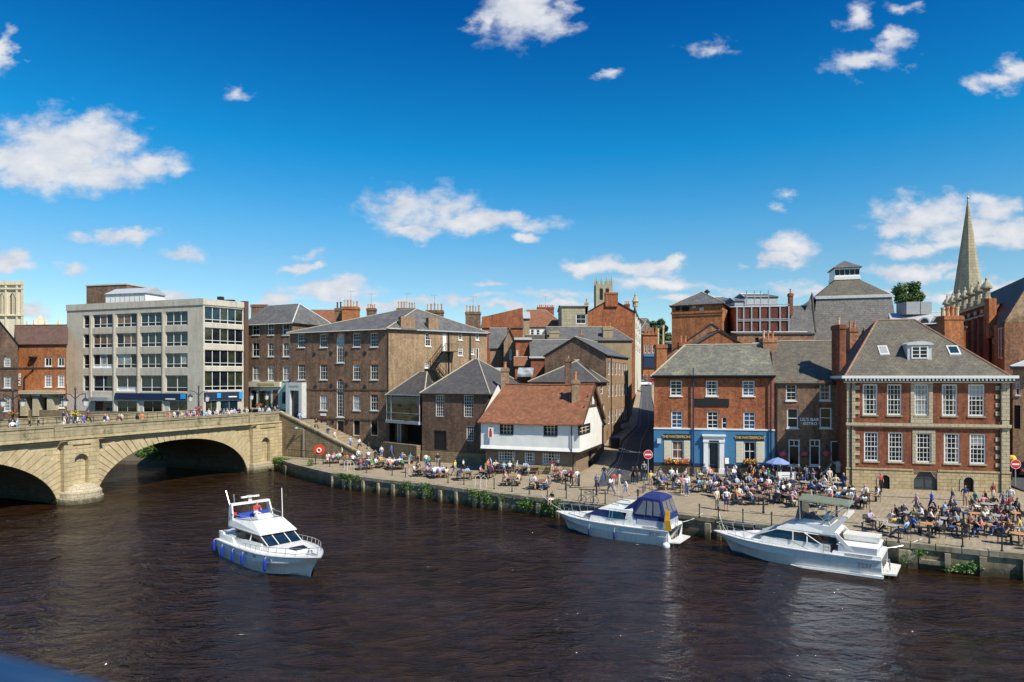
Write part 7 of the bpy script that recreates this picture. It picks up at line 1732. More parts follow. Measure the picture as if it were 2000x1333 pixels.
for i, (px, py, kd, ns) in enumerate(TB):
    p = ong(px, py); wh = where_px(px, py); a0_ = random.uniform(0, 6.28)
    desc = {'s': 'square wooden cafe table', 'r': 'round grey cafe table', 'o': 'round orange-topped cafe table'}[kd]
    place({'s': P_SQ, 'r': P_RND, 'o': P_ORG}[kd], p, a0_ if kd != 's' else random.choice((0, 1.57))+random.uniform(-.2, .2), f'{desc}, {ORD[i]} from left among the tables with chairs', 'table', 'cafe tables on the quay')
    OCC.append((p.x, p.y, .6))
    for j in range(ns+(1 if random.random() < .2 else 0)):
        a_ = a0_+2*math.pi*j/max(3, ns)+random.uniform(-.25, .25); r_ = .82+random.uniform(-.04, .12)
        q = Vector((p.x+r_*math.cos(a_), p.y+r_*math.sin(a_), p.z))
        if not free(q.x, q.y, .0): continue
        if any((q.x-a)**2+(q.y-b_)**2 < .28 for a, b_, c_ in OCC if c_ < .3): continue
        OCC.append((q.x, q.y, .22)); rz = a_+math.pi/2   # facing the table
        if j < ns and random.random() < .93:
            o, t_, b_ = seat(['sit_table', 'sit_back', 'sit_table_f', 'sit_back_f', 'sit_drink', 'sit_legs'], q+Vector((0, 0, .0)), rz, wh)
            hair_ = o['label'].split(' person')[0]
            lab = f'black chair under {hair_} sitter in {o["label"].split(" person in ")[1].split(" sitting ")[0].replace(" top and", ",")} {wh}'
            if len(lab.split()) > 16 or lab in LABELS: lab = f'chair of {hair_} sitter in {o["label"].split(" person in ")[1].split(" sitting ")[0].replace(" top and", ",")} {wh}'
        else:
            lab = f'empty black chair at the {ORD[i]} cafe table from left, side {"facing the river" if q.y < p.y else "facing the houses"}'
        if lab in LABELS: continue
        place(P_CH, q, rz, lab, 'chair', 'black chairs round the quay tables')
# ================================================================ STANDING AND WALKING PEOPLE (feet in photo pixels)
UPR = [(1450, 930, 'stand_m', 'black', 'black trousers', 3), (1436, 938, 'hips', 'white', 'blue jeans', 2), (1508, 938, 'stand_m', 'navy', 'black trousers', 5), (1524, 941, 'walk_m', 'black', 'grey trousers', 1), (1551, 940, 'stand_f', 'white', 'black trousers', 4), (1575, 944, 'phone', 'grey', 'blue jeans', 3), (1600, 947, 'stand_m', 'black', 'black trousers', 2), (1620, 950, 'stand_f', 'cream', 'beige trousers', 3), (1490, 945, 'hips', 'maroon', 'black trousers', 1.5), (1420, 943, 'walk_f', 'purple', 'denim shorts', 2.5), (1376, 940, 'stand_m', 'pale blue', 'khaki shorts', 2.2), (1322, 948, 'walk_f', 'white', 'blue jeans', 4.4), (1290, 950, 'stand_m', 'grey', 'navy shorts', 3.6), (1210, 950, 'walk_m', 'navy', 'beige trousers', .3), (1222, 972, 'walk_f', 'white', 'denim shorts', 1.8), (1090, 934, 'stand_m', 'black', 'khaki shorts', 3.1), (1010, 934, 'walk_m', 'pale blue', 'navy shorts', 4.6), (905, 925, 'walk_f', 'white', 'black trousers', 4.5), (700, 905, 'stand_m', 'white', 'blue jeans', 4), (745, 896, 'stand_f', 'white', 'denim shorts', 3), (668, 900, 'walk_m', 'cream', 'black trousers', 2), (1790, 1005, 'walk_f', 'pink', 'blue jeans', 1.4), (1885, 992, 'stand_m', 'navy', 'khaki shorts', 3),
       (1166, 962, 'walk_m', 'grey', 'navy shorts', 2.6), (1180, 943, 'walk_m', 'black', 'blue jeans', 2.8), (1193, 967, 'walk_f', 'white', 'blue jeans', .6), (1199, 960, 'walk_m', 'red', 'khaki shorts', .4), (1236, 946, 'stand_f', 'black', 'black trousers', 3.1), (1244, 947, 'stand_m', 'black', 'black trousers', 3.4), (1127, 952, 'stand_m', 'white', 'grey trousers', 3.6), (1116, 948, 'stand_f', 'maroon', 'black trousers', 2.9),
       (958, 925, 'stand_m', 'pale blue', 'blue jeans', 2.0), (953, 927, 'stand_f', 'orange', 'black trousers', 4.2), (980, 915, 'stand_f', 'black', 'grey trousers', 3.1), (1002, 925, 'stand_m', 'olive', 'black trousers', 2.8), (1078, 928, 'phone', 'maroon', 'beige trousers', 3.3), (889, 930, 'walk_f', 'yellow', 'grey trousers', 4.2), (855, 915, 'stand_m', 'black', 'grey trousers', 3), (832, 916, 'walk_m', 'white', 'blue jeans', .3), (838, 920, 'walk_f', 'green', 'navy shorts', .6),
       (765, 896, 'walk_m', 'royal blue', 'blue jeans', 1.2), (774, 895, 'walk_m', 'orange', 'blue jeans', 1.4), (720, 890, 'stand_f', 'black', 'beige trousers', 2.9), (799, 925, 'stand_m', 'grey', 'khaki shorts', 1.4), (816, 915, 'walk_f', 'black', 'black trousers', 2), 
       (1400, 996, 'stand_f', 'cream', 'beige trousers', 3.4), (1419, 999, 'stand_m', 'white', 'navy shorts', 2.9), (1333, 966, 'stand_f', 'coral', 'khaki shorts', 3.0), (1341, 970, 'stand_m', 'white', 'blue jeans', 2.9), (1271, 955, 'hips', 'yellow', 'khaki shorts', 3.3), (1395, 958, 'hips', 'royal blue', 'navy shorts', 1.0), (1362, 952, 'stand_m', 'teal', 'black trousers', 4.6),
       (1720, 962, 'phone', 'red', 'black trousers', 3.4), (1820, 1003, 'walk_m', 'royal blue', 'navy shorts', 4.6), (1860, 998, 'walk_m', 'navy', 'blue jeans', 4.4), (1905, 1000, 'walk_f', 'teal', 'grey trousers', 4.7), (1925, 998, 'stand_f', 'black', 'khaki shorts', 4.4), (1940, 985, 'stand_m', 'maroon', 'beige trousers', 3.5), (1960, 1002, 'stand_m', 'grey', 'blue jeans', 2.6), (1973, 996, 'stand_m', 'white', 'grey trousers', 2.4),
       (1465, 935, 'stand_f', 'pink', 'black trousers', 2.0), (1480, 940, 'stand_m', 'black', 'black trousers', 2.8), (1560, 945, 'stand_m', 'black', 'black trousers', 3.1), (1588, 950, 'hips', 'purple', 'grey trousers', 2.1), (1545, 950, 'phone', 'navy', 'blue jeans', 4.1), (1500, 950, 'stand_f', 'cream', 'black trousers', 4), (1648, 965, 'stand_m', 'navy', 'blue jeans', 2.2), (1258, 936, 'stand_m', 'grey', 'black trousers', 3.0), (648, 888, 'walk_f', 'pale blue', 'blue jeans', 2.2), (656, 889, 'walk_m', 'royal blue', 'denim shorts', 2.2), (690, 884, 'hips', 'pink', 'grey trousers', 3)]
VOC = {'walk_m': 'walking', 'walk_f': 'walking'}
for px, py, pose, t_, b_, rz in UPR:
    p = ong(px, py); person(pose, p, rz, t_, b_, where=where_px(px, py))
# on the stair
GROUP_OF['on the stone stairs'] = 'people on the stairs'
for u, d, pose, t_, b_, rz in ((2.0, -1.6, 'walk_m', 'pale blue', 'denim shorts', 4.3), (4.3, -2.2, 'walk_f', 'black', 'black trousers', 4.2), (5.2, -1.3, 'walk_f', 'olive', 'khaki shorts', 1.0), (7.3, -1.2, 'walk_m', 'navy', 'blue jeans', 1.0), (8.5, -1.1, 'walk_f', 'cream', 'beige trousers', 4.2), (10.6, -1.6, 'walk_m', 'pale blue', 'blue jeans', 4.2), (11.2, -2.6, 'walk_f', 'white', 'navy shorts', 4.2)):
    person(pose, FS.w(u, d, zst(u)), rz, t_, b_, where='on the stone stairs')
# edge sitter above the ivy and the helmsman
GROUP_OF['on the quay edge'] = 'people on the quayside'
e_ = on(1079, 976, 1.5); n0_ = edge_n(11)
person('sit_edge', Vector((e_.x, e_.y, 1.03))+n0_*.0, math.atan2(-n0_.y, -n0_.x)-math.pi/2, 'black', 'white shorts', 'dark-haired', where='on the quay edge')
hp = b1(2.35, -.15, 2.85); GROUP_OF['at the cruiser helm'] = 'crew'
person('sit_table', hp, math.atan2(b1.h.y, b1.h.x)-math.pi/2, 'red', 'white shorts', 'brown-haired', where='at the cruiser helm')
# people on the bridge
bs = [('at bridge left end', 0, 110), ('above the bridge pier', 110, 190), ('on the left bridge half', 190, 300), ('above the bridge arch', 300, 385), ('near the second lamp', 385, 450), ('at bridge right end', 450, 545)]
def wb(px):
    for w_, a_, b_ in bs:
        if px < b_: return w_
for w_, _, _ in bs: GROUP_OF[w_] = 'people on the bridge'
BR = [(24, 'white', 'black trousers', 'hips', -1.6), (34, 'pale blue', 'black trousers', 'stand_m', -1.6), (58, 'black', 'black trousers', 'phone', -1.5), (75, 'black', 'blue jeans', 'stand_m', -1.6), (125, 'cream', 'white shorts', 'walk_f', -3), (163, 'royal blue', 'navy shorts', 'stand_m', -2.4), (205, 'navy', 'white shorts', 'walk_m', -2.2), (209, 'white', 'blue jeans', 'walk_f', -2.9), (233, 'maroon', 'khaki shorts', 'walk_f', -2.4), (237, 'cream', 'black trousers', 'walk_m', -3.1), (268, 'black', 'black trousers', 'hips', -1.3), (278, 'orange', 'khaki shorts', 'stand_m', -1.4),
      (331, 'coral', 'khaki shorts', 'walk_f', -1.5), (340, 'white', 'navy shorts', 'walk_m', -2), (348, 'navy', 'blue jeans', 'stand_m', -2.6), (354, 'cream', 'grey trousers', 'walk_f', -2.2), (366, 'purple', 'blue jeans', 'walk_f', -1.6), (372, 'pink', 'khaki shorts', 'stand_f', -1.3), (379, 'lilac', 'navy shorts', 'walk_m', -2.6), (386, 'red', 'beige trousers', 'walk_f', -1.8), (394, 'navy', 'black trousers', 'walk_m', -2.4), (402, 'pale blue', 'blue jeans', 'stand_f', -1.2), (408, 'white', 'grey trousers', 'walk_m', -2.2), (416, 'navy', 'navy shorts', 'walk_f', -1.4), (423, 'white', 'blue jeans', 'walk_m', -2.0), (431, 'navy', 'khaki shorts', 'stand_m', -1.3),
      (437, 'grey', 'blue jeans', 'walk_f', -2.6), (444, 'cream', 'denim shorts', 'walk_m', -1.5), (452, 'white', 'grey trousers', 'walk_f', -1.9), (458, 'lilac', 'blue jeans', 'stand_m', -1.4), (467, 'black', 'black trousers', 'stand_m', -1.5), (478, 'black', 'blue jeans', 'hips', -2.1), (482, 'cream', 'beige trousers', 'walk_m', -1.3), (492, 'black', 'black trousers', 'stand_f', -1.3), (506, 'white', 'blue jeans', 'walk_m', -2.2), (512, 'pale blue', 'khaki shorts', 'walk_f', -1.6), (519, 'navy', 'black trousers', 'stand_m', -2.6), (525, 'white', 'denim shorts', 'walk_f', -1.7), (531, 'black', 'blue jeans', 'walk_m', -2.9), (537, 'grey', 'navy shorts', 'walk_f', -1.8), (542, 'navy', 'grey trousers', 'stand_m', -2.8),
      (124, 'navy', 'black trousers', 'stand_m', -11.8), (131, 'grey', 'black trousers', 'stand_f', -12.0), (139, 'lilac', 'blue jeans', 'walk_m', -11.6), (152, 'pink', 'white shorts', 'walk_f', -11.4), (172, 'maroon', 'black trousers', 'walk_m', -12)]
for px, t_, b_, pose, d in BR:
    fr = Fr(FB.w(0, d, 0), FB.w(50, d, 0)); u = fr.u(px); sc_ = None
    person(pose, FB.w(u, d, ZD if d > -4 or d < -10.4 else 6.21), random.choice((math.atan2(dB.y, dB.x)-math.pi/2, math.atan2(dB.y, dB.x)+math.pi/2))+random.uniform(-.3, .3) if 'walk' in pose else random.uniform(0, 6.28), t_, b_, where=wb(px), sc=1.0)
# up the side street
GROUP_OF['up the side street'] = 'people up the side street'
for i in range(9):
    y = 186+random.uniform(0, 22); f_ = .15+.7*i/8; x = None
    for j in range(len(SL)-1):
        if SL[j][1] <= y <= SL[j+1][1]+.01: t_ = (y-SL[j][1])/(SL[j+1][1]-SL[j][1]); x = (SL[j][0]*(1-t_)+SL[j+1][0]*t_)*(1-f_)+(SR[j][0]*(1-t_)+SR[j+1][0]*t_)*f_
    person(random.choice(('walk_m', 'walk_f', 'stand_m')), Vector((x, y, zs(x, y)+.12)), random.uniform(0, 6), rnd_top(), rnd_bot(), where='up the side street')
# ================================================================ QUAY FURNITURE
BOL = [(644, 912), (672, 914), (716, 924), (766, 929), (792, 933), (875, 944), (906, 947), (965, 956), (1000, 961), (1034, 966), (1069, 971), (1106, 974), (1135, 979), (1182, 985), (1250, 996), (1310, 1005), (1366, 1012), (1403, 1018), (1451, 1023), (1507, 1030), (1562, 1036), (1636, 1046), (1684, 1052), (1755, 1060), (1815, 1062), (1880, 1069), (1957, 1078)]
for i, (px, py) in enumerate(BOL):
    p = ong(px, py); k = MB(); k.lathe((p.x, p.y, p.z-.02), [(.075, 0), (.075, .12), (.045, .16), (.04, .92), (.065, .95), (.065, 1.0), (.03, 1.06)], 8)
    tag(k.build('bollard', 'iron'), f'thin black iron post on the quay edge, {ORD[i]} from the bridge', 'bollard', 'iron posts along the quay edge')
BO2 = [(859, 920), (1105, 958), (1131, 952), (1165, 968), (1246, 985), (1491, 1003), (1561, 1010), (1634, 1010), (1762, 1022), (1839, 1026), (1711, 980), (1253, 940)]
for i, (px, py) in enumerate(BO2):
    p = ong(px, py); k = MB(); k.lathe((p.x, p.y, p.z-.02), [(.10, 0), (.10, .15), (.075, .2), (.07, 1.05), (.10, 1.09), (.10, 1.16), (.04, 1.24)], 8)
    tag(k.build('bollard', 'iron'), f'stout black bollard standing back on the paving, {ORD[i] if i < 10 else ("isolated before the mansion" if i == 10 else "isolated at the street mouth")} of its line', 'bollard', 'stout bollards on the paving')
# railing by the bridge foot
k = MB(); A_, B_ = on(563, 890, 1.9), on(640, 897, 1.9); A_.z = B_.z = 1.75
fr = Fr(A_, B_)
for z in (.3, 1.1): k.tube([fr.w(0, 0, 1.6+z), fr.w(fr.L, 0, 1.6+z)], .03, 5)
n_ = int(fr.L/.28)
for i in range(n_+1): k.tube([fr.w(fr.L*i/n_, 0, 1.6), fr.w(fr.L*i/n_, 0, 2.75)], .018, 4)
tag(k.build('railing', 'iron'), 'black iron railing at the foot of the bridge abutment', 'railing')
k = MB(); A_, B_ = ong(1280, 925), ong(1352, 925); fr = Fr(A_, B_)
for z in (.25, 1.05): k.tube([fr.w(0, 0, A_.z+z), fr.w(fr.L, 0, A_.z+z)], .025, 5)
n_ = int(fr.L/.16)
for i in range(n_+1): k.tube([fr.w(fr.L*i/n_, 0, A_.z), fr.w(fr.L*i/n_, 0, A_.z+1.12)], .014, 4)
tag(k.build('railing', 'iron'), 'black iron railing below the left flower box of the blue pub', 'railing')
for (xa, ya, xb, yb, lb) in ((968, 930, 1128, 948, 'thin double rail fence before the white inn terrace'),):
    k = MB(); A_, B_ = ong(xa, ya), ong(xb, yb); fr = Fr(A_, B_)
    for i in range(7): u = fr.L*i/6; z = zq(*fr.w(u, 0, 0).xy); k.tube([fr.w(u, 0, z), fr.w(u, 0, z+1.05)], .04, 5)
    for z in (.55, 1.0): k.tube([fr.w(0, 0, 1.9+z), fr.w(fr.L, 0, 1.85+z)], .018, 4)
    tag(k.build('rail_fence', 'iron'), lb, 'railing')
# life ring board
p = ong(624, 908); r_ = empty('lifebuoy_board', p, 'red round-topped lifebuoy board by the railing at bridge foot', 'lifebuoy'); fr = Fr(p-Vector((.75, 0, 0)), p+Vector((.75, -.1, 0)))
k = MB(); rr = [fr.w(.75+.68*math.cos(a), 0, p.z+1.75+.62*math.sin(a)) for a in [2*math.pi*j/14 for j in range(14)]]; k.prism(rr, [q+fr.n*.08 for q in rr]); k.build('board', 'red_board', r_)
k = MB(); rs = []
for j in range(14):
    a = 2*math.pi*j/14; rs.append([fr.w(.75+(.24+.06*math.cos(b_))*math.cos(a), .14+.08*math.sin(b_), p.z+1.70+(.24+.06*math.cos(b_))*math.sin(a)) for b_ in [2*math.pi*i/6 for i in range(6)]])
rs.append(rs[0]); k.rings(rs, cap=False); k.build('ring', 'sign_white', r_)
for u in (.3, 1.2): k = MB(); k.tube([fr.w(u, .03, p.z), fr.w(u, .03, p.z+1.2)], .05, 6); k.build('post', 'iron', r_)
# floodlight post on the stair wall
k = MB(); p = FS.w(4.6, .25, 0); k.tube([(p.x, p.y, 1.4), (p.x, p.y, 5.2)], .05, 6); k.tube([(p.x, p.y, 5.2), tuple(FS.w(3.9, .5, 5.3))], .04, 5); k.blob(FS.w(3.6, .55, 5.3), .28, .28, .2, 8)
tag(k.build('floodlight_post', 'grey_metal'), 'slim grey post with a round floodlight against the stair wall', 'floodlight')
# quay ladders: pale hoops
for i, (px, py, lb) in enumerate(((682, 919, 'pale tubular quay ladder left of the ivy clumps'), (939, 952, 'pale tubular quay ladder before the dark brick warehouse'))):
    p = ong(px, py); j = min(range(len(EDGE)-1), key=lambda q: (EDGE[q]-p).length); n_ = edge_n(j); t_ = Vector((n_.y, -n_.x, 0)); e0 = p-n_*.35
    k = MB()
    for s_ in (-.32, .32): 
        q = e0+t_*s_; k.tube([q+n_*.75+Vector((0, 0, 0)), q+n_*.75+Vector((0, 0, .8)), q+n_*.4+Vector((0, 0, 1.1)), q-n_*.05+Vector((0, 0, .95)), q-n_*.18+Vector((0, 0, -1.6))], .035, 6)
    for z in range(6): k.tube([e0-t_*.32-n_*.18+Vector((0, 0, -.15-.28*z)), e0+t_*.32-n_*.18+Vector((0, 0, -.15-.28*z))], .02, 4)
    tag(k.build('quay_ladder', 'lead_pale'), lb, 'ladder', 'quay ladders')
# timber fender piles on the quay wall
PIL = [(649.7, 0), (674, .1), (686, 0), (711, .05), (740, 0), (769, .1), (798, 0), (830, 0), (861.5, .1), (893, 0), (929, .1), (943, 0), (979, 0), (1053, .15), (1091, 0), (1385, .15), (1405, 0), (1766, .35), (1783, .25), (1852, .05), (1921, .1), (2000, 0)]
def edge_at(px):
    for i in range(len(EDGE)-1):
        x0, x1 = CX+FPX*EDGE[i].x/EDGE[i].y, CX+FPX*EDGE[i+1].x/EDGE[i+1].y
        if x0 <= px <= x1:
            f = Fr(EDGE[i], EDGE[i+1]); u = f.u(px); return f, u
    f = Fr(EDGE[-3], EDGE[-2]); return f, f.u(px)
for i, (px, ex) in enumerate(PIL):
    f, u = edge_at(px); k = MB(); wd = .13+ex*.5; tp = 1.16+random.uniform(-.14, .05)
    a = [(u-wd, .02, -1.2), (u+wd, .02, -1.2), (u+wd, .24, -1.2), (u-wd, .24, -1.2)]; lean = random.uniform(-.06, .06)
    k.prism([f.w(*q) for q in a], [f.w(q[0]+lean, q[1]-.01, tp) for q in a])
    tag(k.build('timber_pile', 'timber_pile'), f'weathered upright timber pile against the quay wall, {ORD[i]} from the bridge', 'timber pile', 'timber piles on the quay wall')
# timber rails on the wall at right
k = MB(); f, u0 = edge_at(1795); _, u1 = edge_at(1848)
f.box(k, u0, u1, .01, .16, .35, .62); tag(k.build('timber_rail', 'timber_pile'), 'horizontal timber rail between two piles right of the cruisers', 'timber rail')
# ================================================================ PLANTS
def leaf_clump(name, c, rx, ry, rz, n_, mat, size, root=None, hang=False, shell=False):
    k = MB()
    for _ in range(n_):
        while True:
            v = Vector((random.uniform(-1, 1), random.uniform(-1, 1), random.uniform(-1, 1)))
            if v.length < 1 and (not shell or v.length > .45): break
        q = Vector((c[0]+v.x*rx, c[1]+v.y*ry, c[2]+v.z*rz)); s_ = size*random.uniform(.6, 1.3)
        a = Vector((random.uniform(-1, 1), random.uniform(-1, 1), random.uniform(-.6, .6))).normalized(); b_ = a.cross(Vector((random.uniform(-1, 1), random.uniform(-1, 1), 1))).normalized()
        k.poly([q-a*s_, q-b_*s_*.5, q+a*s_, q+b_*s_*.5])
    return k.build(name, mat, root)
IVY = [(670, 926, .8, .8), (685, 932, .7, 1.0), (699, 934, .6, .5), (797, 950, .9, .7), (833, 955, .8, .9), (928, 966, .8, .8), (949, 970, .8, .8), (980, 975, .4, .4), (1027, 984, .9, .7), (1066, 990, .8, .6), (1087, 988, .9, .9), (1771, 1088, .35, .4), (1897, 1104, .7, .3), (1870, 1112, .9, .3), (1795, 1078, .5, .25)]
for i, (px, py, wd, hh) in enumerate(IVY):
    f, u = edge_at(px); z = f.z(px, py); c_ = f.w(u, .16, min(z, 1.35))
    leaves = MB()
    for _ in range(int(330*wd*hh+80)):
        a = random.gauss(0, wd*.42); dz_ = random.gauss(0, hh*.38); q = f.w(u+a, abs(random.gauss(.08, .12))+.03, max(.15, min(1.6, z+dz_))); s_ = random.uniform(.05, .11)
        t1 = Vector((random.uniform(-1, 1), random.uniform(-1, 1), random.uniform(-1, .2))).normalized(); t2 = t1.cross(f.n+Vector((0, 0, random.uniform(-.5, .9)))).normalized()
        leaves.poly([q-t1*s_, q-t2*s_*.6, q+t1*s_, q+t2*s_*.6])
    tag(leaves.build('ivy', 'ivy'), f'green plant tuft growing out of the quay wall, {ORD[i]} from the bridge', 'plant', 'plants on the quay wall')
for (px, py, z, rx, rz_, lb, n_) in ((552, 903, 1.3, 1.4, .6, 'bright green weeds sprouting at the corner below the bridge stairs', 900), (541, 890, 1.4, .5, .5, 'small weeds beside the right bridge pier', 250), (607, 902, 1.9, .35, .55, 'slim green weed beside the abutment railing', 200)):
    Y = 85 if px < 600 else 79; c_ = at(px, Y); tag(leaf_clump('weeds', (c_.x, c_.y, z), rx, .6, rz_, n_, 'ivy', .10), lb, 'plant')
# ledge beside the pier
k = MB(); f = Fr(FB.w(UE-.5, .75, 0), EDGE[2]+Vector((-.3, .3, 0))); f.box(k, 0, f.L, -3, .3, -1, 1.05); tag(k.build('stone_ledge', 'quay_stone'), 'low overgrown stone ledge between bridge pier and quay', 'ledge')
# bank greenery seen through the arch
p0 = at(300, 88.5); tag(leaf_clump('bush', (-48.3, 93.6, .9), 3.6, 1.3, 1.9, 4200, 'ivy', .2), 'sunlit green bushes on the bank seen through the arch', 'bush')
k = MB(); p1 = at(262, 92); k.rings([[Vector((-49.5+5.5*r*math.cos(a), 94.2+2*r*math.sin(a), z)) for a in [2*math.pi*j/12 for j in range(12)]] for z, r in ((-1, 1.1), (.5, 1), (1.2, .6))]); tag(k.build('river_bank', 'soil'), kind='structure')
def tree(label, px, Y, ztop, zbot, rx, mat='leaf', n_=7000, size=.35, zb=3, seed=1):
    random.seed(seed); c_ = at(px, Y); r_ = empty('tree', (c_.x, c_.y, zb), label, 'tree', 'town trees')
    k = MB(); k.tube([(c_.x, c_.y, zb), (c_.x+.2, c_.y, (zb+zbot)/2), (c_.x, c_.y, zbot+(ztop-zbot)*.5)], .55, 8, r2=.2)
    lobes = []
    for i in range(15):
        a = random.uniform(0, 6.28); rr = rx*random.uniform(.15, .72); z = random.uniform(zbot+.18*(ztop-zbot), ztop-.2*(ztop-zbot)); rr *= 1-.55*max(0, (z-zbot)/(ztop-zbot)-.35)
        q = Vector((c_.x+rr*math.cos(a), c_.y+rr*math.sin(a), z)); lobes.append(q); k.tube([(c_.x, c_.y, zbot+.1*(z-zbot)), q], .13, 5, r2=.04)
    k.build('trunk', 'bark', r_)
    m_ = MB()
    for i in range(n_):
        L0 = random.choice(lobes); v = Vector((random.gauss(0, 1), random.gauss(0, 1), random.gauss(0, .8))); v = v.normalized()*random.uniform(.55, 1.08)
        q = L0+v*rx*.27; s_ = size*random.uniform(.5, 1.2); a = Vector((random.uniform(-1, 1), random.uniform(-1, 1), random.uniform(-.7, .7))).normalized(); b_ = a.cross(v+Vector((0, 0, .4))).normalized()
        m_.poly([q-a*s_, q-b_*s_*.6, q+a*s_, q+b_*s_*.6])
    m_.build('crown', mat, r_)
tree('round green tree rising behind the mansion roof beside grey vents', 1768, 125, pz(548, 125), pz(598, 125), 3.6, 'leaf', 4300, .24, seed=5)
tree('dark green tree far up the side street by the church tower', 1287, 235, pz(614, 235), pz(690, 235), 4.6, 'leaf_dark', 6000, .45, zb=8, seed=8)
tree('dark green tree beside the brick tower at the street top', 1303, 150, pz(640, 150), pz(700, 150), 2.4, 'leaf_dark', 3500, .3, zb=5, seed=9)
random.seed(21)
# flowers: window boxes on the pub, hanging baskets on the bistro
PF = Fr(at(1277.5, 68), at(1512, 65.5)); LF = Fr(at(1512.5, 65.8), at(1652, 64.0))
def flowers(fr, px, py, w2, h2, mats, n_, d=.35):
    u, z = fr.u(px), fr.z(px, py); k = MB()
    for _ in range(n_):
        q = fr.w(u+random.gauss(0, w2*.5), d+random.gauss(0, .12), z+random.gauss(0, h2*.5)); s_ = random.uniform(.05, .10)
        a = Vector((random.uniform(-1, 1), random.uniform(-1, 1), random.uniform(-1, 1))).normalized(); b_ = a.cross(Vector((random.uniform(-1, 1), -1, .3))).normalized(); k.poly([q-a*s_, q-b_*s_, q+a*s_, q+b_*s_], random.choice(range(len(mats)+0)))
    return k, mats
for px, lb, ms in ((1322, 'long flower box of red and yellow blooms under left pub window', ['red_flower', 'yellow_flower', 'leaf', 'red_flower']), (1465, 'flower box of orange blooms under right pub window', ['red_flower', 'leaf', 'yellow_flower', 'leaf'])):
    p = PF.w(PF.u(px), .35, 0); z = PF.z(px, 904); r_ = empty('flower_box', (p.x, p.y, z), lb, 'flower box')
    w2 = 1.15 if px < 1400 else .6; k = MB(); PF.box(k, PF.u(px)-w2, PF.u(px)+w2, .165, .5, z-.15, z+.08); k.build('trough', 'black_timber', r_)
    m_ = MB()
    for _ in range(int(500*w2)):
        q = PF.w(PF.u(px)+random.uniform(-w2, w2), random.uniform(.18, .6), z+.1+abs(random.gauss(0, .13))-random.uniform(0, .15)); s_ = random.uniform(.05, .10)
        a = Vector((random.uniform(-1, 1), random.uniform(-1, 1), random.uniform(-1, 1))).normalized(); b_ = a.cross(Vector((random.uniform(-1, 1), -1, .3))).normalized(); m_.poly([q-a*s_, q-b_*s_, q+a*s_, q+b_*s_], random.randrange(4))
    m_.build('blooms', ms, r_)
for i, (px, py) in enumerate(((1529, 885), (1571, 885), (1613, 885))):
    c_ = LF.w(LF.u(px), .55, LF.z(px, py)); r_ = empty('hanging_basket', c_, f'ball shaped basket of pink flowers on the bistro wall, {("leftmost", "middle", "rightmost")[i]}', 'hanging basket', 'pink hanging baskets')
    m_ = MB()
    for _ in range(420):
        v = Vector((random.gauss(0, 1), random.gauss(0, 1), random.gauss(0, 1))).normalized()*random.uniform(.6, 1); q = c_+Vector((v.x*.42, v.y*.36, v.z*.34)); s_ = random.uniform(.05, .09)
        a = v.cross(Vector((random.uniform(-1, 1), random.uniform(-1, 1), .3))).normalized(); b_ = a.cross(v).normalized(); m_.poly([q-a*s_, q-b_*s_, q+a*s_, q+b_*s_], 0 if random.random() < .82 else 1)
    m_.build('blooms', ['pink_flower', 'leaf'], r_); k = MB(); k.tube([c_+Vector((0, 0, .3)), c_+Vector((0, 0, .62)), c_+Vector((0, 0, .62))-LF.n*.5], .02, 4); k.build('bracket', 'iron', r_)
# ================================================================ SIGNS, LAMPS, PARASOL, BOARDS
def no_entry(loc, h, lb, fr, r=.42):
    r_ = empty('road_sign', loc, lb, 'road sign'); k = MB(); k.tube([loc, loc+Vector((0, 0, h+r))], .045, 8); k.build('post', 'grey_metal', r_)
    c_ = loc+Vector((0, 0, h)); disc = lambda rr, e: [c_+fr.x*rr*math.cos(a)+Vector((0, 0, rr*math.sin(a)))+fr.n*e for a in [2*math.pi*j/20 for j in range(20)]]
    k = MB(); k.prism(disc(r, .05), disc(r, .07)); k.build('disc', 'sign_white', r_); k = MB(); k.poly(disc(r*.93, .073)); k.build('face', 'sign_red', r_)
    k = MB(); k.poly([c_+fr.x*a+Vector((0, 0, b_))+fr.n*.077 for a, b_ in ((-r*.68, -r*.16), (r*.68, -r*.16), (r*.68, r*.16), (-r*.68, r*.16))]); k.build('bar', 'sign_white', r_)
fv = Fr((0, 0), (1, -.12)); p = ong(1266, 946); no_entry(p, 2.75, 'round red no entry sign on a post beside the blue pub', fv)
p = at(1983, 60); p.z = 2.0; no_entry(p, 11.6-(907-740)/1333*60-2.0, 'round red no entry sign at the far right road', fv)
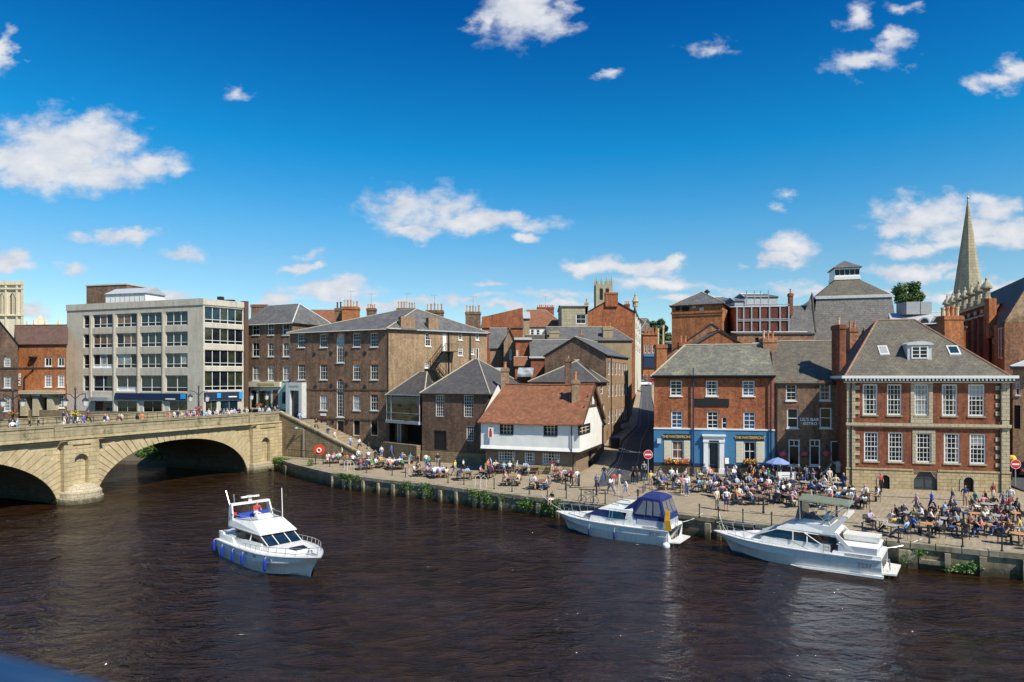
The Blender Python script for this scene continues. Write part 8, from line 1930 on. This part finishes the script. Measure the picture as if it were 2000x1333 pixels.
def lamp(px, d, ytop, lb, flower):
    fr = Fr(FB.w(0, d, 0), FB.w(50, d, 0)); u = fr.u(px); c_ = FB.w(u, d, ZD); Y = c_.y; top = pz(ytop, Y); hh = top-ZD; r_ = empty('street_lamp', c_, lb, 'street lamp', 'ornate lamps on the bridge')
    k = MB(); k.lathe(c_, [(.42, 0), (.42, .25), (.28, .45), (.22, .9), (.12, 1.1), (.09, hh*.55), (.12, hh*.56), (.07, hh*.6), (.06, hh-.35), (.12, hh-.3), (.02, hh)], 10); k.build('post', 'iron', r_)
    k = MB(); zc_ = ZD+hh*.80; ax = Vector((1, 0, 0))
    k.tube([c_+Vector((0, 0, hh*.72))-Vector((0, 0, 0)), c_-ax*.5+Vector((0, 0, hh*.82)), c_-ax*1.0+Vector((0, 0, hh*.84)), c_-ax*1.0+Vector((0, 0, hh*.74))], .04, 5); k.tube([c_+Vector((0, 0, hh*.72)), c_+ax*.5+Vector((0, 0, hh*.82)), c_+ax*1.0+Vector((0, 0, hh*.84)), c_+ax*1.0+Vector((0, 0, hh*.74))], .04, 5); k.build('arm', 'iron', r_)
    for s_ in (-1, 1): 
        q = c_+ax*s_*1.0+Vector((0, 0, hh*.74)); k = MB(); k.lathe(q-Vector((0, 0, .85)), [(.14, 0), (.2, .1), (.28, .62), (.06, .8)], 8); ln_ = k.build('lantern', 'lamp_glass', r_); k = MB(); k.lathe(q-Vector((0, 0, .26)), [(.32, 0), (.28, .08), (.05, .32)], 8); k.build('cap', 'iron', ln_)
    if flower:
        m_ = MB()
        for _ in range(260):
            a = random.uniform(0, 6.28); q = c_+Vector((.26*math.cos(a)+random.gauss(0, .09), .26*math.sin(a)+random.gauss(0, .07), hh*.40+random.gauss(0, .09))); s_ = .06; v = Vector((random.uniform(-1, 1), random.uniform(-1, 1), random.uniform(-1, 1))).normalized(); b_ = v.cross(Vector((.3, -1, .3))).normalized(); m_.poly([q-v*s_, q-b_*s_, q+v*s_, q+b_*s_], random.randrange(2))
        m_.build('flower_ring', [flower, 'leaf'], r_)
lamp(147, -3.4, 755, 'black twin-lantern lamp over the bridge pier with yellow and green flower ring', 'yellow_flower')
lamp(388, -3.4, 752, 'black twin-lantern lamp with pink flowers before the office block corner', 'pink_flower')
lamp(506, -3.4, 752, 'black twin-lantern lamp with flowers at the bridge end before the shops', 'red_flower')
lamp(25, -11.5, 758, 'black twin-lantern lamp with red flowers at the left frame edge', 'red_flower')
# railing on the far side of the bridge road
k = MB()
for z in (.55, 1.1): k.tube([FB.w(UE-56, -10.2, 6.34+z), FB.w(UE-3, -10.2, 6.34+z)], .03, 4)
for i in range(40): k.tube([FB.w(UE-56+53*i/39, -10.2, 6.34), FB.w(UE-56+53*i/39, -10.2, 7.44)], .03, 4)
tag(k.build('railing', 'iron'), 'low black pedestrian railing along the far pavement of the bridge', 'railing')
# parasol, menu boards
p = ong(1519, 952); r_ = empty('parasol', p, 'faded blue parasol open over the crowded tables right of the pub', 'parasol')
k = MB(); zt = pz(895, p.y); k.rings([[Vector((p.x+1.05*r*math.cos(a), p.y+1.05*r*math.sin(a), z)) for a in [2*math.pi*j/8 for j in range(8)]] for r, z in ((1, zt-.5), (1, zt-.42), (.5, zt-.12), (.03, zt+.05))]); k.build('canopy', 'blue_cloth', r_); k = MB(); k.tube([p, (p.x, p.y, zt)], .03, 6); k.build('pole', 'galv', r_)
p = ong(1534, 947); r_ = empty('menu_board', p, 'large white notice board standing between pub and bistro', 'board'); fr = Fr(p-Vector((.85, 0, 0)), p+Vector((.85, -.1, 0)))
k = MB(); fr.box(k, 0, fr.L, 0, .06, p.z+.1, p.z+1.15); k.build('panel', 'sign_white', r_); k = MB()
for u in (0, fr.L-.06): fr.box(k, u-.02, u+.08, -.03, .09, p.z, p.z+1.22)
for z in (.45, .6, .8): fr.box(k, fr.L*.28, fr.L*.72, .061, .065, p.z+z, p.z+z+.07)
k.build('frame', 'grey_metal', r_)
p = ong(1419.5, 936); r_ = empty('menu_board', p, 'small framed menu on a black stand by the pub door', 'board'); fr = Fr(p-Vector((.25, 0, 0)), p+Vector((.25, 0, 0)))
k = MB(); k.tube([p, p+Vector((0, 0, 1.4))], .03, 6); k.lathe(p, [(.25, 0), (.05, .08)], 8); k.build('stand', 'iron', r_); k = MB(); fr.box(k, 0, .5, 0, .05, p.z+1.4, p.z+2.1); k.build('frame', 'black_paint', r_); k = MB(); fr.box(k, .06, .44, .051, .055, p.z+1.46, p.z+2.04); k.build('menu', 'sign_white', r_)
# string of white pennants by the bistro
k = MB(); q0 = LF.w(LF.u(1590), 2.0, LF.z(1590, 925)); q1 = LF.w(LF.u(1622), 1.2, LF.z(1622, 899)); q2 = LF.w(LF.u(1650), 1.8, LF.z(1650, 900))
for a, b_ in ((q0, q1), (q1, q2)):
    P = [a.lerp(b_, t_/9)-Vector((0, 0, .18*math.sin(math.pi*t_/9))) for t_ in range(10)]; k.tube(P, .01, 4)
    for q in P[1:-1]: k.poly([q+Vector((-.09, 0, 0)), q+Vector((.09, 0, 0)), q+Vector((0, -.02, -.2))])
tag(k.build('bunting', 'sign_white'), 'string of small white pennants sagging above the bistro door', 'bunting')
# ================================================================ BICYCLES, CARS, PRAM
def bicycle(loc, rz, lb):
    r_ = empty('bicycle', loc, lb, 'bicycle', rz=0); M = Matrix.Rotation(rz, 4, 'Z'); w_ = lambda x, y, z: Vector(loc)+(M @ Vector((x, y, z)))
    for x in (-.52, .52):
        k = MB(); rs = [[w_(x+(.33+.022*math.cos(b_))*math.cos(a), .022*math.sin(b_), .35+(.33+.022*math.cos(b_))*math.sin(a)) for b_ in [2*math.pi*i/5 for i in range(5)]] for a in [2*math.pi*j/20 for j in range(21)]]; k.rings(rs, cap=False)
        for j in range(8): a = math.pi*j/4; k.tube([w_(x, 0, .35), w_(x+.32*math.cos(a), 0, .35+.32*math.sin(a))], .004, 3)
        k.build('wheel', 'tyre', r_)
    k = MB()
    for a, b_ in (((-.52, .35), (-.12, .32)), ((-.52, .35), (-.22, .85)), ((-.12, .32), (-.22, .85)), ((-.12, .32), (.36, .82)), ((-.2, .78), (.36, .88)), ((.52, .35), (.36, .95))): k.tube([w_(a[0], 0, a[1]), w_(b_[0], 0, b_[1])], .02, 5)
    k.build('frame', 'chair_steel', r_); k = MB(); k.prism([w_(-.34, -.06, .9), w_(-.08, -.03, .9), w_(-.08, .03, .9), w_(-.34, .06, .9)], [w_(-.34, -.06, .95), w_(-.08, -.03, .95), w_(-.08, .03, .95), w_(-.34, .06, .95)]); k.build('saddle', 'tyre', r_)
    k = MB(); k.tube([w_(.3, -.26, 1.0), w_(.4, -.1, 1.02), w_(.4, .1, 1.02), w_(.3, .26, 1.0)], .016, 5); k.build('handlebar', 'tyre', r_)
bicycle(ong(1149, 985), -.45, 'bicycle leaning at the quay edge above the canopied cruiser bow')
bicycle(ong(1258, 962), 1.2, 'grey bicycle parked by the no entry sign at the street mouth')
p = ong(1157, 984); k = MB(); k.tube([p+Vector((.1, .25, 0)), p+Vector((.1, .25, 1.15))], .05, 6); k.prism([p+Vector((-1.1, .1, 1.12)), p+Vector((.9, -.6, 1.12)), p+Vector((1.0, -.5, 1.12)), p+Vector((-1.0, .2, 1.12))], [p+Vector((-1.1, .1, 1.18)), p+Vector((.9, -.6, 1.18)), p+Vector((1.0, -.5, 1.18)), p+Vector((-1.0, .2, 1.18))]); tag(k.build('leaning_rail', 'iron'), 'black T-shaped leaning rail behind the quayside bicycle', 'rail')
def car(loc, rz, mat, lb):
    M = Matrix.Rotation(rz, 4, 'Z'); w_ = lambda x, y, z: Vector(loc)+(M @ Vector((x, y, z))); r_ = empty('parked_car', loc, lb, 'car')
    def loop(st, y, z0=None): return st
    prof = [(-2.1, .35), (-2.12, .75), (-1.95, .95), (.9, .98), (1.95, .78), (2.1, .55), (2.08, .3)]
    k = MB(); ys = (-.86, -.80, .80, .86); rs = []
    for y, f in ((-.86, .94), (-.80, 1.0), (.80, 1.0), (.86, .94)): rs.append([w_(x, y, .3+(z-.3)*f) for x, z in prof])
    k.rings(rs); k.build('body', mat, r_, True).modifiers.new('e', 'EDGE_SPLIT')
    k = MB(); k.rings([[w_(x, y*.98, .96) for x, y in ((-1.75, -.76), (1.0, -.76), (1.0, .76), (-1.75, .76))], [w_(x, y, 1.38) for x, y in ((-1.3, -.62), (.3, -.62), (.3, .62), (-1.3, .62))]]); k.build('window', 'glass_dark', r_)
    k = MB(); k.rings([[w_(x, y, 1.375) for x, y in ((-1.32, -.63), (.32, -.63), (.32, .63), (-1.32, .63))], [w_(x, y, 1.43) for x, y in ((-1.2, -.55), (.2, -.55), (.2, .55), (-1.2, .55))]]); k.build('roof', mat, r_)
    for x in (-1.35, 1.3):
        for y in (-.87, .87):
            k = MB(); k.rings([[w_(x+.31*math.cos(a), y+e, .31+.31*math.sin(a)) for a in [2*math.pi*j/12 for j in range(12)]] for e in (-.1, .03 if y > 0 else .1)]); wh_ = k.build('wheel', 'tyre', r_)
            k = MB(); k.poly([w_(x+.2*math.cos(a), y+(.04 if y > 0 else -.11), .31+.2*math.sin(a)) for a in [2*math.pi*j/10 for j in range(10)]]); k.build('rim', 'galv', wh_)
    for y in (-.6, .6):
        k = MB(); k.prism([w_(2.0, y-.16, .58), w_(2.11, y-.16, .58), w_(2.11, y+.16, .58), w_(2.0, y+.16, .58)], [w_(1.95, y-.16, .72), w_(2.05, y-.16, .72), w_(2.05, y+.16, .72), w_(1.95, y+.16, .72)]); k.build('headlight', 'lamp_glass', r_)
        k = MB(); k.prism([w_(-2.13, y-.14, .65), w_(-2.0, y-.14, .65), w_(-2.0, y+.14, .65), w_(-2.13, y+.14, .65)], [w_(-2.11, y-.14, .82), w_(-2.0, y-.14, .82), w_(-2.0, y+.14, .82), w_(-2.11, y+.14, .82)]); k.build('tail_light', 'sign_red', r_)
def street_pt(y, f):
    for j in range(len(SL)-1):
        if SL[j][1] <= y <= SL[j+1][1]+.01:
            t_ = (y-SL[j][1])/(SL[j+1][1]-SL[j][1]); x = (SL[j][0]*(1-t_)+SL[j+1][0]*t_)*(1-f)+(SR[j][0]*(1-t_)+SR[j+1][0]*t_)*f; return Vector((x, y, zs(x, y)))
car(street_pt(176, .3), .2, 'car_white', 'white car at the top of the narrow side street')
car(street_pt(183, .95), .1, 'car_red', 'red car partly hidden behind the pub chimney up the street')
car(at(1991, 66)+Vector((0, 0, 2.25)), 1.35, 'car_black', 'black car parked at the right edge beyond the mansion')
car(at(1996, 74)+Vector((0, 0, 2.45)), 1.35, 'car_black', 'dark car behind the nearer black car at the right edge')
k = MB(); k.blob(at(1976, 63)+Vector((0, 0, 4.2)), .38, .38, .38, 10); k.tube([at(1976, 63)+Vector((0, 0, 2)), at(1976, 63)+Vector((0, 0, 4.0))], .05, 6, 1); tag(k.build('beacon', ['yellow_flower', 'iron']), 'yellow globe beacon on a dark post right of the mansion', 'beacon')
p = ong(1898, 1010); r_ = empty('litter_bin', ong(1238, 925)+Vector((.4, 0, 0)), 'dark wheelie bin standing by the tan houses at the street mouth', 'bin')
q = street_pt(84, .15)+Vector((0, 0, .12)); r_.location = q; k = MB(); k.prism([q+Vector(v) for v in ((-.5, -.4, 0), (.5, -.4, 0), (.5, .4, 0), (-.5, .4, 0))], [q+Vector(v) for v in ((-.6, -.5, 1.1), (.6, -.5, 1.1), (.6, .5, 1.1), (-.6, .5, 1.1))]); k.build('bin_body', 'iron', r_); k = MB(); k.prism([q+Vector(v) for v in ((-.64, -.54, 1.1), (.64, -.54, 1.1), (.64, .54, 1.1), (-.64, .54, 1.1))], [q+Vector(v) for v in ((-.55, -.5, 1.25), (.55, -.5, 1.25), (.55, .4, 1.35), (-.55, .4, 1.35))]); k.build('lid', 'pub_navy', r_)
# cable-thin balcony rail close to the camera, out of focus
k = MB(); pa, pb = Vector((-.40, .35, H-(1292-740)/1333*.35)), Vector((.35, .35, H-(1292-740)/1333*.35-.75*.285))
pa = Vector(((-400-1000)/1333*.35, .35, H-(1220-740)/1333*.35)); pb = Vector(((500-1000)/1333*.35, .35, H-(1460-740)/1333*.35))
k.tube([pa, pb], .0105, 16); rl = k.build('handrail', 'rail_blue', None, True); tag(rl, 'blurred dark handrail crossing the bottom left corner', 'handrail')
random.seed(5)
print('PEOPLE', len(PEOPLE))
